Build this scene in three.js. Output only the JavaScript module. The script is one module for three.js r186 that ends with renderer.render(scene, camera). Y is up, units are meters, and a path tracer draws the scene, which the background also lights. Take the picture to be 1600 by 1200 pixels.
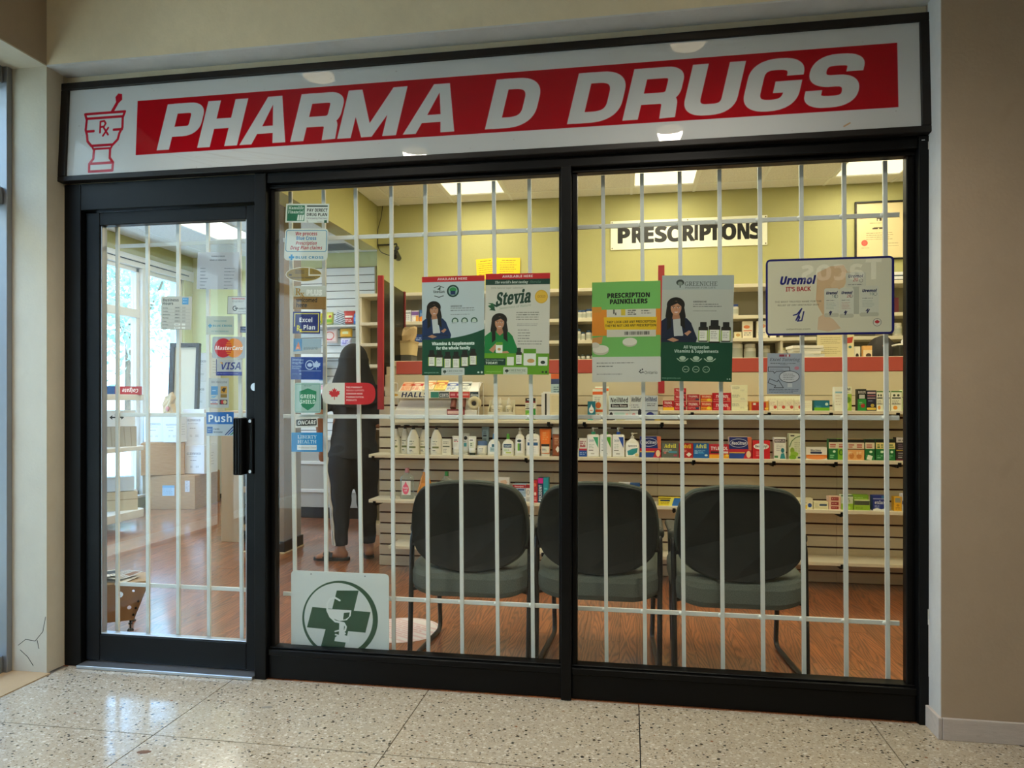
import * as THREE from 'three';
import { RoundedBoxGeometry } from 'three/addons/geometries/RoundedBoxGeometry.js';
import { FontLoader } from 'three/addons/loaders/FontLoader.js';
import { TextGeometry } from 'three/addons/geometries/TextGeometry.js';
import { RectAreaLightUniformsLib } from 'three/addons/lights/RectAreaLightUniformsLib.js';
import { mergeGeometries, toCreasedNormals, mergeVertices } from 'three/addons/utils/BufferGeometryUtils.js';
import { ImprovedNoise } from 'three/addons/math/ImprovedNoise.js';

// ---------------------------------------------------------------- camera, sky, exposure
const scene = new THREE.Scene();
const F = 1110, YAW = 9.39 * Math.PI / 180;                       // focal length in pixels of the 1600 x 1200 frame
const camera = new THREE.PerspectiveCamera(2 * Math.atan(600 / F) * 180 / Math.PI, 1600 / 1200, 0.05, 200);
camera.position.set(0, 1.25, 2.98);
camera.rotation.set(0, YAW, 0);
camera.setViewOffset(1600, 1200, 0, -28, 1600, 1200);             // rising front: the verticals stay vertical
const renderer = new THREE.WebGLRenderer();
renderer.toneMapping = THREE.LinearToneMapping;
renderer.toneMappingExposure = 1.08;
renderer.shadowMap.enabled = true;
const SKY = 8.5;                                                  // bright hazy sky
{
  const w = 64, h = 32, d = new Float32Array(w * h * 4);
  for (let y = 0; y < h; y++) for (let x = 0; x < w; x++) {
    const e = (y + 0.5) / h * 2 - 1, k = Math.max(0, e), i = (y * w + x) * 4;   // e = -1 straight down, 1 straight up
    const c = e < 0 ? [0.5, 0.5, 0.46] : [0.64 - 0.3 * k, 0.86 - 0.24 * k, 1.25];
    d[i] = c[0]; d[i + 1] = c[1]; d[i + 2] = c[2]; d[i + 3] = 1;
  }
  const t = new THREE.DataTexture(d, w, h, THREE.RGBAFormat, THREE.FloatType);
  t.mapping = THREE.EquirectangularReflectionMapping; t.magFilter = THREE.LinearFilter; t.wrapS = THREE.RepeatWrapping; t.needsUpdate = true;
  scene.background = t; scene.backgroundIntensity = SKY;
  scene.environment = t; scene.environmentIntensity = SKY;
}
{ const sun = new THREE.DirectionalLight(new THREE.Color().setRGB(1, 0.95, 0.86), 13); sun.position.set(14, 20, 8); sun.target.position.set(-12, 0, -8); sun.castShadow = true; sun.shadow.radius = 1; Object.assign(sun.shadow.camera, { left: -30, right: 30, top: 30, bottom: -30, near: 1, far: 90 }); sun.shadow.mapSize.set(4096, 4096); scene.add(sun, sun.target); }   // high sun on the far side of the building: it lights the trees the windows look at
const TROFFER = 10.5, TROFFER_GLOW = 1.15;                          // radiance of the fluorescent panels' light and of their diffusers
const DOWN = 5.6;                                                 // recessed hall downlights

// ---------------------------------------------------------------- helpers
const V = (x, y, z) => new THREE.Vector3(x, y, z);
let seed = 7;
const rnd = () => (seed = (seed * 16807) % 2147483647) / 2147483647;
const rr = (a, b) => a + (b - a) * rnd();
const used = {};
function numbered(n) { const k = used[n] = (used[n] ?? -1) + 1; return k ? n + '_' + String(k).padStart(3, '0') : n; }
function mesh(name, geo, mat, parent) {
  const m = new THREE.Mesh(Array.isArray(geo) ? mg(geo) : geo, mat);
  m.name = parent ? name : numbered(name); m.castShadow = m.receiveShadow = true;
  (parent ?? scene).add(m); return m;
}
function mg(list) {
  list = list.flat().map((g) => (g.index ? g.toNonIndexed() : g));
  if (list.length === 1) return list[0];
  for (const g of list) for (const k of Object.keys(g.attributes)) if (!['position', 'normal', 'uv'].includes(k)) g.deleteAttribute(k);
  return mergeGeometries(list);
}
function tag(o, label, category, group) { Object.assign(o.userData, { label, category }); if (group) o.userData.group = group; return o; }
function thing(name, label, category, p = [0, 0, 0], ry = 0, group) {
  const g = new THREE.Group(); g.name = numbered(name); g.position.set(...p); g.rotation.y = ry; scene.add(g);
  return tag(g, label, category, group);
}
function struct(name, geo, mat, parent) { const m = mesh(name, geo, mat, parent); if (!parent) m.userData.kind = 'structure'; return m; }
function structGroup(name) { const g = new THREE.Group(); g.name = numbered(name); g.userData.kind = 'structure'; scene.add(g); return g; }
const solo = (name, geo, mat, label, category, group) => tag(mesh(name, geo, mat), label, category, group);
const box = (w, h, d, x = 0, y = 0, z = 0) => new THREE.BoxGeometry(w, h, d).translate(x, y, z);
const span = (x0, x1, y0, y1, z0, z1) => box(x1 - x0, y1 - y0, z1 - z0, (x0 + x1) / 2, (y0 + y1) / 2, (z0 + z1) / 2);
const rbox = (w, h, d, r, x = 0, y = 0, z = 0, s = 2) => new RoundedBoxGeometry(w, h, d, s, Math.min(r, w / 2.01, h / 2.01, d / 2.01)).translate(x, y, z);
const rspan = (x0, x1, y0, y1, z0, z1, r = 0.004) => rbox(x1 - x0, y1 - y0, z1 - z0, r, (x0 + x1) / 2, (y0 + y1) / 2, (z0 + z1) / 2, 1);
const cyl = (r0, r1, h, x = 0, y = 0, z = 0, n = 20) => new THREE.CylinderGeometry(r1, r0, h, n).translate(x, y + h / 2, z);
const lathe = (pts, n = 24) => new THREE.LatheGeometry(pts.map((p) => new THREE.Vector2(...p)), n);
const tube = (pts, r, n = 8, seg, closed = false) => new THREE.TubeGeometry(new THREE.CatmullRomCurve3(pts.map((p) => V(...p)), closed, 'catmullrom', 0.4), seg ?? pts.length * 6, r, n, closed);
function path(pts, r, n = 8, rad = 0.03, closed = false) {            // straight runs joined by round bends
  const P = pts.map((p) => V(...p)), c = new THREE.CurvePath(), N = P.length, first = closed ? 0 : 1, last = closed ? N : N - 1;
  let at = closed ? P[0].clone().lerp(P[N - 1], Math.min(0.5, rad / P[0].distanceTo(P[N - 1]))) : P[0];
  if (closed) at = P[0].clone().lerp(P[N - 1], rad / P[0].distanceTo(P[N - 1]));
  const start = at.clone();
  for (let i = closed ? 0 : first; i < last; i++) {
    const a = P[(i - 1 + N) % N], b = P[i], d = P[(i + 1) % N];
    const p0 = b.clone().lerp(a, Math.min(0.49, rad / b.distanceTo(a))), p1 = b.clone().lerp(d, Math.min(0.49, rad / b.distanceTo(d)));
    if (p0.distanceTo(at) > 1e-5) c.add(new THREE.LineCurve3(at.clone(), p0));
    c.add(new THREE.QuadraticBezierCurve3(p0, b.clone(), p1)); at = p1;
  }
  c.add(new THREE.LineCurve3(at.clone(), closed ? start : P[N - 1]));
  const out = []; for (const k of c.curves) { const q = k instanceof THREE.LineCurve3 ? 2 : 6; for (let i = 0; i < q; i++) out.push(k.getPoint(i / q)); }
  if (!closed) out.push(P[N - 1].clone());
  const poly = new THREE.CurvePath(); for (let i = 0; i < out.length - 1; i++) if (out[i].distanceTo(out[i + 1]) > 1e-5) poly.add(new THREE.LineCurve3(out[i], out[i + 1]));
  if (closed) poly.add(new THREE.LineCurve3(out[out.length - 1], out[0]));
  return new THREE.TubeGeometry(poly, Math.max(8, out.length * 2), r, n, closed);
}
function extr(shape, depth, bevel = 0.003, curve = 10) {
  return new THREE.ExtrudeGeometry(shape, { depth, bevelEnabled: bevel > 0, bevelSize: bevel, bevelThickness: bevel, bevelSegments: 2, curveSegments: curve });
}
const poly = (pts) => { const s = new THREE.Shape(); pts.forEach((p, i) => (i ? s.lineTo(...p) : s.moveTo(...p))); s.closePath(); return s; };
function rrect(x0, y0, x1, y1, r) {
  const s = new THREE.Shape(); s.moveTo(x0 + r, y0); s.lineTo(x1 - r, y0); s.quadraticCurveTo(x1, y0, x1, y0 + r); s.lineTo(x1, y1 - r); s.quadraticCurveTo(x1, y1, x1 - r, y1);
  s.lineTo(x0 + r, y1); s.quadraticCurveTo(x0, y1, x0, y1 - r); s.lineTo(x0, y0 + r); s.quadraticCurveTo(x0, y0, x0 + r, y0); return s;
}
function boxUV(g, scale = 1, ox = 0, oy = 0) {                        // uv in metres from the face's main axis
  if (g.index) g = g.toNonIndexed();
  const p = g.attributes.position, n = g.attributes.normal, uv = new Float32Array(p.count * 2);
  for (let i = 0; i < p.count; i++) {
    const ax = Math.abs(n.getX(i)), ay = Math.abs(n.getY(i)), az = Math.abs(n.getZ(i));
    const [u, v] = ay >= ax && ay >= az ? [p.getX(i), p.getZ(i)] : ax >= az ? [p.getZ(i), p.getY(i)] : [p.getX(i), p.getY(i)];
    uv[i * 2] = u * scale + ox; uv[i * 2 + 1] = v * scale + oy;
  }
  g.setAttribute('uv', new THREE.BufferAttribute(uv, 2)); return g;
}

// ---------------------------------------------------------------- procedural textures
const noise = new ImprovedNoise();
const fbm = (x, y, z, o = 4) => { let s = 0, a = 0.5; for (let i = 0; i < o; i++) { s += a * noise.noise(x, y, z + i * 7.3); x *= 2.03; y *= 2.03; a *= 0.5; } return s; };
function tex(w, h, fn, srgb = true) {
  const d = new Uint8Array(w * h * 4);
  for (let y = 0; y < h; y++) for (let x = 0; x < w; x++) { const c = fn(x, y), i = (y * w + x) * 4; d[i] = c[0]; d[i + 1] = c[1]; d[i + 2] = c[2]; d[i + 3] = 255; }
  const t = new THREE.DataTexture(d, w, h); t.wrapS = t.wrapT = THREE.RepeatWrapping; t.magFilter = THREE.LinearFilter; if (srgb) t.colorSpace = THREE.SRGBColorSpace; t.needsUpdate = true; return t;
}
const rep = (t, sx, sy = sx) => { t.repeat.set(sx, sy); return t; };
const clamp = (v, a = 0, b = 1) => Math.min(b, Math.max(a, v));
const mixc = (a, b, k) => a.map((v, i) => v + (b[i] - v) * k);
function std(color, roughness = 0.6, o = {}) { return new THREE.MeshStandardMaterial({ color, roughness, ...o }); }
function phys(color, roughness, o = {}) { return new THREE.MeshPhysicalMaterial({ color, roughness, ...o }); }

// tileable value: blends two shifted copies at the seams
const tileN = (x, y, W, H, f) => { const u = x / W, v = y / H; const k = (t) => clamp((t - 0.85) / 0.15); const a = f(x, y), b = k(u) ? f(x - W, y) : a, c = k(v) ? f(x, y - H) : a, d = k(u) && k(v) ? f(x - W, y - H) : k(u) ? b : c;
  const p = a + (b - a) * k(u), q = c + (d - c) * k(u); return p + (q - p) * k(v); };

// terrazzo: cream matrix, brown and grey chips, sparse black ones (texture covers 1.1 m)
const TZ = 1536;
const terrazzoTex = (() => {
  const c = document.createElement('canvas'); c.width = c.height = TZ; const g = c.getContext('2d');
  g.fillStyle = '#aba08d'; g.fillRect(0, 0, TZ, TZ);
  const chip = (n, r0, r1, cols, al) => { for (let i = 0; i < n; i++) {
    const r = rr(r0, r1), x = rnd() * TZ, y = rnd() * TZ, col = cols[Math.floor(rnd() * cols.length)], k = 5 + Math.floor(rnd() * 3), a0 = rnd() * 6.28, el = rr(0.55, 1);
    const pts = []; for (let j = 0; j < k; j++) { const a = a0 + j / k * 6.283; const q = r * rr(0.65, 1.15); pts.push([Math.cos(a) * q, Math.sin(a) * q * el]); }
    g.fillStyle = col; g.globalAlpha = al * rr(0.7, 1);
    for (const dx of x < r1 ? [0, TZ] : x > TZ - r1 ? [0, -TZ] : [0]) for (const dy of y < r1 ? [0, TZ] : y > TZ - r1 ? [0, -TZ] : [0]) {
      g.beginPath(); pts.forEach((p, j) => (j ? g.lineTo(x + dx + p[0], y + dy + p[1]) : g.moveTo(x + dx + p[0], y + dy + p[1]))); g.closePath(); g.fill();
    } } };
  chip(9000, 3, 11, ['#cac1b0', '#bfb29c', '#d6cdbd', '#a99b84', '#b9ad97', '#c3b8a6'], 0.8);
  chip(5200, 1.5, 5, ['#857050', '#917c5e', '#776243', '#7e6b50', '#8d7a60'], 0.8);
  chip(2600, 2, 6, ['#6b5a42', '#75634a', '#5d5040'], 0.75);
  chip(700, 4.5, 10, ['#1f1b18', '#2a2520', '#191614', '#302a24'], 0.95);
  chip(1300, 1.2, 3.6, ['#1f1b18', '#2a2520', '#3a3028'], 0.9);
  chip(120, 4, 9, ['#7c4a2c', '#8a5c3a', '#e3dccd'], 0.8);
  g.globalAlpha = 1;
  const t = new THREE.CanvasTexture(c); t.colorSpace = THREE.SRGBColorSpace; t.wrapS = t.wrapT = THREE.RepeatWrapping; return rep(t, 1 / 1.1);
})();
const terrazzoRough = rep(tex(256, 256, (x, y) => { const v = 60 + 90 * (tileN(x, y, 256, 256, (a, b) => fbm(a / 22, b / 22, 3)) + 0.25); return [0, clamp(v, 30, 150), 0]; }, false), 1 / 1.1);
// worn plaster: faint roller texture, a few scuffs
const plasterTex = (base, spot, amp, n) => rep(tex(512, 512, (x, y) => {
  const a = tileN(x, y, 512, 512, (p, q) => fbm(p / 90, q / 90, n) * 0.8 + fbm(p / 14, q / 22, n + 5) * 0.35), b = tileN(x, y, 512, 512, (p, q) => fbm(p / 40, q / 55, n + 20, 5));
  return mixc(mixc(base, spot, clamp(b * 2.4 - 0.55)), base.map((v) => v * (1 + amp * a)), 0.65);
}), 1 / 1.3);
const plasterBump = rep(tex(512, 512, (x, y) => { const v = 128 + 90 * tileN(x, y, 512, 512, (p, q) => fbm(p / 7, q / 9, 2, 3) + 0.9 * fbm(p / 60, q / 60, 9, 3)); return [v, v, v]; }, false), 1 / 0.8);
const plaster = (base, spot, amp, n) => new THREE.MeshStandardMaterial({ map: plasterTex(base, spot, amp, n), bumpMap: plasterBump, bumpScale: 0.0012, roughness: 0.72 });
// oak laminate: long cathedral grain running along v; 0.8 m x 1.6 m
const OW = 768, OH = 1024;
const oakTex = (tone) => rep(tex(OW, OH, (x, y) => {
  const f = (p, q) => { const u = p / OW * 8.4, v = q / OH * 1.6; const strip = Math.floor(u), w = u - strip - 0.5; const wob = fbm(w * 1.1 + strip * 9.1, v * 1.1 + strip * 3.7, tone, 2) + 0.12 * fbm(w * 3 + strip, v * 5, tone + 3, 2);
    return { w, wob, strip, v }; };
  const a = f(x, y), r = Math.abs(a.w) * 1.0 + a.wob * 0.9 + Math.pow((((a.v * 0.62 + a.strip * 0.37) % 1) + 1) % 1 - 0.5, 2) * 2.2;
  const ring = Math.pow(0.5 + 0.5 * Math.sin(r * 34 + a.strip * 2), 2.2), fine = fbm(x / 2.4, y / 95, 4 + tone, 3), big = fbm(x / 80, y / 260, 8, 2);
  let k = clamp(0.2 + ring * 0.5 + fine * 0.75 + big * 0.4);
  return mixc([184, 112, 64], [86, 45, 24], k).map((v) => v * (0.97 + 0.05 * ((a.strip * 7 + tone) % 3)));
}), 1 / 0.8, 1 / 1.6);
const oakMats = [0, 1].map((t) => new THREE.MeshPhysicalMaterial({ map: oakTex(t), roughness: 0.3, specularIntensity: 1, clearcoat: 1, clearcoatRoughness: 0.12 }));
const speckle = (c0, c1, s, n) => rep(tex(256, 256, (x, y) => mixc(c0, c1, clamp(0.5 + 1.3 * tileN(x, y, 256, 256, (p, q) => noise.noise(p / s, q / s, n) * 0.8 + noise.noise(p / (s * 3), q / (s * 3), n + 4) * 0.5)))), 1 / 0.14);
const ceilTileMat = new THREE.MeshStandardMaterial({ map: rep(tex(256, 256, (x, y) => { const h = Math.abs(Math.sin(x * 127.1 + y * 311.7) * 43758.5) % 1; const v = 222 + 10 * noise.noise(x / 9, y / 9, 1) - (h > 0.965 ? 60 : 0); return [v, v * 0.985, v * 0.95]; }), 1 / 0.5), roughness: 0.95 });

const MAT = {
  beige: plaster([224, 210, 178], [200, 184, 150], 0.10, 1), soffit: plaster([206, 206, 204], [176, 174, 170], 0.12, 31), taupe: plaster([172, 153, 130], [154, 132, 108], 0.07, 61), brownWall: plaster([158, 140, 116], [140, 122, 98], 0.06, 91),
  pier: plaster([196, 188, 168], [168, 156, 130], 0.10, 121),
  black: phys('#060708', 0.42, { specularIntensity: 0.42 }), blackDoor: phys('#080a0d', 0.42, { specularIntensity: 0.42 }), bronze: phys('#161210', 0.48, { specularIntensity: 0.7 }), grey: std('#8f9296', 0.4, { metalness: 0.6 }), alu: std('#b9bcc0', 0.32, { metalness: 0.85 }), darkGap: std('#15110e', 0.9),
  glass: phys('#f4f8f6', 0.0, { transmission: 1, thickness: 0, ior: 1.5 }), extGlass: phys('#e2f0f4', 0.0, { transmission: 1, thickness: 0, ior: 1.45 }),
  barPaint: std('#dcdedb', 0.42), whitePaint: std('#e2e1dc', 0.45), whitePlastic: std('#eceae4', 0.35), cream: std('#dccfb0', 0.55), slat: new THREE.MeshStandardMaterial({ map: rep(tex(128, 128, (x, y) => { const k = tileN(x, y, 128, 128, (p, q) => fbm(p / 40, q / 3, 2, 3)); return [222 + 9 * k, 208 + 9 * k, 180 + 9 * k]; }), 1 / 0.5), roughness: 0.5 }),
  shelfBoard: std('#e6dcc2', 0.42), red: std('#b03038', 0.45), redBand: std('#c4564a', 0.45), smoked: phys('#0d110e', 0.25, { specularIntensity: 0.5 }), yellowWall: plaster([179, 175, 117], [171, 167, 109], 0.04, 151), yellowWhite: plaster([206, 204, 150], [196, 194, 140], 0.04, 171),
  shelfGrey: std('#8f8a78', 0.7), fabricBack: new THREE.MeshStandardMaterial({ map: speckle([17, 20, 18], [34, 38, 35], 2.2, 1), roughness: 0.95 }), fabricSeat: new THREE.MeshStandardMaterial({ map: speckle([70, 76, 70], [108, 114, 104], 2.2, 6), roughness: 0.95 }),
  fabricRim: new THREE.MeshStandardMaterial({ map: speckle([48, 54, 48], [76, 82, 72], 2.2, 9), roughness: 0.95 }), chairSteel: std('#1b1b1b', 0.35, { metalness: 0.3 }), armPad: std('#34362f', 0.6),
  cardboard: new THREE.MeshStandardMaterial({ map: rep(tex(128, 128, (x, y) => mixc([176, 132, 88], [190, 148, 102], clamp(0.5 + tileN(x, y, 128, 128, (p, q) => fbm(p / 30, q / 6, 3))))), 1 / 0.4), roughness: 0.85 }), tapeMat: std('#b88a58', 0.3), tan: std('#b49a78', 0.6), tanLight: std('#c9b08c', 0.55), whiteCarton: std('#e6e6e8', 0.7), taupeCol: std('#8a7866', 0.6), darkBase: std('#2c211b', 0.5),
  brownMetal: std('#93714f', 0.5), darkWood: std('#37291f', 0.5), cloth: std('#34363b', 0.95), paperBag: std('#c9ad84', 0.85), creamCloth: std('#cdb98f', 0.9), leaf: std('#3f6a34', 0.7), skin: std('#a9765a', 0.55), hair: std('#17120f', 0.8),
};
MAT.bar2 = MAT.barPaint;
// ---------------------------------------------------------------- printed matter: atlases of flat print (lettering, labels, posters)
class Atlas {
  constructor(size = 2048) { this.c = document.createElement('canvas'); this.c.width = this.c.height = size; this.n = size; this.g = this.c.getContext('2d'); this.x = this.y = this.row = 0; this.tex = new THREE.CanvasTexture(this.c); this.tex.colorSpace = THREE.SRGBColorSpace; }
  add(w, h, ppm, draw) {                                              // w, h in mm; draw(ctx, w, h) works in mm, y down
    const pw = Math.ceil(w / 1000 * ppm), ph = Math.ceil(h / 1000 * ppm), N = this.n;
    if (this.x + pw + 4 > N) { this.x = 0; this.y += this.row + 4; this.row = 0; }
    if (this.y + ph > N) throw new Error('atlas full');
    const { x, y, g } = this; this.x += pw + 4; this.row = Math.max(this.row, ph);
    g.save(); g.beginPath(); g.rect(x, y, pw, ph); g.clip(); g.translate(x, y); g.scale(pw / w, ph / h); draw(g, w, h); g.restore();
    const e = 0.6; return { u0: (x + e) / N, u1: (x + pw - e) / N, v0: 1 - (y + ph - e) / N, v1: 1 - (y + e) / N };
  }
}
const A1 = new Atlas(), A2 = new Atlas();
const paper1 = phys('#ffffff', 0.75, { map: A1.tex, side: THREE.DoubleSide }), gloss1 = phys('#ffffff', 0.35, { map: A1.tex }), pack = std('#ffffff', 0.5, { map: A2.tex });
const R = (g, x, y, w, h, c, r = 0) => { g.fillStyle = c; if (r) { g.beginPath(); g.roundRect(x, y, w, h, r); g.fill(); } else g.fillRect(x, y, w, h); };
const E = (g, x, y, rx, ry, c, rot = 0) => { g.fillStyle = c; g.beginPath(); g.ellipse(x, y, rx, ry ?? rx, rot, 0, 7); g.fill(); };
const O = (g, x, y, rx, ry, c, lw) => { g.strokeStyle = c; g.lineWidth = lw; g.beginPath(); g.ellipse(x, y, rx, ry, 0, 0, 7); g.stroke(); };
const P = (g, pts, c) => { g.fillStyle = c; g.beginPath(); pts.forEach((p, i) => (i ? g.lineTo(...p) : g.moveTo(...p))); g.closePath(); g.fill(); };
const Q = (g, pts, c, lw, closed) => { g.strokeStyle = c; g.lineWidth = lw; g.lineJoin = 'round'; g.lineCap = 'round'; g.beginPath(); pts.forEach((p, i) => (i ? g.lineTo(...p) : g.moveTo(...p))); if (closed) g.closePath(); g.stroke(); };
// text of cap height about 0.72 * s, fitted into width w when given; st: b bold, i italic (sheared), s serif, m mono, c centred, r right
function T(g, str, x, y, s, c, st = '', w = 0) {
  if (str === '℞') { const k = w ? w : s * 0.62; T(g, 'R', x, y, s, c, st, k * 0.6); T(g, 'x', x + k * 0.48, y + s * 0.16, s * 0.78, c, st, k * 0.52); return; }
  g.save(); g.font = (st.includes('b') ? 'bold ' : '') + '100px ' + (st.includes('s') ? 'serif' : st.includes('m') ? 'monospace' : 'sans-serif'); g.fillStyle = c; g.textBaseline = 'alphabetic';
  const n = g.measureText(str).width * s / 100, k = w ? w / n : 1, tw = n * k;
  g.translate(st.includes('c') ? x - tw / 2 : st.includes('r') ? x - tw : x, y); if (st.includes('i')) g.transform(1, 0, -0.22, 1, 0, 0); g.scale(s / 100 * k, s / 100); g.fillText(str, 0, 0); if (st.includes('x')) { g.strokeStyle = c; g.lineWidth = 6; g.lineJoin = 'round'; g.strokeText(str, 0, 0); } g.restore();
}
// lines of print too small to read
function L(g, x, y, w, n, gap, c = '#555', lw = 0.8) { for (let i = 0; i < n; i++) { let p = x; const end = x + w * rr(0.75, 1); g.fillStyle = c; while (p < end) { const q = Math.min(end - p, rr(1.2, 5) * lw * 1.2); g.globalAlpha = rr(0.55, 0.95); g.fillRect(p, y + i * gap, q, lw); p += q + lw * 0.8; } } g.globalAlpha = 1; }
function leafMark(g, x, y, s, c) {                                    // maple leaf
  const h = [[0, -1], [0.16, -0.66], [0.38, -0.78], [0.3, -0.3], [0.56, -0.56], [0.62, -0.4], [0.92, -0.44], [0.8, -0.12], [0.95, -0.02], [0.5, 0.36], [0.55, 0.52], [0.06, 0.46], [0.06, 0.95]];
  P(g, [...h, ...h.slice(1).reverse().map(([a, b]) => [-a, b])].map(([a, b]) => [x + a * s, y + b * s]), c);
}
function lady(g, x, y, s, coat, shirt, hold) {                        // half-length portrait of a smiling woman with long dark hair, s = head height
  const sk = '#b98668', sk2 = '#a87558';
  g.save(); g.translate(x, y); g.scale(s, s);
  P(g, [[-0.55, -0.1], [-0.62, 0.5], [-0.55, 1.15], [0.6, 1.15], [0.62, 0.5], [0.5, -0.15], [0.3, -0.52], [-0.3, -0.52]], '#17130f');   // hair
  E(g, 0, -0.2, 0.55, 0.48, '#17130f');
  P(g, [[-1.05, 0.95], [-0.6, 0.62], [-0.2, 0.55], [0.25, 0.55], [0.7, 0.65], [0.98, 0.95], [1.2, 2.6], [-1.2, 2.6]], coat);
  P(g, [[-1.05, 0.95], [-1.3, 1.7], [-1.05, 2.6], [-0.6, 2.6]], coat); P(g, [[0.95, 0.92], [1.35, 1.9], [1.2, 2.5], [0.6, 2.6]], coat);
  P(g, [[-0.16, 0.3], [0.2, 0.3], [0.3, 0.7], [0.05, 0.9], [-0.2, 0.66]], sk2);
  if (shirt) P(g, [[-0.16, 0.72], [0.3, 0.66], [0.5, 1.7], [0.3, 2.0], [-0.05, 2.0]], shirt);
  P(g, [[-0.55, -0.1], [-0.5, 1.4], [-0.25, 1.2], [-0.28, 0.2]], '#17130f'); P(g, [[0.5, -0.1], [0.62, 1.35], [0.32, 1.1], [0.28, 0.2]], '#17130f');
  E(g, 0.02, 0.0, 0.33, 0.44, sk); P(g, [[-0.33, -0.1], [-0.2, -0.42], [0.3, -0.42], [0.36, -0.1], [0.1, -0.3]], '#17130f');
  for (const d of [-0.13, 0.16]) { E(g, d, -0.03, 0.06, 0.032, '#fff'); E(g, d, -0.03, 0.032, 0.034, '#1a100a'); Q(g, [[d - 0.08, -0.11], [d + 0.07, -0.12]], '#21150e', 0.03); }
  Q(g, [[0.03, 0.0], [0.06, 0.12], [0.0, 0.13]], '#96644a', 0.025); g.fillStyle = '#fff'; g.beginPath(); g.ellipse(0.03, 0.22, 0.13, 0.07, 0, 0, Math.PI); g.fill(); Q(g, [[-0.11, 0.22], [0.03, 0.25], [0.17, 0.21]], '#8c3f38', 0.025);
  if (hold) { P(g, [[-0.7, 1.9], [-0.25, 1.45], [-0.05, 1.55], [-0.4, 2.1]], sk); P(g, [[0.75, 2.1], [0.2, 2.2], [-0.1, 2.15], [-0.05, 2.05], [0.6, 1.95]], sk); R(g, -0.22, 1.35, 0.48, 0.75, '#e9ebe4', 0.05); R(g, -0.22, 1.35, 0.48, 0.2, '#63a028', 0.05); E(g, 0.02, 1.85, 0.12, 0.09, '#c79a5c'); }
  else { P(g, [[-1.2, 1.9], [0.2, 1.75], [1.3, 1.75], [1.25, 2.2], [-0.9, 2.35]], coat); Q(g, [[-0.95, 1.98], [0.5, 1.86], [1.1, 1.95]], '#0b1626', 0.035); P(g, [[-0.5, 2.0], [-0.15, 1.86], [0.25, 2.02], [-0.1, 2.14]], sk); P(g, [[0.55, 1.6], [0.85, 1.4], [1.0, 1.5], [0.75, 1.75]], sk); }
  g.restore();
}
function vial(g, x, y, w, h, cap = '#181818', lab = '#e6e4da', acc = '#93b040') { R(g, x, y + h * 0.24, w, h * 0.76, '#201d17', w * 0.12); R(g, x + w * 0.16, y, w * 0.68, h * 0.27, cap, w * 0.06); R(g, x, y + h * 0.42, w, h * 0.52, lab); R(g, x, y + h * 0.42, w * 0.1, h * 0.52, acc); R(g, x + w * 0.9, y + h * 0.42, w * 0.1, h * 0.52, acc); L(g, x + w * 0.18, y + h * 0.5, w * 0.6, 4, h * 0.09, '#666', h * 0.025); }
function tree(g, x, y, s, c) { E(g, x, y - s * 0.25, s * 0.5, s * 0.38, c); R(g, x - s * 0.06, y, s * 0.12, s * 0.42, c); }

// a flat printed sheet on the inner or outer face of a pane: position of its centre, size in m; tilt in the plane
function sheetGeo(w, h, uv, seg = 6, warp) {
  const g = new THREE.PlaneGeometry(w, h, seg, seg), a = g.attributes.uv, p = g.attributes.position;
  for (let i = 0; i < a.count; i++) { a.setXY(i, uv.u0 + (uv.u1 - uv.u0) * a.getX(i), uv.v0 + (uv.v1 - uv.v0) * a.getY(i)); if (warp) p.setZ(i, warp(p.getX(i) / w, p.getY(i) / h)); }
  if (warp) g.computeVertexNormals(); return g;
}
function outlineUV(g, w, h, uv) { const p = g.attributes.position, a = g.attributes.uv; for (let i = 0; i < a.count; i++) a.setXY(i, uv.u0 + (uv.u1 - uv.u0) * (p.getX(i) / w + 0.5), uv.v0 + (uv.v1 - uv.v0) * (p.getY(i) / h + 0.5)); return g; }
// ---------------------------------------------------------------- the setting: shop shell
const TROFFERS = [[-1.37, -2.84], [0.295, -2.84], [1.96, -2.84], [-1.37, -0.62], [0.295, -0.62], [1.96, -0.62], [-4.4925, -4.125], [-4.4925, -1.905], [-3.3825, -3.015]];
const CEIL = 3.15, XL = -5.7, XR = 3.0, ZF = -5.6, ZB = -3.62, XB = -2.42;
{ // laminate floor: boards laid front to back
  const f = struct('floor', span(XL - 0.1, XR + 0.1, -0.12, -0.012, ZF - 0.1, 0.02), MAT.darkGap);
  const BW = 0.19, BL = 1.22, geos = [];
  for (let k = 0; k < 14; k++) geos.push(boxUV(box(BW - 0.0012, 0.012, BL - 0.0012, 0, -0.006, 0), 1, k * 0.19, k * 0.37));
  let i = 0;
  for (let x = XL - 0.05; x < XR; x += BW, i++) {
    let z = 0.0 - ((i * 0.47) % 1) * BL;
    for (let j = -1; ; j++) {
      const z1 = Math.min(-0.0, z - j * BL), z0 = Math.max(ZF - 0.05, z - (j + 1) * BL); if (z1 < ZF) break; if (z1 - z0 < 0.02) continue;
      const m = mesh('floor_plank', geos[(i * 5 + j * 3 + 14) % 14], oakMats[(i * 3 + j + 2) % 2], f); m.scale.z = (z1 - z0) / BL; m.position.set(x + BW / 2, 0, (z0 + z1) / 2);
    }
  }
}
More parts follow.
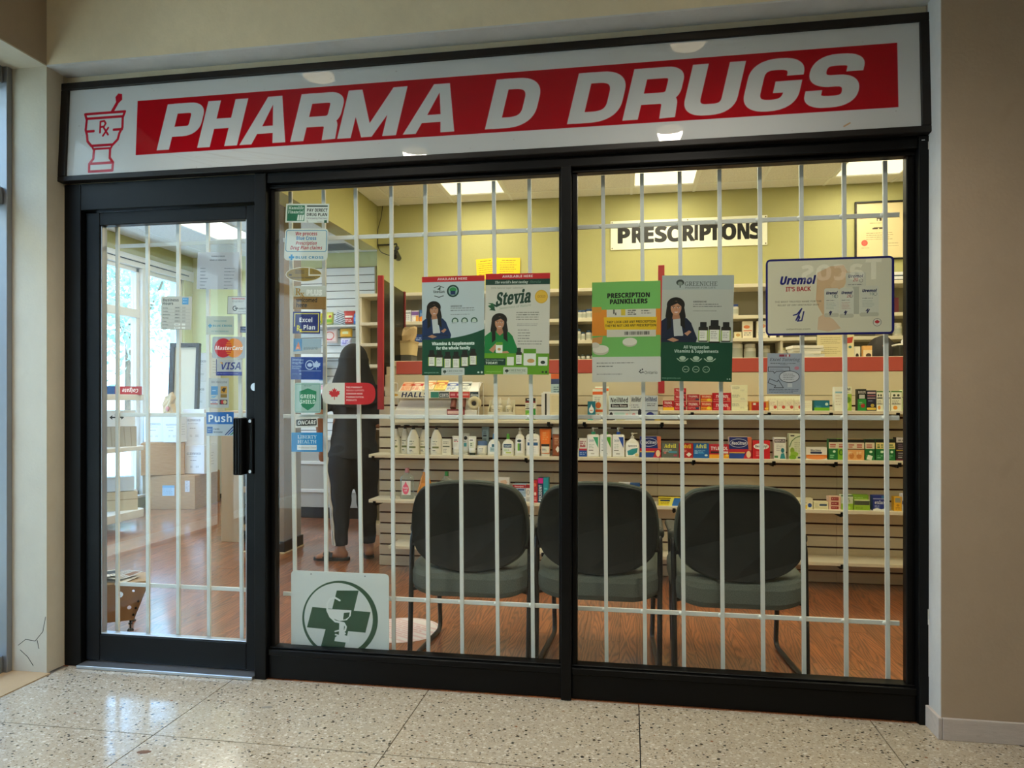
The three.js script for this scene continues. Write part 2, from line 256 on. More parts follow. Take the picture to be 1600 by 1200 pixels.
{ // suspended ceiling with mineral-fibre tiles in a white grid
  const c = struct('ceiling', span(XL - 0.1, XR + 0.1, CEIL + 0.03, CEIL + 0.15, ZF - 0.1, 0.0), MAT.whitePaint);
  const TX = 0.555, TZ2 = 1.11, g = new THREE.BoxGeometry(TX - 0.022, 0.012, TZ2 - 0.022); const geo = boxUV(g.translate(0, 0.006, 0));
  const bars = [];
  const fit = (xo, xa, xb, zo, za, zb, skip) => {
    for (let x = xo; x < xb; x += TX) { const a = Math.max(x, xa), b = Math.min(x + TX, xb); if (b - a < 0.03) continue;
      bars.push(span(x - 0.011, x + 0.011, CEIL - 0.002, CEIL + 0.012, za, zb));
      for (let z = zo; z > za; z -= TZ2) { const z1 = Math.min(z, zb), z0 = Math.max(z - TZ2, za); if (z1 - z0 < 0.03) continue; if (skip((a + b) / 2, (z0 + z1) / 2)) continue;
        const m = mesh('ceiling_tile', geo, ceilTileMat, c); m.position.set((a + b) / 2, CEIL, (z0 + z1) / 2); m.scale.set((b - a - 0.02) / (TX - 0.022), 1, (z1 - z0 - 0.02) / (TZ2 - 0.022)); } }
    for (let z = zo; z > za; z -= TZ2) if (z < zb) bars.push(span(xa, xb, CEIL - 0.002, CEIL + 0.012, z - 0.011, z + 0.011));
  };
  const inL = (x, z) => TROFFERS.some(([tx, tz]) => Math.abs(x - tx) < 0.2 && Math.abs(z - tz) < 0.3);
  fit(-1.6475 - 2 * TX, XB, XR, 1.045, ZB, 0, inL); fit(-4.77 - 2 * TX, XL, XB - 0.18, 0.87, ZF, 0, inL);
  mesh('ceiling_grid', bars, MAT.whitePaint, c);
}
// walls
struct('wall_back', boxUV(span(XB, XR, 0, CEIL + 0.03, ZB - 0.12, ZB)), MAT.yellowWall);
struct('wall_far', boxUV(span(XL, XB, 0, CEIL + 0.03, ZF - 0.12, ZF)), MAT.yellowWhite);
struct('wall_stub', boxUV(span(XB, XB + 0.12, 0, CEIL + 0.03, ZF, ZB - 0.12)), MAT.yellowWall);
struct('wall_right', boxUV(span(XR, XR + 0.15, 0, CEIL + 0.03, ZB - 0.12, 0)), MAT.yellowWall);
struct('wall_bulkhead', boxUV(span(XB - 0.16, XB, 2.73, CEIL + 0.03, ZB, -0.14)), MAT.yellowWall);
struct('wall_front_upper', boxUV(span(-2.649, 1.1425, 2.285, CEIL + 0.5, -0.14, -0.05)), MAT.yellowWall);
struct('trim_3', boxUV(span(-2.649, 1.1425, 2.285, 2.81, -0.05, -0.0205)), MAT.beige);
struct('wall_front_left', boxUV(span(XL - 0.15, -2.649, -0.1, CEIL + 0.5, -0.14, -0.002)), MAT.beige);
struct('baseboard_back', rspan(XB, -1.9, 0, 0.1, ZB, ZB + 0.015), MAT.darkBase);
{ // structural column between the entrance and the waiting area
  const c = struct('wall_column', boxUV(span(-3.13, -2.81, 0, CEIL, -2.80, -2.49)), MAT.taupeCol);
  mesh('base_trim', rspan(-3.145, -2.795, 0, 0.1, -2.815, -2.475), MAT.darkBase, c); mesh('shoe_moulding', rspan(-3.16, -2.79, 0, 0.014, -2.82, -2.455), MAT.tanLight, c);
}
{ // window wall on the left, bright with daylight
  const w = structGroup('wall_left'), X = XL, head = 2.83, sill = 0.16;
  const m = (n, g, mt) => mesh(n, g, mt, w);
  m('upper_wall', boxUV(span(X - 0.2, X, 2.96, CEIL + 0.03, ZF, 0)), MAT.yellowWall);
  m('head_trim', rspan(X - 0.2, X + 0.02, head, 2.96, ZF, 0), MAT.whitePaint); m('blind_rail', rspan(X, X + 0.045, 2.895, 2.935, ZF + 0.12, -0.1), MAT.whitePaint); m('shadow_gap', span(X, X + 0.03, 2.885, 2.897, ZF + 0.12, -0.1), MAT.darkGap);
  m('lower_wall', boxUV(span(X - 0.2, X, 0, sill, ZF, 0)), MAT.yellowWhite); m('sill_board', rspan(X - 0.2, X + 0.06, sill - 0.03, sill, ZF, 0), MAT.whitePaint);
  m('end_wall', boxUV(span(X - 0.2, X, sill, head, ZF, -5.42)), MAT.yellowWhite);
  const bays = [[-5.42, -4.72], [-4.6, -3.4], [-3.28, -2.08], [-1.96, -0.76]];
  bays.forEach(([z0, z1], i) => {
    if (i) m('mullion', rspan(X - 0.14, X + 0.015, sill, head, bays[i - 1][1], z0), MAT.whitePaint);
    const g = structGroup('window_' + (i + 3)), fr = 0.05, tr = i === 0 ? null : 2.24;
    const f = (n, q, mt = MAT.whitePaint) => mesh(n, q, mt, g);
    f('frame_head', rspan(X - 0.1, X - 0.03, head - fr, head, z0, z1)); f('frame_sill', rspan(X - 0.1, X - 0.03, sill, sill + fr, z0, z1)); f('frame_side', rspan(X - 0.1, X - 0.03, sill, head, z0, z0 + fr)); f('frame_side', rspan(X - 0.1, X - 0.03, sill, head, z1 - fr, z1));
    if (tr) f('transom', rspan(X - 0.1, X - 0.02, tr, tr + 0.1, z0, z1));
    f('glass_pane', span(X - 0.066, X - 0.06, sill + fr, head - fr, z0 + fr, z1 - fr).translate(0, 0, 0), MAT.extGlass);
  });
  m('near_wall', boxUV(span(X - 0.2, X, sill, head, -0.76, 0)), MAT.yellowWhite);
}
// fluorescent ceiling panels: a glowing diffuser and an area light just under it
RectAreaLightUniformsLib.init();
TROFFERS.forEach(([x, z], i) => {
  const t = thing('ceiling_light', ['warm fluorescent ceiling panel above the left waiting chair, near the yellow bulkhead', 'warm fluorescent ceiling panel above the white board lettered PRESCRIPTIONS', 'warm fluorescent ceiling panel above the framed certificate', 'fluorescent ceiling panel nearer the window, beside the yellow bulkhead', 'fluorescent ceiling panel nearer the window, in front of the white lettered board', 'fluorescent ceiling panel nearer the window, in front of the framed certificate', 'bright ceiling panel above the stacked cartons by the left windows', 'bright ceiling panel above the shelving along the left windows', 'bright ceiling panel above the taupe column and tan shelf unit'][i], 'ceiling light', [x, CEIL, z]);
  mesh('frame', [span(-0.2775, 0.2775, -0.006, 0.01, -0.555, -0.525), span(-0.2775, 0.2775, -0.006, 0.01, 0.525, 0.555), span(-0.2775, -0.25, -0.006, 0.01, -0.525, 0.525), span(0.25, 0.2775, -0.006, 0.01, -0.525, 0.525)], MAT.whitePaint, t);
  const warm = i < 6 ? [1, 0.9, 0.66] : [1, 0.95, 0.84];
  const e = new THREE.MeshStandardMaterial({ color: '#f6f2e4', roughness: 0.6, emissive: new THREE.Color().setRGB(...warm), emissiveIntensity: i < 6 ? TROFFER_GLOW : 2 });
  mesh('diffuser', box(0.5, 0.006, 1.05, 0, 0.006, 0), e, t);
  const l = new THREE.RectAreaLight(new THREE.Color().setRGB(...warm), TROFFER, 0.5, 1.05); l.position.set(x, CEIL - 0.012, z); l.rotation.x = -Math.PI / 2; scene.add(l);
});

// ---------------------------------------------------------------- the setting: the hall in front of the shop
const HC = 3.2, HZ = 4.7, HXL = -2.65, HXR = 3.4;
{ // terrazzo slabs with thin joints
  const f = struct('floor', span(-4.2, HXR + 0.1, -0.14, -0.012, -0.03, HZ + 0.1), MAT.darkGap), J = 0.0022;
  const mat = new THREE.MeshPhysicalMaterial({ map: terrazzoTex, roughness: 0.62, roughnessMap: terrazzoRough, specularIntensity: 1 });
  mat.roughness = 0.5;
  const xs = [HXL + 0.026, -1.762, -0.86, 0.038, 0.932, 1.83, 2.73, HXR], zs = [-0.02, 0.569, 1.47, 2.37, 3.27, 4.17, HZ];
  for (let i = 0; i < 7; i++) for (let j = 0; j < 6; j++) mesh('terrazzo_slab', boxUV(span(xs[i] + J, xs[i + 1] - J, -0.02, 0, zs[j] + J, zs[j + 1] - J), 1, i * 0.37 + j * 0.21, j * 0.43), mat, f);
  for (const [x, z, a, b, m] of [[-1.465, 0.274, 0.024, 0.011, '#7d776c'], [-1.71, 0.692, 0.026, 0.013, '#6a4a34']]) { const q = mesh('repair_patch', new THREE.CylinderGeometry(1, 1, 0.0008, 9).scale(a, 1, b), std(m, 0.6), f); q.position.set(x, 0.0003, z); q.rotation.y = 0.2; }
  mesh('tan_threshold', boxUV(span(-4.0, HXL + 0.02, -0.02, 0.002, 0.1, HZ)), plaster([176, 148, 110], [150, 122, 88], 0.1, 200), f);
  mesh('joint_strip', span(-4.0, HXL + 0.026 + J, -0.03, -0.004, -0.02, HZ), MAT.alu, f);
}
struct('wall_header', boxUV(span(HXL, HXR, 2.803, HC + 0.6, -0.02, 0.1)), MAT.beige);
struct('trim_2', boxUV(span(HXL, 1.142, 2.796, 2.803, -0.02, 0.1)), MAT.soffit);
{ const r = struct('wall_pillar', boxUV(span(1.1425, HXR, 0, 2.803, -0.14, 0.117)), [MAT.taupe, MAT.soffit, MAT.taupe, MAT.taupe, MAT.taupe, MAT.taupe][0]);
  mesh('pillar_reveal', boxUV(span(1.1405, 1.1426, 0.078, 2.8, 0.0, 0.116)), MAT.soffit, r);
  const tile = plaster([196, 186, 178], [150, 136, 126], 0.12, 230);
  mesh('base_tile', rspan(1.128, 1.142, 0, 0.08, 0.006, 0.128, 0.002), tile, r);
  for (let k = 0; k < 5; k++) mesh('base_tile', rspan(1.1435 + k * 0.455, 1.597 + k * 0.455, 0, 0.08, 0.117, 0.13, 0.002), tile, r); }
{ // left wall of the hall: pier, header and recessed window
  const w = structGroup('wall_hall_left'), m = (n, g, mt) => mesh(n, g, mt, w);
  m('pier', boxUV(span(-3.1, HXL, 0, 2.803, -0.0, 0.1)), MAT.pier);
  m('header', boxUV(span(-3.1, HXL, 2.803, HC + 0.6, 0, HZ)), MAT.brownWall); m('header_soffit', boxUV(span(-3.1, HXL, 2.797, 2.803, 0.1, HZ)), MAT.pier);
  const frame = MAT.grey;
  m('window_jamb', rspan(-2.93, -2.83, 0, 2.8, 0.1, 0.13), frame); m('window_head', rspan(-2.93, -2.85, 2.72, 2.797, 0.13, 3.2), frame); m('window_sill', rspan(-2.93, -2.85, 0, 0.08, 0.13, 3.2), frame); m('window_rail', rspan(-2.93, -2.85, 2.16, 2.24, 0.13, 3.2), frame);
  m('window_post', rspan(-2.93, -2.85, 0.08, 2.72, 1.62, 1.7), frame); m('window_post', rspan(-2.93, -2.85, 0, 2.8, 3.2, 3.3), frame);
  m('glass_pane', span(-2.893, -2.887, 0.08, 2.16, 0.13, 1.62), MAT.extGlass); m('glass_pane', span(-2.893, -2.887, 0.08, 2.16, 1.7, 3.2), MAT.extGlass); m('glass_pane', span(-2.893, -2.887, 2.24, 2.72, 0.13, 1.62), MAT.extGlass); m('glass_pane', span(-2.893, -2.887, 2.24, 2.72, 1.7, 3.2), MAT.extGlass);
  m('far_pier', boxUV(span(-3.1, HXL, 0, 2.803, 3.3, HZ)), MAT.pier);
  // hairline cracks at the foot of the pier
  const k = []; const cr = [[[-2.80, 0.12], [-2.76, 0.15], [-2.71, 0.145], [-2.67, 0.19], [-2.655, 0.26]], [[-2.79, 0.1], [-2.75, 0.07], [-2.72, 0.03]], [[-2.70, 0.15], [-2.69, 0.11]]];
  for (const c of cr) for (let i = 0; i < c.length - 1; i++) { const [a, b] = [c[i], c[i + 1]], n = Math.hypot(b[0] - a[0], b[1] - a[1]); k.push(box(n, 0.0025, 0.0006).rotateZ(Math.atan2(b[1] - a[1], b[0] - a[0])).translate((a[0] + b[0]) / 2, (a[1] + b[1]) / 2, 0.1003)); }
  m('crack', k, MAT.darkGap);
}
struct('wall_hall_back', boxUV(span(-3.1, HXR + 0.2, 0, HC + 0.6, HZ, HZ + 0.15)), MAT.brownWall);
struct('wall_hall_right', boxUV(span(HXR, HXR + 0.15, 0, HC + 0.6, -0.14, HZ)), MAT.brownWall);
struct('ceiling', boxUV(span(-3.1, HXR + 0.2, HC, HC + 0.6, 0.1, HZ + 0.15)), MAT.whitePaint);
// four recessed downlights
[[-1.75, 0.8], [0.3, 0.77], [-1.49, 1.8], [0.26, 1.72]].forEach(([x, z], i) => {
  const t = thing('downlight', ['recessed warm downlight nearest the sign, toward the entrance door', 'recessed warm downlight nearest the sign, in front of the red panel', 'recessed downlight further out in the hall, toward the entrance door', 'recessed downlight further out in the hall, on the right'][i], 'downlight', [x, HC, z]);
  const ring = new THREE.TorusGeometry(0.095, 0.008, 8, 32).rotateX(Math.PI / 2); mesh('trim_ring', ring, MAT.whitePaint, t);
  const e = new THREE.MeshStandardMaterial({ color: '#fff2d8', emissive: new THREE.Color().setRGB(1, 0.8, 0.5), emissiveIntensity: i < 2 ? 7 : 4 });
  mesh('lens', new THREE.SphereGeometry(0.09, 24, 8, 0, 6.2832, 0, Math.PI / 2).scale(1, 0.25, 1).rotateX(Math.PI).translate(0, 0, 0), e, t);
  const s = new THREE.SpotLight(new THREE.Color().setRGB(1, 0.91, 0.77), i < 2 ? DOWN : DOWN * 2, 0, i < 2 ? 0.95 : 1.35, i < 2 ? 0.9 : 0.5, 2); s.position.set(x, HC - 0.012, z); s.target.position.set(x, 0, z); s.shadow.radius = 4; s.castShadow = true; scene.add(s, s.target);
});

// ---------------------------------------------------------------- storefront: black frame, glass, door
{
  const t = structGroup('trim_1'), m = (n, g, mt = MAT.black) => mesh(n, g, mt, t);
  m('jamb', rspan(-2.648, -2.56, 0, 2.28, -0.11, 0.0)); m('door_post', rspan(-1.668, -1.612, 0, 2.28, -0.12, 0.012)); m('mullion', rspan(-0.284, -0.24, 0, 2.24, -0.11, 0.012)); m('jamb', rspan(1.105, 1.142, 0, 2.28, -0.11, 0.012, 0.003));
  m('head_rail', rspan(-2.56, -1.668, 2.155, 2.28, -0.11, 0.0), MAT.blackDoor); m('head_rail', rspan(-1.612, 1.105, 2.235, 2.282, -0.11, 0.004));
  m('sill_rail', rspan(-1.612, -0.284, 0.0, 0.105, -0.1, -0.012)); m('sill_rail', rspan(-0.24, 1.105, 0.0, 0.105, -0.1, -0.012));
  m('sill_cap', rspan(-1.612, -0.284, 0.105, 0.132, -0.1, -0.004)); m('sill_cap', rspan(-0.24, 1.105, 0.105, 0.132, -0.1, -0.004));
  m('door_threshold', rspan(-2.56, -1.668, 0, 0.016, -0.1, 0.03), MAT.alu);
  // white paint splashes left along the right jamb
  m('paint_chip', [box(0.0012, 0.22, 0.002, 1.1395, 0.30, 0.0125), box(0.002, 0.06, 0.001, 1.1375, 0.42, 0.0126), box(0.0015, 0.03, 0.001, 1.138, 2.24, 0.0126), box(0.012, 0.003, 0.001, 1.12, 2.262, 0.0126)], MAT.whitePaint);
}
[[-1.612, -0.284], [-0.24, 1.105]].forEach(([x0, x1], i) => {
  const g = structGroup('window_' + (i + 1)), f = (n, q, mt = MAT.black) => mesh(n, q, mt, g);
  const b = 0.022; f('glazing_bead', rspan(x0, x0 + b, 0.132, 2.235, -0.07, -0.03)); f('glazing_bead', rspan(x1 - (i ? 0.03 : 0.012), x1, 0.132, 2.235, -0.07, -0.03)); f('glazing_bead', rspan(x0, x1, 2.216, 2.235, -0.07, -0.02)); f('glazing_bead', rspan(x0, x1, 0.132, 0.14, -0.07, -0.02));
  f('glass_pane', new THREE.PlaneGeometry(x1 - x0 - 0.02, 2.09).translate((x0 + x1) / 2, 1.18, -0.05), MAT.glass);
});
{ // the door
  const d = structGroup('door_1'), m = (n, g, mt = MAT.blackDoor) => mesh(n, g, mt, d);
  m('stile', rspan(-2.556, -2.482, 0.022, 2.15, -0.075, -0.028)); m('stile', rspan(-1.73, -1.673, 0.022, 2.15, -0.075, -0.028)); m('top_rail', rspan(-2.482, -1.73, 2.088, 2.15, -0.075, -0.028)); m('bottom_rail', rspan(-2.482, -1.73, 0.022, 0.146, -0.075, -0.028));
  m('glazing_bead', [rspan(-2.482, -2.474, 0.146, 2.088, -0.07, -0.035), rspan(-1.738, -1.73, 0.146, 2.088, -0.07, -0.035), rspan(-2.482, -1.73, 0.146, 0.153, -0.07, -0.035)], MAT.alu);
  m('glass_pane', new THREE.PlaneGeometry(0.75, 1.95).translate(-2.106, 1.117, -0.052), MAT.glass);
  const h = m('push_handle', [rspan(-1.752, -1.708, 0.922, 1.178, -0.02, 0.048, 0.006), rspan(-1.708, -1.676, 0.925, 1.175, -0.028, 0.012, 0.004), ...[0, 1, 2].map((k) => rspan(-1.7475 + k * 0.013, -1.7425 + k * 0.013, 0.924, 1.176, 0.046, 0.0515, 0.002))], MAT.black);
  for (const y of [1.163, 0.936]) mesh('screw', cyl(0.008, 0.007, 0.004, 0, 0, 0, 16).rotateX(Math.PI / 2).translate(-1.688, y, 0.012), MAT.alu, h);
  m('lock_cylinder', cyl(0.018, 0.018, 0.01, 0, 0, 0, 24).rotateX(Math.PI / 2).translate(-1.685, 1.318, -0.03), MAT.alu);
}
// welded security bars behind the glass
function grille(label, bars, hs, x0, x1, yt, yb, z) {
  const t = thing('security_grille', label, 'security bars', [0, 0, z]);
  for (const [a, b] of bars) { const g = box(0.016, yt - yb, 0.012, 0, 0, 0), p = g.attributes.position; for (let i = 0; i < p.count; i++) { const y = p.getY(i) + (yt + yb) / 2; p.setX(i, p.getX(i) + b + (a - b) * (y - 0.112) / 2.11); p.setY(i, y); } mesh('vertical_bar', g, MAT.barPaint, t); }
  for (const y of hs) mesh('crossbar', rspan(x0, x1, y - 0.0095, y + 0.0095, -0.012, -0.004, 0.002), MAT.barPaint, t);
  mesh('weld', bars.flatMap(([a, b]) => hs.map((y) => new THREE.SphereGeometry(0.0125, 8, 6).scale(1, 0.9, 0.6).translate(b + (a - b) * (y - 0.112) / 2.11 - 0.006, y, -0.003))), MAT.barPaint, t);
}
grille('white welded security bars behind the entrance door glass', [[-2.443, -2.443], [-2.283, -2.279], [-2.12, -2.12], [-1.967, -1.96], [-1.807, -1.792], [-1.752, -1.75]], [2.004, 1.188, 0.368], -2.45, -1.748, 2.11, 0.14, -0.1);
grille('white welded security bars behind the left shop window', [[-1.552, -1.525], [-1.389, -1.373], [-1.234, -1.2], [-1.064, -1.052], [-0.905, -0.89], [-0.749, -0.734], [-0.592, -0.572], [-0.433, -0.416]], [2.004, 1.183, 0.357], -1.592, -0.3, 2.225, 0.112, -0.105);
grille('white welded security bars behind the right shop window', [[-0.113, -0.097], [0.052, 0.066], [0.209, 0.228], [0.372, 0.387], [0.534, 0.549], [0.698, 0.71], [0.864, 0.874], [1.02, 1.032]], [2.008, 1.185, 0.354], -0.232, 1.078, 2.225, 0.112, -0.105);
// ---------------------------------------------------------------- the shop sign: a framed box with a printed face, leaning a little forward at its foot
{
  const c = document.createElement('canvas'); c.width = 2048; c.height = 228; const g = c.getContext('2d'), k = 2048 / 3720; g.scale(k, 228 / 412);
  R(g, 0, 0, 3720, 412, '#c6c9c9');
  for (let i = 0; i < 90; i++) E(g, rr(0, 3720), rr(0, 412), rr(1, 4), rr(1, 3), 'rgba(90,80,70,' + rr(0.1, 0.3) + ')');
  for (let i = 0; i < 8; i++) Q(g, [[400 + i * 60 + rr(0, 90), 300 + rr(0, 60)], [700 + i * 60 + rr(0, 200), 400]], 'rgba(150,145,140,0.12)', rr(2, 6));
  Q(g, [[3440, 392], [3462, 380]], '#b08a60', 5);
  const X = (x) => (x + 2.612) * 1000, Y = (y) => (2.719 - y) * 1000;
  R(g, X(-2.254), Y(2.645), 3281, 255, '#a60e1a');
  // mortar and pestle, outlined in red
  const red = '#b01a2c', m = (pts, lw = 8, cl) => Q(g, pts.map(([x, y]) => [X(x), Y(y)]), red, lw * 1.3, cl);
  m([[-2.526, 2.600], [-2.318, 2.600], [-2.326, 2.578], [-2.518, 2.578]], 9, true);
  m([[-2.516, 2.578], [-2.52, 2.525], [-2.512, 2.50], [-2.508, 2.47], [-2.487, 2.447], [-2.375, 2.447], [-2.35, 2.47], [-2.342, 2.5], [-2.328, 2.525], [-2.328, 2.578]], 9);
  m([[-2.516, 2.517], [-2.478, 2.517]], 9); m([[-2.372, 2.517], [-2.33, 2.517]], 9);
  m([[-2.484, 2.447], [-2.376, 2.447], [-2.384, 2.431], [-2.476, 2.431]], 7, true);
  m([[-2.472, 2.428], [-2.474, 2.385], [-2.494, 2.362], [-2.494, 2.325], [-2.372, 2.325], [-2.370, 2.362], [-2.388, 2.385], [-2.388, 2.428]], 9); m([[-2.492, 2.362], [-2.372, 2.362]], 9);
  P(g, [[-2.394, 2.602], [-2.366, 2.648], [-2.37, 2.672], [-2.356, 2.688], [-2.336, 2.684], [-2.334, 2.658], [-2.352, 2.642], [-2.376, 2.602]].map(([x, y]) => [X(x), Y(y)]), red);
  m([[-2.444, 2.508], [-2.444, 2.56], [-2.424, 2.562], [-2.416, 2.55], [-2.424, 2.536], [-2.442, 2.534]], 7); m([[-2.428, 2.534], [-2.402, 2.496]], 7); m([[-2.402, 2.528], [-2.428, 2.492]], 7);
  // lettering: wide heavy italic capitals drawn as strokes
  const H = 213, t = 47, h = t / 2, S = 1.34;
  const letter = (ch, xl, W) => {
    const w = W / S; g.save(); g.transform(1, 0, -0.231, 1, X(xl), Y(2.4055)); g.scale(S, -1); g.strokeStyle = g.fillStyle = '#c6c9c9'; g.lineWidth = t; g.lineJoin = 'miter'; g.lineCap = 'butt';
    const bowl = (x, y0, y1, r) => { g.beginPath(); g.moveTo(x, y1); g.lineTo(w - h - r, y1); g.quadraticCurveTo(w - h, y1, w - h, y1 - r); g.lineTo(w - h, y0 + r); g.quadraticCurveTo(w - h, y0, w - h - r, y0); g.lineTo(x, y0); g.stroke(); };
    const ln = (...p) => { g.beginPath(); p.forEach((q, i) => (i ? g.lineTo(...q) : g.moveTo(...q))); g.stroke(); };
    if (ch === 'P') { ln([h, 0], [h, H]); bowl(h, 82, H - h, 38); }
    if (ch === 'H') { ln([h, 0], [h, H]); ln([w - h, 0], [w - h, H]); ln([h, 106], [w - h, 106]); }
    if (ch === 'R') { ln([h, 0], [h, H]); bowl(h, 84, H - h, 36); g.beginPath(); g.moveTo(w - h - 28, 84); g.quadraticCurveTo(w - h - 3, 78, w - h - 3, 52); g.lineTo(w - h, 0); g.stroke(); }
    if (ch === 'D') { ln([h, 0], [h, H]); bowl(h, h, H - h, 62); }
    if (ch === 'A') { g.beginPath(); g.moveTo(-6, 0); g.lineTo(w * 0.36, H); g.lineTo(w * 0.68, H); g.lineTo(w, 0); g.lineTo(w - 46, 0); g.lineTo(w - 54, 46); g.lineTo(50, 46); g.lineTo(38, 0); g.closePath(); g.fill(); g.fillStyle = '#a60e1a'; g.beginPath(); g.moveTo(62, 80); g.lineTo(w * 0.515, H - 38); g.lineTo(w - 60, 80); g.closePath(); g.fill(); }
    if (ch === 'M') { ln([h, 0], [h, H]); ln([w - h, 0], [w - h, H]); g.beginPath(); g.moveTo(0, H); g.lineTo(48, H); g.lineTo(w / 2, 62); g.lineTo(w - 48, H); g.lineTo(w, H); g.lineTo(w / 2 + 18, 0); g.lineTo(w / 2 - 18, 0); g.closePath(); g.fill(); }
    if (ch === 'U') { const r = 46; g.beginPath(); g.moveTo(h, H); g.lineTo(h, h + r); g.quadraticCurveTo(h, h, h + r, h); g.lineTo(w - h - r, h); g.quadraticCurveTo(w - h, h, w - h, h + r); g.lineTo(w - h, H); g.stroke(); }
    if (ch === 'G') { const r = 52; g.beginPath(); g.moveTo(w - h, 140); g.lineTo(w - h, H - h - r * 0.8); g.quadraticCurveTo(w - h, H - h, w - h - r, H - h); g.lineTo(h + r, H - h); g.quadraticCurveTo(h, H - h, h, H - h - r); g.lineTo(h, h + r); g.quadraticCurveTo(h, h, h + r, h); g.lineTo(w - h - r, h); g.quadraticCurveTo(w - h, h, w - h, h + r); g.lineTo(w - h, 96); g.lineTo(w * 0.52, 96); g.stroke(); }
    if (ch === 'S') { const r = 44, b = 106; g.beginPath(); g.moveTo(w - h, 140); g.lineTo(w - h, H - h - r * 0.7); g.quadraticCurveTo(w - h, H - h, w - h - r, H - h); g.lineTo(h + r, H - h); g.quadraticCurveTo(h, H - h, h, H - h - r); g.quadraticCurveTo(h, b, h + r, b); g.lineTo(w - h - r, b); g.quadraticCurveTo(w - h, b, w - h, b - r); g.quadraticCurveTo(w - h, h, w - h - r, h); g.lineTo(h + r, h); g.quadraticCurveTo(h, h, h, h + r * 0.7); g.lineTo(h, 72); g.stroke(); }
    g.restore();
  };
  [['P', -2.148, 196], ['H', -1.944, 197], ['A', -1.728, 214], ['R', -1.491, 212], ['M', -1.27, 270], ['A', -0.962, 222], ['D', -0.607, 205], ['D', -0.258, 210], ['R', -0.03, 212], ['U', 0.205, 208], ['G', 0.436, 212], ['S', 0.67, 200]].forEach((q) => letter(...q));
  const tx = new THREE.CanvasTexture(c); tx.colorSpace = THREE.SRGBColorSpace;
  const s = thing('shop_sign', 'long framed shop sign with big white italic lettering on a red panel', 'sign', [0, 2.284, 0.026]); s.rotation.x = -0.052;
  const f = (n, q) => mesh(n, q, MAT.bronze, s), H0 = 0.473;
  f('frame_top', rspan(-2.658, 1.145, H0 - 0.034, H0, -0.03, 0.012)); f('frame_bottom', rspan(-2.658, 1.145, 0, 0.026, -0.03, 0.012)); f('frame_side', rspan(-2.658, -2.612, 0.026, H0 - 0.034, -0.03, 0.012)); f('frame_side', rspan(1.108, 1.145, 0.026, H0 - 0.034, -0.03, 0.012));
  const face = new THREE.PlaneGeometry(3.722, 0.414).translate(-0.752, 0.232, 0.0);
  mesh('face', face, phys('#ffffff', 0.0, { map: tx, specularIntensity: 0.5 }), s);
  mesh('back_panel', span(-2.655, 1.142, 0.002, H0 - 0.002, -0.028, -0.02), MAT.bronze, s);
}
// ---------------------------------------------------------------- stickers, notices and posters on the glass
paper1.transmission = 0.05; paper1.roughness = 0.85;
function sheet(name, label, cat, [x0, x1, yl, yr, yb], draw, o = {}) {   // x range, top at the left and right corner, bottom: metres on the pane
  const w = x1 - x0, h = (yl + yr) / 2 - yb, uv = A1.add(w * 1000, h * 1000, o.ppm ?? 1350, draw);
  const geo = o.shape ? outlineUV(o.shape(w, h), w, h, uv) : sheetGeo(w, h, uv, o.warp ? 14 : 2, o.warp);
  const m = solo(name, geo, o.mat ?? paper1, label, cat, o.group);
  m.position.set((x0 + x1) / 2, (yl + yr) / 2 - h / 2, o.z ?? -0.058); m.rotation.z = Math.atan2(yr - yl, w) * (o.turn ?? 1); return m;
}
const cut = (r) => (w, h) => new THREE.ShapeGeometry(rrect(-w / 2, -h / 2, w / 2, h / 2, r), 8);
const pane = 'sticker';
sheet('plan_sticker', 'white sticker with a green square and black capitals, topmost in the left window', pane, [-1.552, -1.343, 2.157, 2.147, 2.066], (g, w, h) => {
  R(g, 0, 0, w, h, '#d9e2de'); R(g, 8, 8, 84, h - 16, '#0f6b4c'); T(g, 'Manulife', 12, 26, 18, '#dfe8e2', 'bs', 76); T(g, 'Financial', 12, 44, 18, '#dfe8e2', 'bs', 76); for (let i = 0; i < 3; i++) P(g, [[60 + i * 11, h - 36], [68 + i * 11, h - 36], [66 + i * 11, h - 10], [56 + i * 11, h - 10]], '#dfe8e2');
  R(g, 102, 8, 100, 6, '#1d3b36'); T(g, 'PAY DIRECT', 102, 36, 19, '#111', 'b', 100); T(g, 'DRUG PLAN', 102, 56, 19, '#111', 'b', 100); T(g, 'Participating Pharmacy', 102, 68, 9, '#556', '', 100); T(g, '℞', 104, 84, 14, '#777', 's'); R(g, 188, 74, 13, 13, '#215c47'); L(g, 155, 81, 28, 1, 3, '#777', 1.2); });
sheet('plan_sticker', 'white rounded sticker with blue border with red and blue lettering', pane, [-1.558, -1.347, 2.043, 2.035, 1.894], (g, w, h) => {
  R(g, 0, 0, w, h, '#cfd6d2'); Q(g, [[14, 9], [w - 14, 9], [w - 8, 15], [w - 8, 98], [w - 14, 104], [14, 104], [8, 98], [8, 15]], '#2a7fae', 3, true); T(g, 'We process', 105, 31, 22, '#a01020', 'bc', 106); T(g, 'Blue Cross', 105, 52, 22, '#1a66b0', 'bc', 98); T(g, 'Prescription', 105, 74, 22, '#a01020', 'bci', 102); T(g, 'Drug Plan claims', 105, 95, 22, '#a01020', 'bci', 154); R(g, 24, 126, 26, 9, '#1c86c8'); R(g, 32.5, 117.5, 9, 26, '#1c86c8'); T(g, 'BLUE CROSS', 54, 136, 16, '#2878a8', 'b', 138); }, { shape: cut(0.022) });
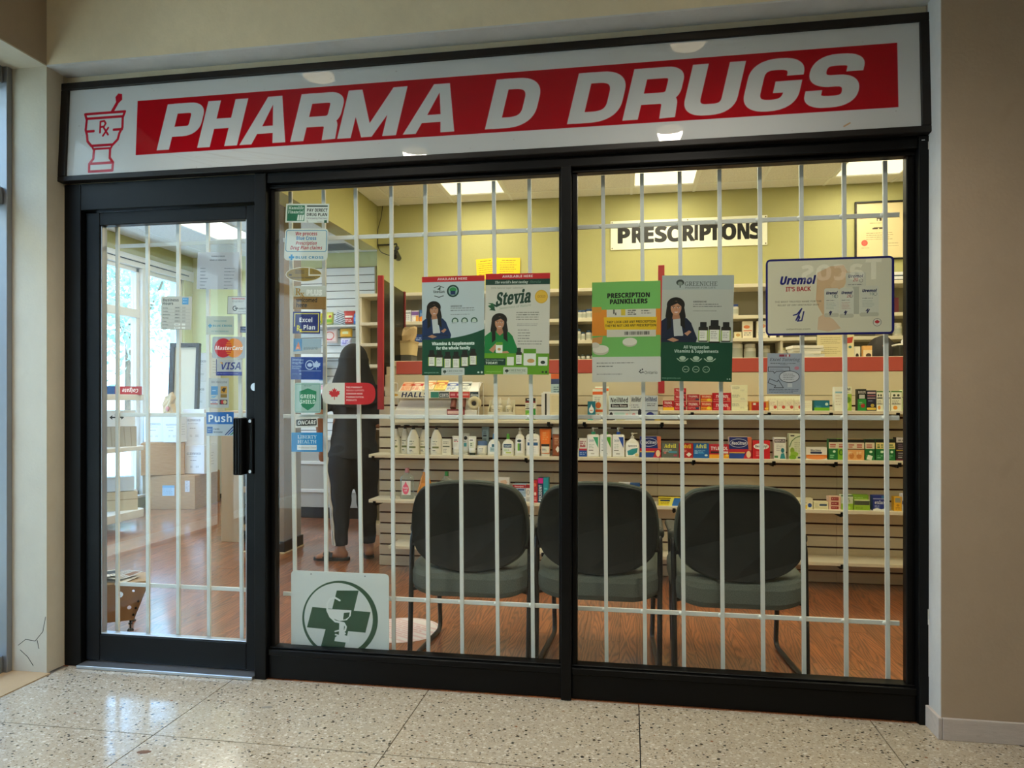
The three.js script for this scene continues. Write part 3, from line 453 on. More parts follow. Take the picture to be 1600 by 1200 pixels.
sheet('oval_sticker', 'gold oval sticker with white rim in the left window', pane, [-1.552, -1.376, 1.867, 1.862, 1.797], (g, w, h) => {
  R(g, 0, 0, w, h, '#d8d4c0'); E(g, w / 2, h / 2, w / 2 - 4, h / 2 - 4, '#8a6f1c'); R(g, w * 0.63, 0, 6, h * 0.6, '#d8d4c0'); R(g, w * 0.63, h * 0.5, w * 0.37, 6, '#d8d4c0'); T(g, 'PAY DIRECT', 46, 21, 8, '#2b2208', 'b', 44); T(g, 'DRUG PLAN', 46, 30, 8, '#2b2208', 'b', 44); R(g, 16, 33, 14, 6, '#2b2208'); T(g, 'PARTICIPATING PHARMACY', 22, 52, 9, '#2b2208', 'b', 120); T(g, '℞', w * 0.74, 24, 14, '#5a4810', 's'); }, { shape: (w, h) => new THREE.CircleGeometry(0.5, 48).scale(w, h, 1) });
sheet('gold_sticker', 'silver and gold sticker reading welcomed here', pane, [-1.514, -1.356, 1.779, 1.774, 1.671], (g, w, h) => {
  R(g, 0, 0, w, h, '#8d6a34'); R(g, 0, 0, w, 48, '#b9bcb4'); T(g, '℞', 8, 42, 46, '#a07a2c', 'bs', 46); g.save(); g.font = 'bold 32px sans-serif'; g.strokeStyle = '#e9e9e4'; g.lineWidth = 2.2; g.strokeText('PLUS', 62, 40); g.restore(); T(g, 'welcomed', 14, 72, 26, '#100c06', 'x', 102); T(g, 'here', 14, 95, 26, '#100c06', 'x'); });
sheet('blue_plan_sticker', 'dark blue square sticker with yellow border and white lettering', pane, [-1.517, -1.384, 1.662, 1.659, 1.561], (g, w, h) => {
  R(g, 0, 0, w, h, '#0d1c6e'); g.strokeStyle = '#d6c45c'; g.lineWidth = 5; g.strokeRect(9, 9, w - 18, h - 18); R(g, 5, h - 32, 30, 28, '#0d1c6e'); T(g, 'Excel', 30, 47, 28, '#eef0f6', 'b', 66); T(g, 'Plan', 50, 80, 28, '#eef0f6', 'b', 60); T(g, '℞', 18, 88, 36, '#e8d92c', 'b', 30); });
sheet('sky_sticker', 'pale blue sticker with an orange A and faint grey word, below the dark blue square', pane, [-1.514, -1.378, 1.539, 1.537, 1.468], (g, w, h) => {
  R(g, 0, 0, w, h, '#9fb6c8'); R(g, 0, 0, w * 0.3, h, '#3f7fb4'); P(g, [[0, h], [w, h], [w, h * 0.6], [0, h * 0.85]], '#b9bfc2'); P(g, [[24, 14], [36, 50], [28, 50], [24, 34], [16, 50], [10, 50]], '#d9743a'); E(g, 22, 42, 6, 5, '#f0a070'); T(g, 'assure', 48, 50, 20, '#7e8a92', 'b', 70); });
sheet('maple_plan_sticker', 'royal blue sticker with a pale globe and maple leaf outline', pane, [-1.527, -1.372, 1.455, 1.453, 1.3515], (g, w, h) => {
  R(g, 0, 0, w, h, '#123c94'); T(g, 'Direct-pay', 6, 17, 13, '#b8cdf0', '', 56); T(g, 'Drug Plan', 6, 31, 13, '#b8cdf0', '', 56); T(g, 'Participating', 6, 45, 8, '#b8cdf0'); T(g, 'Pharmacy', 6, 54, 8, '#b8cdf0'); O(g, 92, 36, 20, 20, '#b8cdf0', 4); E(g, 92, 36, 12, 9, '#b8cdf0'); leafMark(g, 124, 36, 21, '#b8cdf0'); R(g, 40, 62, w - 48, 1.5, '#b8cdf0'); L(g, 8, 76, 30, 1, 3, '#b8cdf0', 1.5); T(g, 'ESI', 42, 79, 7, '#b8cdf0', 'b'); });
sheet('shield_sticker', 'pale green sticker with a white-lettered green shield', pane, [-1.508, -1.381, 1.338, 1.337, 1.2], (g, w, h) => {
  R(g, 0, 0, w, h, '#9fbfb8'); g.strokeStyle = '#48837a'; g.lineWidth = 1; g.strokeRect(6, 8, w - 12, h - 14); T(g, 'WE ACCEPT', w / 2, 17, 7, '#4c6b66', 'c'); P(g, [[64, 26], [105, 40], [104, 82], [92, 108], [64, 126], [36, 108], [24, 82], [23, 40]], '#0e7f55'); T(g, 'GREEN', 64, 72, 25, '#dfeee6', 'bc', 74); T(g, 'SHIELD', 64, 95, 25, '#dfeee6', 'bc', 74); }, { shape: cut(0.012) });
sheet('capsule_sticker', 'capsule-shaped red and white sticker with a red maple leaf', pane, [-1.376, -1.122, 1.337, 1.336, 1.2385], (g, w, h) => {
  R(g, 0, 0, w, h, '#d9d6ce'); R(g, w * 0.425, 0, w, h, '#c8202a'); R(g, w * 0.42, 0, 2, h, '#e8e5dd'); leafMark(g, 60, 50, 28, '#c8202a'); ['THIS PHARMACY', 'PROUDLY SUPPORTS', 'CANADIAN MADE', 'PHARMACEUTICAL', 'PRODUCTS'].forEach((s, i) => T(g, s, w * 0.455, 24 + i * 14.5, 11, '#f2dcd8', i === 1 ? '' : 'b', [76, 84, 78, 84, 50][i])); }, { shape: cut(0.048) });
sheet('care_sticker', 'small white sticker with a black lettered band, above the bright blue one', pane, [-1.505, -1.397, 1.178, 1.182, 1.134], (g, w, h) => {
  R(g, 0, 0, w, h, '#d8d8d2'); L(g, 24, 4, 60, 1, 3, '#555', 1.4); R(g, 5, 9, w - 10, 29, '#0c0c0c', 4); T(g, 'ONCARE', w / 2, 32, 25, '#e8e8e4', 'bci', w - 18); L(g, 60, 42, 40, 1, 3, '#777', 1.2); });
sheet('blue_sticker', 'bright blue sticker with white capitals, lowest of the left window column', pane, [-1.524, -1.372, 1.11, 1.111, 1.023], (g, w, h) => {
  R(g, 0, 0, w, h, '#1583c4'); T(g, 'LIBERTY', w / 2, 27, 20, '#e6f0f6', 'sc', 92); T(g, 'HEALTH', w / 2, 49, 20, '#e6f0f6', 'sc', 92); R(g, 28, 56, 94, 23, '#dce4e8'); T(g, 'Professional Choice', w / 2, 72, 11, '#888', 'ci', 84); });
{ // translucent acrylic sheet with the green pharmacy cross
  const m = sheet('cross_panel', 'white acrylic panel with a green pharmacy cross, at the foot of the left window', 'sign', [-1.535, -1.066, 0.476, 0.476, 0.108], (g, w, h) => {
    R(g, 0, 0, w, h, '#d5dad8'); const G2 = '#1f4a30'; E(g, 236, 213, 182, 173, G2, -0.35); E(g, 229, 210, 165, 160, '#d5dad8', -0.4);
    P(g, [[222, 84], [326, 80], [303, 172], [382, 174], [358, 268], [276, 265], [258, 345], [146, 340], [168, 262], [78, 258], [104, 164], [200, 168]], G2);
    const wh = '#dfe3e1'; Q(g, [[236, 128], [212, 116], [190, 124], [176, 146], [176, 176], [190, 204], [214, 224], [256, 230], [266, 246], [262, 262], [252, 270]], wh, 9); P(g, [[178, 170], [292, 170], [288, 196], [270, 216], [236, 222], [204, 212], [184, 192]], wh); P(g, [[256, 184], [284, 180], [280, 200], [264, 212], [252, 214]], G2);
    P(g, [[234, 226], [258, 226], [256, 262], [260, 284], [284, 290], [280, 318], [210, 314], [214, 296], [232, 284]], wh); Q(g, [[214, 270], [240, 262], [262, 276], [240, 290], [216, 284]], wh, 7);
    E(g, 98, 14, 3, 3, '#70757a'); E(g, 356, 14, 3, 3, '#70757a'); L(g, 40, 400, 300, 1, 3, '#9a9', 2); }, { shape: (w, h) => { const g = extr(rrect(-w / 2, -h / 2, w / 2, h / 2, 0.022), 0.003, 0, 8); return g; }, z: -0.08, ppm: 1000, mat: phys('#ffffff', 0.6, { map: A1.tex }), turn: 0 });
}
// on the door
sheet('hours_notice', 'pale grey printed sheet listing hours, highest on the door glass', 'notice', [-1.995, -1.786, 1.95, 1.943, 1.774], (g, w, h) => {
  R(g, 0, 0, w, h, '#b4b8c4'); T(g, 'PHARMA D DRUGS', w / 2, 22, 8, '#333842', 'bc', 68); T(g, 'HOURS OF OPERATION', w / 2, 40, 8, '#333842', 'bc', 84); ['SUNDAY', 'MONDAY', 'TUESDAY', 'WEDNESDAY', 'THURSDAY', 'FRIDAY', 'SATURDAY'].forEach((d, i) => { T(g, d, 16, 78 + i * 15.5, 7, '#3d4350', 'b', [26, 28, 27, 40, 34, 26, 33][i]); L(g, 138, 74 + i * 15.5, i === 4 ? 40 : i === 6 ? 22 : 58, 1, 4, '#3d4350', 2.2); }); });
sheet('hours_sign', 'beige Business Hours card with a small blue square, on the door glass', 'notice', [-2.181, -2.023, 1.748, 1.744, 1.59], (g, w, h) => {
  R(g, 0, 0, w, h, '#bdb6a8'); T(g, 'Business', 6, 24, 18, '#111', 'b', 84); T(g, 'Hours', 6, 40, 18, '#111', 'b', 56); R(g, 108, 6, 32, 32, '#2f8cc8'); L(g, 112, 12, 24, 2, 14, '#d8ecf8', 2.4); for (let i = 0; i < 7; i++) { const y = 48 + i * 15.6; R(g, 6, y + 12, w - 14, 0.8, '#8d877c'); T(g, ['Monday', 'Tuesday', 'Wednesday', 'Thursday', 'Friday', 'Saturday', 'Sunday'][i], 8, y + 9, 7, '#333', 'b'); R(g, 70, y + 1, 30, 9, i > 4 ? '#e6e3da' : '#aaa498'); R(g, 108, y + 1, 18, 9, i > 4 ? '#e6e3da' : '#aaa498'); L(g, 74, y + 4, 20, 1, 3, '#333', 2.4); } });
sheet('alarm_sticker', 'white alarm warning sticker with a black G, upper right on the door', pane, [-1.841, -1.734, 1.74, 1.737, 1.656], (g, w, h) => {
  R(g, 0, 0, w, h, '#23262b'); R(g, 2, 2, w - 4, h - 4, '#c4c8ca'); T(g, 'WARNING', w / 2, 14, 9, '#b02030', 'bc', 66); L(g, 24, 20, 62, 2, 5, '#667', 2); O(g, 38, 55, 10, 10, '#16181c', 3.6); R(g, 38, 52, 14, 5, '#16181c'); R(g, 44, 44, 10, 7, '#c4c8ca'); T(g, 'GARETTE', 54, 60, 9, '#333', 'b', 46); L(g, 54, 68, 44, 1, 3, '#667', 2); });
sheet('welcome_sticker', 'pale green sticker with a small blue cross and teal lettering, on the door', pane, [-1.948, -1.808, 1.65, 1.647, 1.562], (g, w, h) => {
  R(g, 0, 0, w, h, '#b5bcb2'); T(g, 'WELCOME', w / 2, 26, 10, '#4a7e86', 'sc', 66); R(g, 10, 41, 18, 7, '#1b7fa8'); R(g, 15.5, 35.5, 7, 18, '#1b7fa8'); T(g, 'BLUE CROSS', 32, 49, 12, '#2a7c94', 'b', 98); T(g, 'SUBSCRIBERS', w / 2, 73, 9, '#4a7e86', 'sc', 86); });
sheet('tiny_sticker', 'tiny dark blue sticker beside the red and orange circles card', pane, [-1.777, -1.735, 1.599, 1.598, 1.57], (g, w, h) => { R(g, 0, 0, w, h, '#15224e'); T(g, 'FOR', w / 2, 12, 9, '#aeb8d8', 'bc'); T(g, 'Interac', w / 2, 24, 9, '#aeb8d8', 'bc', 34); });
sheet('card_sticker', 'sticker with overlapping red and orange circles on the door', pane, [-1.918, -1.751, 1.554, 1.551, 1.452], (g, w, h) => {
  R(g, 0, 0, w, h, '#a6aab0'); E(g, 56, 52, 44, 44, '#c01626'); E(g, 110, 52, 44, 44, '#dc8412'); g.save(); g.beginPath(); g.ellipse(110, 52, 44, 44, 0, 0, 7); g.clip(); g.beginPath(); g.ellipse(56, 52, 44, 44, 0, 0, 7); g.clip(); for (let i = 0; i < 9; i++) R(g, 60, 12 + i * 9.6, 48, 4.8, '#c01626'); g.restore(); T(g, 'MasterCard', 83, 61, 25, '#f2f0ec', 'bci', 142); }, { shape: cut(0.01) });
sheet('card_sticker', 'silver sticker with blue slanted letters and a blue stripe, under the two circles', pane, [-1.899, -1.769, 1.449, 1.448, 1.372], (g, w, h) => {
  R(g, 0, 0, w, h, '#b4b6b8'); R(g, 0, 0, 5, h, '#27306e'); T(g, 'VISA', 72, 48, 46, '#24307c', 'bci', 104); P(g, [[18, 14], [30, 14], [36, 26]], '#d89a2a'); R(g, 2, h - 18, w, 18, '#27348c'); L(g, 8, h - 11, 114, 1, 3, '#8d96c8', 3); });
sheet('card_sticker', 'grey We Welcome card with four little payment card pictures', pane, [-1.936, -1.834, 1.361, 1.36, 1.223], (g, w, h) => {
  R(g, 0, 0, w, h, '#b0b3b4'); T(g, 'We Welcome', w / 2, 24, 15, '#555d62', 'ci', 80); R(g, 12, 38, 34, 40, '#2a7db8'); L(g, 18, 56, 22, 1, 3, '#cfe4f2', 4); P(g, [[14, 84], [44, 80], [28, 92], [14, 90]], '#5d9ac4'); R(g, 60, 38, 32, 34, '#c08a2c'); P(g, [[64, 56], [74, 44], [88, 46], [78, 66]], '#3a2c16'); R(g, 60, 74, 32, 16, '#8a6a2c'); R(g, 10, 100, 36, 22, '#c8c8cc'); R(g, 10, 100, 36, 5, '#2c3a86'); R(g, 10, 117, 36, 5, '#a03a34'); T(g, 'VISA', 28, 116, 11, '#2c3a86', 'bc'); R(g, 56, 100, 38, 22, '#3c2c34'); E(g, 70, 111, 9, 9, '#b8202a'); E(g, 82, 111, 9, 9, '#c8b48c'); });
sheet('push_sticker', 'blue and pale sticker reading Push beside the door handle', pane, [-1.948, -1.809, 1.202, 1.203, 1.0925], (g, w, h) => {
  R(g, 0, 0, w, h, '#aebccc'); R(g, 0, 0, w, 56, '#1d66b4'); T(g, 'Push', w / 2, 46, 48, '#dfe9f2', 'bc', 126); R(g, 4, 68, 28, 30, '#1f5fae'); L(g, 8, 78, 20, 2, 9, '#cfe0f0', 2.6); T(g, 'Cards', 36, 82, 11, '#333c48', 'b'); T(g, 'Welcome', 36, 96, 11, '#333c48', 'b', 46); for (const [i, c] of [[0, '#1a2c6a'], [1, '#2454a4'], [2, '#2b7a5c']]) P(g, [[92 + i * 13, h - 4], [98 + i * 13, h - 4], [w - 2, 70 + i * 14], [w - 2, 62 + i * 14]], c); });
// posters in the windows
const social = (g, x, y, s, c) => { E(g, x, y, s, s * 0.8, c); E(g, x + s * 3, y, s, s, c); };
sheet('poster', 'green and white poster with a woman in a blue jacket above six supplement bottles', 'poster', [-0.906, -0.624, 1.803, 1.803, 1.368], (g, w, h) => {
  R(g, 0, 0, w, h, '#b9c6cb'); R(g, 0, 0, w, 25, '#bf1f26'); T(g, 'AVAILABLE HERE', 138, 18, 15, '#eadada', 'bc', 134);
  T(g, 'VeeGan', 78, 74, 17, '#1c211e', 'bc', 52); Q(g, [[56, 50], [78, 42], [100, 50]], '#1c211e', 2.5); P(g, [[70, 58], [86, 44], [84, 60]], '#22402c'); Q(g, [[58, 86], [78, 92], [98, 86]], '#1c211e', 3); E(g, 141, 66, 27, 27, '#0e3b34'); E(g, 141, 66, 20, 20, '#8fb0a8'); E(g, 141, 60, 15, 10, '#2d8a4a'); R(g, 130, 66, 22, 16, '#17305a');
  lady(g, 54, 148, 58, '#0d2c56', '#c3c9cc'); T(g, 'GREENICHE', 130, 136, 9, '#444', 'b', 52); L(g, 130, 140, 116, 2, 10, '#555', 3); L(g, 130, 168, 90, 1, 8, '#777', 2.4); for (let i = 0; i < 3; i++) { E(g, 150 + i * 43, 198, 15, 15, '#22503c'); E(g, 150 + i * 43, 198, 10, 10, '#b9c8bd'); R(g, 133 + i * 43, 203, 34, 10, '#b9c6cb'); L(g, 136 + i * 43, 205, 28, 1, 4, '#555', 2.4); }
  g.fillStyle = '#064a33'; g.beginPath(); g.moveTo(0, 278); g.quadraticCurveTo(170, 282, w, 234); g.lineTo(w, h); g.lineTo(0, h); g.fill(); T(g, 'Vitamins & Supplements', 141, 302, 17, '#e2ece6', 'bcx', 192); T(g, 'for the whole family', 141, 322, 17, '#e2ece6', 'bcx', 154);
  for (const [x, y] of [[28, 324], [62, 326], [100, 332], [138, 332], [177, 326], [214, 320]]) vial(g, x, y, 32, 74); R(g, 88, h - 32, 104, 36, '#c3cbc8', 5); tree(g, 103, h - 12, 16, '#3a4a42'); T(g, 'GREENICHE', 114, h - 13, 13, '#4a554e', 's', 72); L(g, 114, h - 8, 70, 1, 3, '#777', 1.6); T(g, 'www.greeniche.com', 10, h - 9, 8, '#b8ccc2', '', 66); social(g, 254, h - 12, 5, '#c8d6ce'); }, { turn: 0, warp: (u, v) => 0.002 * Math.sin(v * 5 + u * 2) });
sheet('poster', 'white and green sweetener poster with a woman in a green sweater holding a packet', 'poster', [-0.622, -0.339, 1.81, 1.803, 1.369], (g, w, h) => {
  R(g, 0, 0, w, h, '#c9c7bc'); R(g, 0, 0, w, 25, '#bf1f26'); T(g, 'AVAILABLE HERE', 141, 18, 15, '#eadada', 'bc', 134); R(g, 0, 25, w, 24, '#0d3b30'); T(g, "The world's best tasting", 40, 43, 15, '#d9ddd4', 'bsi', 146); T(g, 'Stevia', 194, 43, 15, '#5d7d6c', 'bsi', 48); T(g, '100% Natural Sugar Substitute', 22, 66, 10, '#8a8d80', 'i', 144);
  g.save(); g.translate(46, 138); g.rotate(-0.09); T(g, 'Stevia', 0, 0, 74, '#0f3a2c', 'bsix', 154); Q(g, [[-14, -6], [4, 4], [26, -4]], '#0f3a2c', 8); g.restore(); P(g, [[12, 140], [30, 134], [44, 146], [30, 156]], '#1d5a38'); P(g, [[18, 158], [40, 144], [46, 162]], '#174a2e'); P(g, [[12, 128], [34, 128], [42, 142]], '#226440'); g.save(); g.translate(62, 156); g.rotate(-0.1); T(g, 'Sweetness of Nature', 0, 0, 14, '#8b9a86', 'i', 140); g.restore();
  E(g, 246, 102, 28, 29, '#c9a02e'); E(g, 246, 102, 24, 25, '#d8ae3c'); T(g, 'GOLD', 246, 106, 13, '#7d5f14', 'sc');
  lady(g, 64, 214, 62, '#0d7a3c', null, true); L(g, 138, 168, 104, 4, 10, '#5c5e56', 3.2); L(g, 142, 218, 100, 2, 7, '#777', 2); L(g, 146, 244, 60, 4, 12, '#555', 3); L(g, 146, 292, 118, 2, 12, '#555', 3);
  R(g, 0, 346, w, h - 346, '#5f9a1c'); R(g, 0, 368, 94, 30, '#0d3b30', 3); T(g, 'Make a healthy change', 6, 378, 8, '#c9d6c4', '', 80); T(g, 'TODAY!', 6, 393, 15, '#e4ece0', 'b'); R(g, 100, 350, 30, 48, '#e2e4da', 3); R(g, 100, 350, 30, 12, '#63a028'); vial(g, 140, 322, 24, 74, '#16301f', '#e2e4da', '#e2e4da'); R(g, 172, 326, 54, 72, '#e2e4da', 4); R(g, 172, 326, 54, 20, '#58921f'); E(g, 204, 378, 16, 9, '#c79a5c'); R(g, 236, 348, 40, 50, '#e2e4da', 3); R(g, 236, 348, 40, 13, '#58921f'); E(g, 256, 384, 10, 7, '#2a3a30'); R(g, 84, h - 32, 106, 36, '#c3cbb8', 5); tree(g, 100, h - 12, 16, '#2c3a30'); T(g, 'GREENICHE', 111, h - 13, 13, '#4a554e', 's', 72); L(g, 111, h - 8, 70, 1, 3, '#777', 1.6); T(g, 'www.greeniche.com', 10, h - 9, 8, '#a8cc78', '', 66); social(g, 256, h - 12, 5, '#1c3418'); }, { turn: 0.6, warp: (u, v) => 0.002 * Math.cos(v * 4 - u * 3) });
sheet('poster', 'wrinkled green and orange PRESCRIPTION PAINKILLERS poster', 'poster', [-0.157, 0.129, 1.758, 1.76, 1.334], (g, w, h) => {
  R(g, 0, 0, w, h, '#6fae5c'); T(g, 'PRESCRIPTION', w / 2 + 10, 68, 27, '#161c12', 'bcx', 180); T(g, 'PAINKILLERS', w / 2 + 10, 94, 27, '#161c12', 'bcx', 158); R(g, 0, 118, w, 110, '#d8872a'); R(g, 0, 106, 40, 24, '#c98a32'); R(g, 62, 118, 204, 116, '#c9c5b8'); P(g, [[50, 150], [w - 16, 152], [w - 18, 206], [54, 202]], '#dcb61e'); T(g, '℞', 88, 138, 26, '#222', 'b'); R(g, 122, 118, 18, 26, '#c9b23a'); L(g, 150, 122, 36, 3, 8, '#333', 4); L(g, 206, 124, 44, 2, 10, '#555', 4); T(g, 'THEY LOOK LIKE ANY PRESCRIPTION', 62, 176, 14, '#241f0c', 'b', 204); T(g, "THEY'RE NOT LIKE ANY PRESCRIPTION", 56, 192, 14, '#241f0c', 'b', 212); for (let i = 0; i < 26; i++) R(g, 136 + i * 4, 212, rr(0.8, 3), 14, '#222');
  P(g, [[0, 238], [46, 230], [40, 262], [0, 268]], '#c08a4a'); E(g, 158, 258, 30, 18, '#b9b2a2'); E(g, 158, 254, 30, 16, '#d5d0c2'); E(g, 36, 290, 34, 20, '#b9b2a2'); E(g, 36, 284, 34, 17, '#d5d0c2'); E(g, 12, 268, 20, 12, '#c5c0b2'); R(g, 0, 318, w, h, '#c6c6c0'); L(g, 20, 342, 196, 1, 10, '#555', 3); L(g, 20, 356, 78, 1, 10, '#222', 3.4); L(g, 20, 390, 116, 1, 10, '#555', 2.4); T(g, 'Ontario', 218, 392, 18, '#333', '', 54); for (const [a, b] of [[202, 376], [210, 372], [204, 386], [212, 384], [198, 382]]) E(g, a, b, 3, 3, '#333'); }, { warp: (u, v) => 0.004 * Math.sin(u * 9 + v * 3) * (0.5 + v) + 0.003 * Math.sin(v * 11), turn: 0.3 });
sheet('poster', 'grey and dark green poster with a smiling woman in a dark jacket beside three bottles', 'poster', [0.131, 0.421, 1.779, 1.773, 1.335], (g, w, h) => {
  R(g, 0, 0, w, h, '#b0b2aa'); R(g, 0, 0, w, 60, '#a2acaa'); tree(g, 74, 38, 32, '#3a443e'); E(g, 74, 34, 10, 8, '#7a867c'); T(g, 'GREENICHE', 92, 44, 24, '#3c4440', 's', 132); T(g, 'PASSION FOR LIFE', 94, 55, 9, '#5a625e', 's', 124);
  lady(g, 58, 136, 66, '#141d34', '#b3b6b6'); T(g, 'GREENICHE', 128, 113, 9, '#444', 'b', 54); L(g, 128, 119, 124, 2, 9, '#555', 3); L(g, 128, 147, 96, 1, 8, '#777', 2.4); R(g, 0, 278, w, h, '#06422a'); vial(g, 152, 194, 38, 82); vial(g, 193, 186, 46, 94); vial(g, 243, 194, 38, 82); T(g, 'All Vegetarian', w / 2, 304, 17, '#c8d6cc', 'bc', 104); T(g, 'Vitamins & Supplements', w / 2, 321, 17, '#c8d6cc', 'bc', 178); for (let i = 0; i < 3; i++) { E(g, 90 + i * 55, 344, 13, 9, '#a9bba6'); Q(g, [[68 + i * 55, 346], [80 + i * 55, 356], [100 + i * 55, 356], [112 + i * 55, 346]], '#a9bba6', 4); O(g, 104 + i * 41, 390, 13, 12, '#a9bba6', 2.4); L(g, 96 + i * 41, 389, 16, 1, 3, '#a9bba6', 4); } T(g, 'www.greeniche.com', 8, h - 10, 8, '#9db8a8', '', 76); social(g, 272, h - 12, 3, '#b8ccc2'); }, { turn: 1, warp: (u, v) => 0.0015 * Math.sin(v * 4) });
sheet('advert_board', 'wide cream advertising board with navy border reading IT\'S BACK and pump bottles', 'sign', [0.551, 1.041, 1.833, 1.833, 1.521], (g, w, h) => {
  R(g, 0, 0, w, h, '#17196a'); R(g, 8, 9, w - 18, h - 18, '#d6d0b8', 8); P(g, [[200, 60], [250, 36], [300, 32], [330, 90], [300, 100], [250, 140], [232, 180], [248, 215], [226, 240], [204, 200], [194, 170]], '#d1b08a'); P(g, [[250, 110], [290, 60], [330, 60], [300, 120], [262, 140]], '#d8b994'); P(g, [[204, 240], [226, 226], [262, 250], [290, 286], [240, 298], [200, 290]], '#d6b898');
  T(g, 'Uremol', 52, 104, 44, '#14176a', 'bix', 138); T(g, "IT'S BACK", 78, 132, 24, '#a81c26', 'x', 96); T(g, 'THE MOST TRUSTED NAME FOR THE', 36, 178, 10, '#6a675a', '', 180); T(g, 'RELIEF OF DRY IRRITATED SKIN', 46, 192, 10, '#6a675a', '', 160); Q(g, [[108, 230], [122, 226], [140, 204], [118, 250], [122, 244], [130, 234], [132, 240], [124, 254], [140, 252], [148, 216]], '#1a1d6e', 5); T(g, 'odantius.com', 80, 290, 9, '#77705e', '', 94);
  const bt = (x, y, a, b, n, c) => { R(g, x, y, a, b, '#cfcdbd', 9); R(g, x, y + b - 16, a, 16, '#bdbaa6', 7); T(g, 'Uremol', x + a / 2, y + 24, 15, '#1a1d4e', 'bcix', a * 0.76); T(g, n, x + a * 0.5, y + 38, 16, c, ''); O(g, x + a * 0.82, y + 33, 6, 6, '#666', 1.2); L(g, x + a * 0.15, y + 48, a * 0.66, 1, 5, '#777', 2.6); L(g, x + a * 0.15, y + 58, a * 0.66, 5, 6, c, 1); Q(g, [[x + a * 0.34, y + 100], [x + a * 0.44, y + 92], [x + a * 0.4, y + 108], [x + a * 0.52, y + 94]], '#1a1d4e', 3); };
  R(g, 308, 62, 76, 60, '#cbc9b8', 8); T(g, 'Uremol', 316, 84, 17, '#1a1d4e', 'bi', 56); T(g, '20', 334, 98, 18, '#b0242c', 'i'); O(g, 366, 96, 6, 7, '#666', 1.2); L(g, 316, 110, 56, 1, 5, '#777', 3); R(g, 334, 120, 24, 110, '#b5b4a4'); bt(226, 124, 56, 116, '10', '#5a7a78'); bt(284, 124, 54, 120, '20', '#a03038'); bt(360, 118, 72, 122, '10', '#5a7a78'); E(g, 426, 264, 15, 15, '#d8d4c4'); O(g, 426, 264, 15, 15, '#555', 1.6); leafMark(g, 426, 263, 10, '#b0242c'); }, { shape: (w, h) => extr(rrect(-w / 2, -h / 2, w / 2, h / 2, 0.022), 0.003, 0, 8), mat: gloss1, z: -0.064, ppm: 1300, turn: 0 });
sheet('flyer', 'small grey-blue tutoring flyer with speech bubbles and an arrow', 'notice', [0.556, 0.689, 1.449, 1.447, 1.281], (g, w, h) => {
  R(g, 0, 0, w, h, '#9ea6b4'); R(g, 46, 5, 20, 9, '#8c3040'); R(g, 70, 5, 18, 9, '#a02a34'); R(g, 75, 5, 8, 9, '#d8d4d8'); T(g, 'Excel Tutoring', w / 2, 32, 17, '#1c1f28', 'sci', 116); L(g, 12, 40, 104, 1, 4, '#333', 2.2); L(g, 50, 46, 36, 1, 4, '#333', 1.6); Q(g, [[4, 56], [86, 56], [88, 72], [36, 74], [28, 82], [24, 74], [4, 74]], '#1a1a1e', 2, true); E(g, 114, 60, 9, 7, '#c07a88'); E(g, 86, 95, 38, 23, '#c4c6cc'); O(g, 86, 95, 38, 23, '#1a1a1e', 2); L(g, 62, 84, 48, 4, 7, '#444', 2); Q(g, [[10, 104], [40, 116], [44, 108], [64, 140], [28, 140], [34, 132], [4, 120]], '#1a1a1e', 2, true); R(g, 80, 122, 18, 16, '#c4c8cc'); L(g, 8, 146, 116, 3, 6, '#2a3344', 2); L(g, 10, 64, 66, 2, 4, '#667', 1.6); });
// ---------------------------------------------------------------- goods: cartons, bottles, tubes
const cols = {}; const col = (c, r = 0.45) => (cols[c + r] ??= std(c, r));
const clearPl = phys('#eef4f2', 0.06, { transmission: 0.92, thickness: 0, ior: 1.4 });
function carton(label, x, y, z, w, h, d, side, draw, group, name = 'carton', cat = 'box', ry = 0) {   // x centre, y foot, z front face
  const W = 100 * w / h, uv = A2.add(W, 100, 1000 * Math.min(1.6, 1050 * h / 100), (g, a, b) => { R(g, 0, 0, a, b, side); draw?.(g, a, b); }), sv = A2.add(6, 6, 1000, (g) => R(g, 0, 0, 6, 6, side));
  const g = box(w, h, d, 0, h / 2, -d / 2).toNonIndexed(), a = g.attributes.uv, n = g.attributes.normal;
  for (let i = 0; i < a.count; i++) { const q = n.getZ(i) > 0.5 ? uv : sv; a.setXY(i, q.u0 + (q.u1 - q.u0) * a.getX(i), q.v0 + (q.v1 - q.v0) * a.getY(i)); }
  const m = solo(name, g, pack, label, cat, group); m.position.set(x, y, z); m.rotation.y = ry; return m;
}
const sgn = (v, p) => Math.sign(v) * Math.pow(Math.abs(v), p);
function loft(rows, seg = 28) {                                       // rows [y, half width, half depth, squareness 2..6] joined to a closed body
  const pos = [], idx = [];
  rows.forEach(([y, a, b, n = 2]) => { for (let i = 0; i < seg; i++) { const t = i / seg * 6.28318; pos.push(a * sgn(Math.cos(t), 2 / n), y, b * sgn(Math.sin(t), 2 / n)); } });
  for (let j = 0; j < rows.length - 1; j++) for (let i = 0; i < seg; i++) { const p = j * seg + i, q = j * seg + (i + 1) % seg; idx.push(p, p + seg, q, q, p + seg, q + seg); }
  const c0 = pos.length / 3; pos.push(0, rows[0][0], 0, 0, rows[rows.length - 1][0], 0); const l = (rows.length - 1) * seg;
  for (let i = 0; i < seg; i++) { idx.push(c0, i, (i + 1) % seg, c0 + 1, l + (i + 1) % seg, l + i); }
  const g = new THREE.BufferGeometry(); g.setAttribute('position', new THREE.Float32BufferAttribute(pos, 3)); g.setIndex(idx); g.setAttribute('uv', new THREE.Float32BufferAttribute(new Float32Array(pos.length / 3 * 2), 2)); g.computeVertexNormals(); return toCreasedNormals(g, 0.7);
}
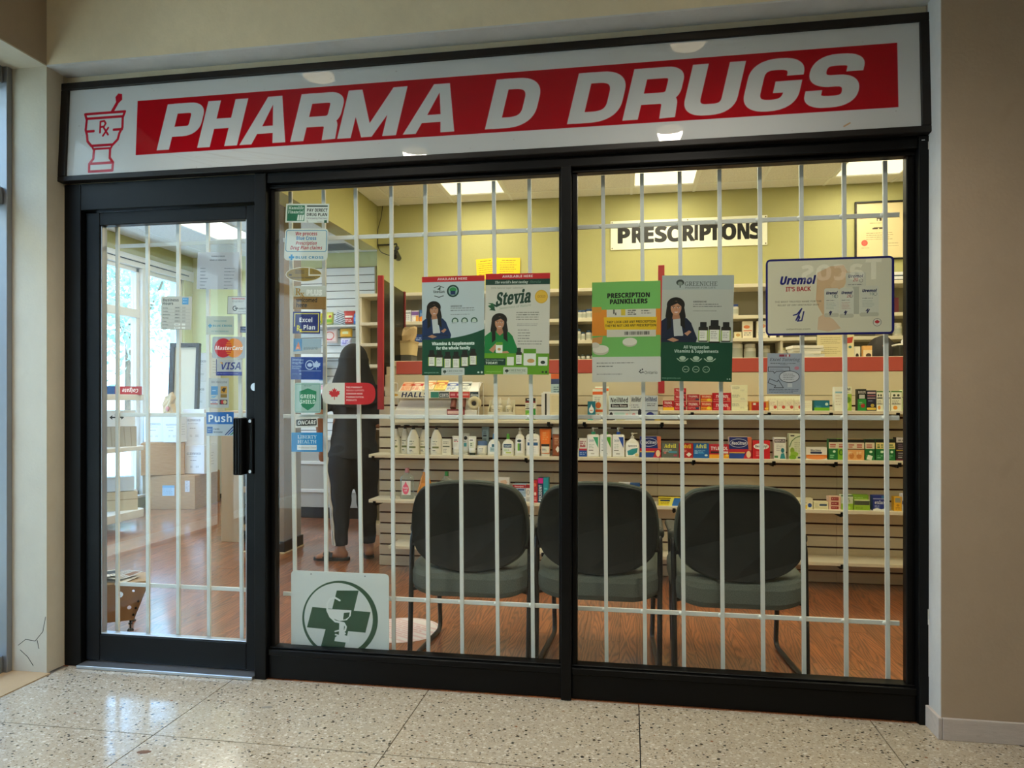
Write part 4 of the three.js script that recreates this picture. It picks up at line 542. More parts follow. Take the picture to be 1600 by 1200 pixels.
function patch(rows, w, y0, y1, draw) {                               // a printed label that follows the front of a loft
  const h = y1 - y0, uv = A2.add(100 * w / h, 100, 1000 * 1050 * h / 100, draw), g = sheetGeo(w, h, uv, 10), p = g.attributes.position;
  for (let i = 0; i < p.count; i++) {
    const y = p.getY(i) + (y0 + y1) / 2, x = p.getX(i); let k = 0; while (k < rows.length - 2 && rows[k + 1][0] < y) k++;
    const [ya, a0, b0, n0 = 2] = rows[k], [yb, a1, b1, n1 = 2] = rows[k + 1], t = clamp((y - ya) / (yb - ya || 1)), a = a0 + (a1 - a0) * t, b = b0 + (b1 - b0) * t, n = n0 + (n1 - n0) * t;
    p.setXYZ(i, x, y, b * Math.pow(Math.max(0, 1 - Math.pow(Math.min(1, Math.abs(x) / a), n)), 1 / n) + 0.0007);
  }
  g.computeVertexNormals(); return g;
}
function bottle(label, x, y, z, rows, mat, o = {}) {                   // z front
  const b = Math.max(...rows.map((r) => r[2])), t = thing(o.name ?? 'bottle', label, o.cat ?? 'bottle', [x, y, z - b], o.ry ?? 0, o.group);
  mesh('body', loft(rows), mat, t); const top = rows[rows.length - 1][0];
  if (o.lab) mesh('label', patch(rows, ...o.lab), o.labMat ?? pack, t);
  if (o.cap) mesh('cap', loft(o.cap.rows.map(([yy, ...q]) => [top + yy, ...q])), o.cap.mat, t);
  if (o.liquid) mesh('liquid', loft(o.liquid.rows), o.liquid.mat, t);
  if (o.pump) { const [c, s, dir = 1] = o.pump; mesh('pump', [loft([[top, 0.013, 0.013], [top + 0.018 * s, 0.0125, 0.0125]]), loft([[top + 0.018 * s, 0.004, 0.004], [top + 0.03 * s, 0.004, 0.004]]), loft([[top + 0.03 * s, 0.009, 0.009], [top + 0.036 * s, 0.011, 0.011], [top + 0.043 * s, 0.009, 0.008]]), loft([[0, 0.0045, 0.006], [0.03, 0.0035, 0.0045]]).rotateZ(-Math.PI / 2 * dir).translate(0.004 * dir, top + 0.038 * s, 0)], c, t); if (o.collar) mesh('collar', loft([[top - 0.002, 0.0145, 0.0145], [top + 0.016 * s, 0.0145, 0.0145]]), o.collar, t); }
  return t;
}
const capRows = (r, h, k = 1) => [[0, r, r * k], [h * 0.94, r * 0.97, r * 0.97 * k], [h, r * 0.9, r * 0.9 * k]];
const tubeRows = (a, h, b = 0.012) => [[0.018, a * 0.72, b * 1.05], [0.03, a * 0.78, b], [h * 0.6, a * 0.92, b * 0.6], [h * 0.93, a, 0.003], [h, a, 0.0012]];
function squeeze(label, x, y, z, a, h, mat, capMat, lab, o = {}) { const rows = tubeRows(a, h); return bottle(label, x, y, z, rows, mat, { name: 'tube', cat: 'tube', lab: lab && [a * 1.4, h * lab[0], h * lab[1], lab[2]], cap: { rows: [[-h, a * 0.7, 0.0125], [-h + 0.017, a * 0.74, 0.0125]], mat: capMat }, ...o }); }
// ---- top shelf, left length
carton('black, white and green carton beside the dropper holder on the top shelf', -0.698, 1.122, -2.05, 0.073, 0.155, 0.05, '#d9d9c8', (g, w, h) => { R(g,0,0,w,14,'#161616');L(g,w*.15,5,w*.7,1,5,'#ddd',5);R(g,0,14,w,8,'#7a1f1f');L(g,4,30,w-8,3,7,'#555',3);R(g,0,48,w,3,'#222');R(g,0,56,w,44,'#69a83c');R(g,w*.55,50,w*.45,30,'#2f8a3a');E(g,w*.3,80,w*.2,10,'#b9d67a'); }, undefined);
carton('teal carton with a white drop on the top shelf, beside the orange cartons', -0.263, 1.122, -2.02, 0.053, 0.132, 0.05, '#1f6f80', (g, w, h) => { R(g,0,70,w,30,'#3fa3a0');E(g,w/2,46,w*.32,17,'#e6efef');P(g,[[w*.5,14],[w*.7,40],[w*.3,40]],'#e6efef');L(g,w*.3,46,w*.4,1,5,'#c05a40',4); }, undefined);
carton('white and orange carton, taller front one of two on the top shelf', -0.221, 1.122, -2.07, 0.072, 0.218, 0.05, '#e9dfd0', (g, w, h) => { R(g,0,8,w,10,'#e0632c');L(g,6,26,w-12,4,6,'#777',2);E(g,w*.55,52,w*.26,10,'#e8743a');R(g,0,66,w,8,'#e0632c');L(g,4,80,w-8,3,6,'#b06a40',3); }, undefined);
carton('white and orange carton standing behind its twin on the top shelf', -0.195, 1.122, -2.13, 0.095, 0.238, 0.05, '#ece2d4', (g, w, h) => { R(g,0,6,w,8,'#e0632c');L(g,6,24,w-12,4,6,'#777',2); }, undefined);
carton('pale blue sinus rinse carton on the top shelf, left of two', -0.07, 1.122, -2.01, 0.145, 0.172, 0.09, '#c4ccd0', (g, w, h) => { R(g,0,0,w,54,'#c9d6d8');T(g,'NeilMed',w/2,28,27,'#10131c','bc',w*.84);R(g,w*.1,34,w*.8,14,'#10131c');T(g,'Sinus Rinse',w/2,45,11,'#e8e8e8','bc',w*.7);R(g,0,58,w,3,'#222a33');E(g,w*.12,80,w*.08,13,'#20222a');R(g,w*.26,68,w*.5,26,'#aac8c6',6);E(g,w*.86,82,w*.08,10,'#d8a8a0'); }, undefined);
carton('pale blue sinus rinse carton on the top shelf, half behind a white bar', 0.045, 1.122, -2.01, 0.08, 0.175, 0.09, '#c4ccd0', (g, w, h) => { T(g,'NeilMed',3,26,25,'#10131c','bi',w*.8);R(g,0,58,w,3,'#222a33');E(g,w*.8,70,w*.14,16,'#20222a');E(g,w*.3,80,w*.16,10,'#c08a90');L(g,4,38,w*.7,2,8,'#556',3); }, undefined);
carton('blue-grey sinus rinse carton with a navy blob, right end of the left top shelf', 0.141, 1.122, -2.01, 0.104, 0.172, 0.09, '#b3bdc8', (g, w, h) => { T(g,'NeilMed',w/2,24,23,'#1a2350','bc',w*.86);L(g,w*.3,32,w*.6,2,7,'#445',3);R(g,0,60,w,3,'#1f2a5a');E(g,w*.5,80,w*.26,14,'#1f2a78');E(g,w*.8,84,w*.1,12,'#8f9ac0'); }, undefined);
// lying at the front of that shelf
// ---- top shelf, right length
carton('single small red and yellow carton, first on the right top shelf', 0.265, 1.192, -2.01, 0.073, 0.067, 0.05, '#a81c22', (g, w, h) => { T(g,'TYLENOL',w*.12,36,34,'#f2e8e0','b',w*.7);R(g,0,68,w,32,'#e3b02c');L(g,6,50,w-12,2,8,'#f0d8d0',4); }, undefined);
carton('small red carton, bottom of the stack of three on the right top shelf', 0.344, 1.192, -2.01, 0.077, 0.06, 0.05, '#b01a26', (g, w, h) => { T(g,'TYLENOL',w*.1,46,38,'#f0dcd8','b',w*.76);L(g,6,62,w-20,2,12,'#e0a8a8',5);R(g,w*.68,64,w*.26,24,'#5a1a28'); }, undefined);
carton('small red carton, middle of the stack of three', 0.344, 1.254, -2.01, 0.077, 0.044, 0.05, '#b01a26', (g, w, h) => { T(g,'TYLENOL',w*.1,46,38,'#f0dcd8','b',w*.76);L(g,6,62,w-20,2,12,'#e0a8a8',5);R(g,w*.68,64,w*.26,24,'#5a1a28'); }, undefined);
carton('small red carton, topmost of the stack of three', 0.344, 1.3, -2.01, 0.077, 0.044, 0.05, '#b01a26', (g, w, h) => { T(g,'TYLENOL',w*.1,46,38,'#f0dcd8','b',w*.76);L(g,6,62,w-20,2,12,'#e0a8a8',5);R(g,w*.68,64,w*.26,24,'#5a1a28'); }, undefined);
carton('red carton under another, second stack on the right top shelf', 0.431, 1.192, -2.01, 0.08, 0.062, 0.05, '#a3222b', (g, w, h) => { T(g,'TYLENOL',w*.1,46,38,'#f0dcd8','b',w*.76);L(g,6,62,w-20,2,12,'#e0a8a8',5);R(g,w*.68,64,w*.26,24,'#3a3a5a'); }, undefined);
carton('red carton on top of the second stack of two', 0.431, 1.257, -2.01, 0.08, 0.045, 0.05, '#a3222b', (g, w, h) => { T(g,'TYLENOL',w*.1,46,38,'#f0dcd8','b',w*.76);L(g,6,62,w-20,2,12,'#e0a8a8',5);R(g,w*.68,64,w*.26,24,'#3a3a5a'); }, undefined);
carton('orange and red carton, lower of its pair on the right top shelf', 0.518, 1.192, -2.01, 0.076, 0.058, 0.05, '#c03a22', (g, w, h) => { T(g,'TYLENOL',w*.1,40,36,'#f2d8b8','b',w*.8);R(g,0,58,w,42,'#d8892a');E(g,w*.7,72,w*.18,18,'#f0c83a');L(g,6,76,w*.5,2,11,'#8a3a1a',5); }, undefined);
carton('orange and red carton, upper of its pair on the right top shelf', 0.518, 1.252, -2.01, 0.076, 0.046, 0.05, '#c03a22', (g, w, h) => { T(g,'TYLENOL',w*.1,40,36,'#f2d8b8','b',w*.8);R(g,0,58,w,42,'#d8892a');E(g,w*.7,72,w*.18,18,'#f0c83a');L(g,6,76,w*.5,2,11,'#8a3a1a',5); }, undefined);
carton('wide red carton, lower of its pair on the right top shelf', 0.619, 1.192, -2.01, 0.118, 0.06, 0.06, '#b3162a', (g, w, h) => { T(g,'TYLENOL',w*.14,58,46,'#f4e4e0','bi',w*.72);L(g,8,74,w*.7,1,8,'#e09a9a',7);R(g,w*.78,58,w*.18,34,'#d86a62'); }, undefined);
carton('wide red carton, upper of its pair on the right top shelf', 0.619, 1.254, -2.01, 0.118, 0.057, 0.06, '#b3162a', (g, w, h) => { T(g,'TYLENOL',w*.14,58,46,'#f4e4e0','bi',w*.72);L(g,8,74,w*.7,1,8,'#e09a9a',7);R(g,w*.78,58,w*.18,34,'#d86a62'); }, undefined);
carton('cream carton, bottom of the cream stack of three', 0.734, 1.192, -2.01, 0.104, 0.061, 0.07, '#e4dfba', (g, w, h) => { L(g,8,22,w*.5,3,12,'#8d927a',6);L(g,w*.55,60,w*.3,2,12,'#a9ad92',5);R(g,0,84,w,3,'#c9cfae'); }, undefined);
carton('cream carton, middle of the cream stack of three', 0.734, 1.255, -2.01, 0.104, 0.055, 0.07, '#e4dfba', (g, w, h) => { L(g,8,22,w*.5,3,12,'#8d927a',6);L(g,w*.55,60,w*.3,2,12,'#a9ad92',5);R(g,0,84,w,3,'#c9cfae'); }, undefined);
carton('cream carton, topmost of the cream stack of three', 0.734, 1.311, -2.01, 0.104, 0.054, 0.07, '#e4dfba', (g, w, h) => { L(g,8,22,w*.5,3,12,'#8d927a',6);L(g,w*.55,60,w*.3,2,12,'#a9ad92',5);R(g,0,84,w,3,'#c9cfae'); }, undefined);
carton('flat red carton with an orange end, right of the cream stack', 0.86, 1.192, -2.01, 0.124, 0.062, 0.06, '#cc8a3a', (g, w, h) => { R(g,w*.12,12,w*.74,88,'#b02a22');R(g,w*.2,18,w*.14,22,'#f0e6dc');L(g,w*.2,54,w*.6,4,11,'#7a1a18',5);R(g,w*.8,70,w*.2,18,'#e0b84a'); }, undefined);
carton('leftmost small cream carton in the row of four with red dots', 0.953, 1.192, -2.01, 0.051, 0.069, 0.06, '#e6dcc0', (g, w, h) => { L(g,8,18,w*.7,4,11,'#b89a88',5);E(g,w*.72,66,w*.2,16,'#c0503c');L(g,8,84,w*.5,1,9,'#c0a898',6); }, 'cream cartons with a red dot on the top shelf');
carton('second from left small cream carton in the row of four with red dots', 1.006, 1.192, -2.01, 0.051, 0.069, 0.06, '#e6dcc0', (g, w, h) => { L(g,8,18,w*.7,4,11,'#b89a88',5);E(g,w*.72,66,w*.2,16,'#c0503c');L(g,8,84,w*.5,1,9,'#c0a898',6); }, 'cream cartons with a red dot on the top shelf');
carton('third from left small cream carton in the row of four with red dots', 1.058, 1.192, -2.01, 0.051, 0.069, 0.06, '#e6dcc0', (g, w, h) => { L(g,8,18,w*.7,4,11,'#b89a88',5);E(g,w*.72,66,w*.2,16,'#c0503c');L(g,8,84,w*.5,1,9,'#c0a898',6); }, 'cream cartons with a red dot on the top shelf');
carton('rightmost small cream carton in the row of four with red dots', 1.111, 1.192, -2.01, 0.049, 0.069, 0.06, '#e6dcc0', (g, w, h) => { L(g,8,18,w*.7,4,11,'#b89a88',5);E(g,w*.72,66,w*.2,16,'#c0503c');L(g,8,84,w*.5,1,9,'#c0a898',6); }, 'cream cartons with a red dot on the top shelf');
carton('long plain cream carton lying behind the row with red dots', 1.036, 1.192, -2.1, 0.237, 0.099, 0.05, '#e9e0c6', (g, w, h) => { L(g,20,20,w-40,2,16,'#c9bfa4',5); }, undefined);
carton('cream carton standing just left of the teal carton', 1.171, 1.192, -2.01, 0.056, 0.067, 0.06, '#e6dfc6', (g, w, h) => { L(g,8,30,w-16,3,16,'#c2b898',5); }, undefined);
carton('flat teal and lime carton with a pale square on the right top shelf', 1.258, 1.192, -2.01, 0.101, 0.069, 0.06, '#1f5f5a', (g, w, h) => { R(g,w*.06,6,w*.94,94,'#1b6f88');R(g,w*.06,70,w*.94,30,'#6fae28');E(g,w*.82,38,w*.1,14,'#c2e0d0');L(g,w*.14,54,w*.4,2,9,'#8fc0cc',5); }, undefined);
carton('tall white carton with a pale blue band on the right top shelf', 1.366, 1.192, -2.01, 0.052, 0.158, 0.05, '#e8e4d2', (g, w, h) => { R(g,w*.1,20,w*.8,7,'#7fb4c8');L(g,w*.14,36,w*.7,4,12,'#b9b09a',3); }, undefined);
carton('tall white and green carton beside the pale blue banded one', 1.421, 1.192, -2.01, 0.051, 0.159, 0.05, '#d9dcc0', (g, w, h) => { T(g,'PM',w*.5,16,15,'#222','bc');R(g,0,30,w,70,'#9ab83c');E(g,w*.6,55,w*.3,12,'#5f8a2a');E(g,w*.4,80,w*.3,14,'#c8d86a');L(g,4,22,w-8,1,4,'#555',3); }, undefined);
carton('black and green carton on the right top shelf', 1.51, 1.192, -2.01, 0.053, 0.142, 0.05, '#10180f', (g, w, h) => { T(g,'BUCKLEYS',w/2,20,16,'#d9d2d0','bc',w*.86);R(g,w*.18,26,w*.64,18,'#b9bcb4');R(g,0,46,w,54,'#2a8a3c');E(g,w*.6,76,w*.24,10,'#a03028');L(g,6,60,w*.6,2,7,'#a8d8a8',3); }, undefined);
carton('navy carton with pink stripes beside the black and green one', 1.569, 1.192, -2.01, 0.057, 0.134, 0.05, '#1d2236', (g, w, h) => { R(g,w*.06,8,w*.86,9,'#c9b0b0');R(g,w*.06,24,w*.86,5,'#a86a72');R(g,w*.06,36,w*.86,5,'#b9a0a4');L(g,6,50,w*.6,1,7,'#8890b0',4);R(g,0,84,w,12,'#d8b84a',5);E(g,w*.6,74,w*.2,8,'#b8a048'); }, undefined);
carton('white carton with an orange slice, left of three, right end of the top shelf', 1.62, 1.192, -2.01, 0.039, 0.129, 0.05, '#e3e2cc', (g, w, h) => { R(g,0,0,w,6,'#3f7a34');E(g,w*.3,22,w*.12,6,'#3a4434');E(g,w*.68,22,w*.12,6,'#3a4434');R(g,w*.1,32,w*.8,7,'#38443a');L(g,w*.12,48,w*.7,3,6,'#7a8070',3);R(g,w*.08,64,w*.8,3,'#2b2b20');E(g,w*.4,84,w*.2,10,'#e0963c'); }, undefined);
carton('white carton with an orange slice, middle of three, behind a white bar', 1.663, 1.192, -2.01, 0.041, 0.129, 0.05, '#e3e2cc', (g, w, h) => { R(g,0,0,w,6,'#3f7a34');E(g,w*.3,22,w*.12,6,'#3a4434');E(g,w*.68,22,w*.12,6,'#3a4434');R(g,w*.1,32,w*.8,7,'#38443a');L(g,w*.12,48,w*.7,3,6,'#7a8070',3);R(g,w*.08,64,w*.8,3,'#2b2b20');E(g,w*.4,84,w*.2,10,'#e0963c'); }, undefined);
carton('white carton with an orange slice, rightmost and widest of three', 1.721, 1.192, -2.01, 0.064, 0.129, 0.05, '#e3e2cc', (g, w, h) => { R(g,0,0,w,6,'#3f7a34');E(g,w*.3,22,w*.12,6,'#3a4434');E(g,w*.68,22,w*.12,6,'#3a4434');R(g,w*.1,32,w*.8,7,'#38443a');L(g,w*.12,48,w*.7,3,6,'#7a8070',3);R(g,w*.08,64,w*.8,3,'#2b2b20');E(g,w*.4,84,w*.2,10,'#e0963c'); }, undefined);
carton('green and white carton at the far right end of the top shelf', 1.784, 1.192, -2.01, 0.055, 0.137, 0.05, '#cfdcaa', (g, w, h) => { L(g,8,14,w-16,2,9,'#5a8a3a',6);R(g,0,34,w,3,'#444');L(g,8,50,w-16,4,10,'#7a8070',4); }, undefined);
// ---- second shelf: lotions, left length
bottle('cream lotion bottle with a black pump, leftmost on the shelf', -1.705, 0.867, -2.05, [[0, 0.032*0.9, 0.02], [0.006, 0.032, 0.022], [0.05, 0.032*1.0, 0.022], [0.185*0.62, 0.032*0.94, 0.021], [0.185*0.85, 0.032*0.62, 0.016], [0.185, 0.013, 0.013]], col('#e4dfcc'), { pump: [col('#17151a', 0.35), 0.62], lab: [0.032*1.3, 0.012, 0.185*0.62, (g, w, h) => { R(g,0,0,w,h,'#d6d2c0'); L(g,w*.1,14,w*.7,1,8,'#4c5a48',6); L(g,w*.1,30,w*.5,2,8,'#777',4); R(g,w*.06,52,w*.8,13,'#6c7448'); L(g,w*.1,78,w*.4,1,8,'#555',7); L(g,w*.1,90,w*.6,1,6,'#777',3); }], group: 'lotion bottles with black pumps'});
bottle('beige lotion bottle with a black pump, second from the left', -1.639, 0.867, -2.06, [[0, 0.0355*0.9, 0.02], [0.006, 0.0355, 0.022], [0.05, 0.0355*1.0, 0.022], [0.185*0.62, 0.0355*0.94, 0.021], [0.185*0.85, 0.0355*0.62, 0.016], [0.185, 0.013, 0.013]], col('#e4dfcc'), { pump: [col('#17151a', 0.35), 0.62], lab: [0.0355*1.3, 0.012, 0.185*0.62, (g, w, h) => { R(g,0,0,w,h,'#d6d2c0'); L(g,w*.1,14,w*.7,1,8,'#4c5a48',6); L(g,w*.1,30,w*.5,2,8,'#777',4); R(g,w*.06,52,w*.8,13,'#6c7448'); L(g,w*.1,78,w*.4,1,8,'#555',7); L(g,w*.1,90,w*.6,1,6,'#777',3); }], group: 'lotion bottles with black pumps'});
bottle('white lotion bottle with a black pump in front of its neighbours, third from the left', -1.557, 0.867, -2.0, [[0, 0.046*0.9, 0.02], [0.006, 0.046, 0.022], [0.05, 0.046*1.0, 0.022], [0.183*0.62, 0.046*0.94, 0.021], [0.183*0.85, 0.046*0.62, 0.016], [0.183, 0.013, 0.013]], col('#e4dfcc'), { pump: [col('#17151a', 0.35), 0.62], lab: [0.046*1.3, 0.012, 0.183*0.62, (g, w, h) => { R(g,0,0,w,h,'#d6d2c0'); L(g,w*.1,14,w*.7,1,8,'#4c5a48',6); L(g,w*.1,30,w*.5,2,8,'#777',4); R(g,w*.06,52,w*.8,13,'#6c7448'); L(g,w*.1,78,w*.4,1,8,'#555',7); L(g,w*.1,90,w*.6,1,6,'#777',3); }], group: 'lotion bottles with black pumps'});
bottle('white lotion bottle with a black pump, fourth from the left behind a bar', -1.488, 0.867, -2.03, [[0, 0.035*0.9, 0.02], [0.006, 0.035, 0.022], [0.05, 0.035*1.0, 0.022], [0.182*0.62, 0.035*0.94, 0.021], [0.182*0.85, 0.035*0.62, 0.016], [0.182, 0.013, 0.013]], col('#e4dfcc'), { pump: [col('#17151a', 0.35), 0.62], lab: [0.035*1.3, 0.012, 0.182*0.62, (g, w, h) => { R(g,0,0,w,h,'#d6d2c0'); L(g,w*.1,14,w*.7,1,8,'#4c5a48',6); L(g,w*.1,30,w*.5,2,8,'#777',4); R(g,w*.06,52,w*.8,13,'#6c7448'); L(g,w*.1,78,w*.4,1,8,'#555',7); L(g,w*.1,90,w*.6,1,6,'#777',3); }], group: 'lotion bottles with black pumps'});
bottle('white lotion bottle with a black pump, last of the row beside a white carton', -1.383, 0.867, -2.0, [[0, 0.0465*0.9, 0.02], [0.006, 0.0465, 0.022], [0.05, 0.0465*1.0, 0.022], [0.182*0.62, 0.0465*0.94, 0.021], [0.182*0.85, 0.0465*0.62, 0.016], [0.182, 0.013, 0.013]], col('#e4dfcc'), { pump: [col('#17151a', 0.35), 0.62], lab: [0.0465*1.3, 0.012, 0.182*0.62, (g, w, h) => { R(g,0,0,w,h,'#d6d2c0'); L(g,w*.1,14,w*.7,1,8,'#4c5a48',6); L(g,w*.1,30,w*.5,2,8,'#777',4); R(g,w*.06,52,w*.8,13,'#6c7448'); L(g,w*.1,78,w*.4,1,8,'#555',7); L(g,w*.1,90,w*.6,1,6,'#777',3); }], group: 'lotion bottles with black pumps'});
carton('small white carton right of the lotion bottles', -1.306, 0.867, -2.01, 0.066, 0.115, 0.04, '#dad7c8', (g, w, h) => { L(g,8,16,w*.7,2,9,'#667060',5);R(g,w*.1,44,w*.75,7,'#5c6450');L(g,8,62,w*.4,3,9,'#888',5); }, undefined);
squeeze('white squeeze tube with pink print on the second shelf', -1.234, 0.867, -2.01, 0.0305, 0.138, col('#ebeae0'), col('#cfcfc8'), [0.3, 0.88, (g, w, h) => { R(g,0,0,w,h,'#ebeae0'); L(g,4,14,w*.7,1,9,'#444',8); L(g,4,26,w*.8,1,9,'#b02a4a',9); L(g,4,44,w*.6,3,12,'#aaa',5); }]);
squeeze('white squeeze tube with a black disc and a teal mark', -1.177, 0.867, -2.06, 0.0285, 0.155, col('#ecece2'), col('#e0e0d8'), [0.2, 0.9, (g, w, h) => { R(g,0,0,w,h,'#ecece2'); E(g,w*.5,18,w*.3,12,'#101214'); R(g,w*.2,50,w*.5,24,'#4aa0b4'); L(g,4,40,w*.6,1,9,'#888',5); }]);
squeeze('white squeeze tube with a dark green cap', -1.117, 0.867, -2.01, 0.0305, 0.135, col('#ecece0'), col('#12261c'), [0.25, 0.88, (g, w, h) => { R(g,0,0,w,h,'#ecece0'); L(g,4,10,w*.7,1,9,'#333',8); R(g,w*.1,26,w*.7,52,'#c9cdbc'); L(g,w*.2,40,w*.4,2,14,'#3a5a44',8); }]);
squeeze('slim pale teal squeeze tube standing behind the blue-lidded jar', -1.038, 0.867, -2.1, 0.0285, 0.201, col('#9fb4b8'), col('#8fa8ac'), [0.3, 0.9, (g, w, h) => { R(g,0,0,w,h,'#9fb4b8'); L(g,4,12,w*.7,2,9,'#4a5a60',6); R(g,w*.1,32,w*.6,10,'#2a3c50'); L(g,4,54,w*.6,3,10,'#6a7c80',5); }]);
bottle('round white jar with a blue lid on the second shelf', -1.048, 0.867, -2.01, [[0, 0.0425*0.75, 0.0425*0.75], [0.006, 0.0425*0.86, 0.0425*0.86], [0.103*0.3, 0.0425, 0.0425], [0.103*0.6, 0.0425*0.95, 0.0425*0.95], [0.103*0.68, 0.0425*0.8, 0.0425*0.8]], col('#dcdad0', 0.3), { name: 'jar', cat: 'jar', cap: { rows: [[0, 0.0425*0.82, 0.0425*0.82], [0.103*0.28, 0.0425*0.86, 0.0425*0.86], [0.103*0.31, 0.0425*0.78, 0.0425*0.78]], mat: col('#5f7ca8') }, lab: [0.0425*1.1, 0.103*0.16, 0.103*0.56, (g, w, h) => { R(g,0,0,w,h,'#dcdad0'); L(g,w*.1,22,w*.7,1,9,'#33406a',12); L(g,w*.2,50,w*.5,3,14,'#8a8ca0',6); }] });
bottle('white bottle with a pale blue cap on the second shelf', -0.958, 0.867, -2.01, [[0, 0.0485*0.92, 0.022, 3], [0.006, 0.0485, 0.024, 3], [0.154*0.5, 0.0485*0.95, 0.024, 3], [0.154*0.66, 0.0485*0.7, 0.02, 2.4], [0.154*0.73, 0.0485*0.3, 0.012], [0.154*0.76, 0.0485*0.3, 0.012]], col('#efede2', 0.35), { cap: { rows: capRows(0.0115, 0.154*0.24), mat: col('#5a8fc0') }, lab: [0.0485*1.4, 0.154*0.08, 0.154*0.56, (g, w, h) => { R(g,0,0,w,h,'#efede2'); R(g,w*.3,8,w*.6,26,'#27607c');L(g,w*.3,42,w*.6,3,10,'#8aa',4);R(g,w*.1,36,w*.8,44,'#9fc0cc');L(g,w*.2,50,w*.5,2,10,'#567',4); }] });
bottle('white bottle with a green cap and navy label', -0.857, 0.867, -2.01, [[0, 0.0455*0.92, 0.022, 3], [0.006, 0.0455, 0.024, 3], [0.155*0.5, 0.0455*0.95, 0.024, 3], [0.155*0.66, 0.0455*0.7, 0.02, 2.4], [0.155*0.73, 0.0455*0.3, 0.012], [0.155*0.76, 0.0455*0.3, 0.012]], col('#efede2', 0.35), { cap: { rows: capRows(0.0115, 0.155*0.24), mat: col('#5fae3c') }, lab: [0.0455*1.4, 0.155*0.08, 0.155*0.56, (g, w, h) => { R(g,0,0,w,h,'#efede2'); R(g,w*.06,6,w*.86,34,'#163a5c');T(g,'Cetaphil',w*.5,30,20,'#d8e8f0','bc',w*.7);L(g,w*.1,50,w*.6,3,10,'#6a9a4a',5);R(g,w*.3,80,w*.6,14,'#b8c86a'); }] });
bottle('tall white pump bottle with a green and grey label', -0.771, 0.867, -2.01, [[0, 0.038*0.9, 0.022, 2.6], [0.006, 0.038, 0.024, 2.6], [0.206*0.45, 0.038*0.95, 0.024, 2.6], [0.206*0.66, 0.038*0.8, 0.02], [0.206*0.74, 0.014, 0.014]], col('#efede2', 0.35), { pump: [col('#d5d3c8'), 1.05], lab: [0.038*1.2, 0.206*0.1, 0.206*0.6, (g, w, h) => { R(g,0,0,w,h,'#efede2'); E(g,w*.45,18,w*.32,9,'#14303c'); R(g,w*.2,34,w*.28,50,'#6fb03c'); R(g,w*.48,34,w*.26,50,'#5a6a78'); }] });
bottle('broad white pump bottle with a blue band', -0.677, 0.867, -2.01, [[0, 0.0515*0.94, 0.024, 4], [0.006, 0.0515, 0.026, 4], [0.188*0.72, 0.0515*0.98, 0.026, 4], [0.188*0.8, 0.0515*0.8, 0.022, 3], [0.188*0.84, 0.016, 0.014]], col('#efeee4', 0.35), { pump: [col('#1a1c20'), 0.62, -1], lab: [0.0515*1.6, 0.188*0.06, 0.188*0.7, (g, w, h) => { R(g,0,0,w,h,'#efeee4'); T(g,'Lubriderm',w*.5,20,15,'#333','bc',w*.7); R(g,w*.06,30,w*.88,18,'#2a5a8c'); L(g,w*.2,58,w*.6,3,12,'#b8c4c8',4); }] });
squeeze('orange squeeze tube with a white foot', -0.587, 0.867, -2.01, 0.041, 0.193, col('#e2701c'), col('#e6e0d4'), [0.12, 0.96, (g, w, h) => { R(g,0,0,w,h,'#e2701c'); L(g,w*.15,12,w*.7,4,9,'#f0b070',4); R(g,0,62,w,10,'#2a2420'); R(g,0,72,w,28,'#e0dacc'); L(g,w*.1,82,w*.6,2,7,'#777',4); }]);
bottle('brown bottle with a white cap beside the black mullion', -0.504, 0.867, -2.01, [[0, 0.035*0.95, 0.018, 5], [0.005, 0.035, 0.02, 5], [0.203*0.74, 0.035, 0.02, 5], [0.203*0.78, 0.035*0.8, 0.016, 4]], col('#7a3c1e', 0.3), { cap: { rows: [[-0.002, 0.035*1.02, 0.02, 4], [0.203*0.22, 0.035*0.98, 0.019, 4]], mat: col('#cfccc2') }, lab: [0.035*1.5, 0.203*0.05, 0.203*0.7, (g, w, h) => { R(g,0,0,w,h,'#8a4a26'); L(g,6,10,w*.8,4,10,'#d8b898',4); P(g,[[w*.6,52],[w*.9,70],[w*.6,88],[w*.3,70]],'#e2dccf'); }] });
// ---- second shelf, middle and right lengths
carton('low white carton just right of the mullion on the second shelf', -0.383, 0.867, -2.01, 0.063, 0.053, 0.05, '#d9dad0', (g, w, h) => { L(g,8,30,w*.6,2,20,'#5a7a8a',8); }, undefined);
carton('white, red and blue upright carton left of the pump bottles', -0.321, 0.867, -2.01, 0.054, 0.128, 0.05, '#d6d2cc', (g, w, h) => { L(g,4,14,w*.8,3,10,'#7a2030',6);L(g,w*.1,40,w*.8,1,6,'#8a1f2c',8);R(g,0,56,w,10,'#b02a3c');R(g,0,66,w,34,'#1f4a94');L(g,4,76,w*.8,2,9,'#b0c0e0',5); }, undefined);
bottle('square white pump bottle with a teal green corner', -0.251, 0.867, -2.01, [[0, 0.0435*0.94, 0.022, 6], [0.006, 0.0435, 0.025, 6], [0.155*0.95, 0.0435, 0.025, 6], [0.155, 0.0435*0.85, 0.02, 4]], col('#eeece2', 0.35), { pump: [col('#eeece2'), 1.15], collar: col('#3aa078'), lab: [0.0435*1.8, 0.155*0.04, 0.155*0.94, (g, w, h) => { R(g,0,0,w,h,'#eeece2'); P(g,[[w*.5,6],[w*.94,6],[w*.94,60]],'#3aa078'); T(g,'CeraVe',w*.12,30,18,'#4a6a8a','',w*.45); L(g,w*.12,42,w*.5,3,8,'#9aa',3); R(g,w*.12,70,w*.4,3,'#222'); L(g,w*.3,86,w*.4,1,8,'#888',5); }] });
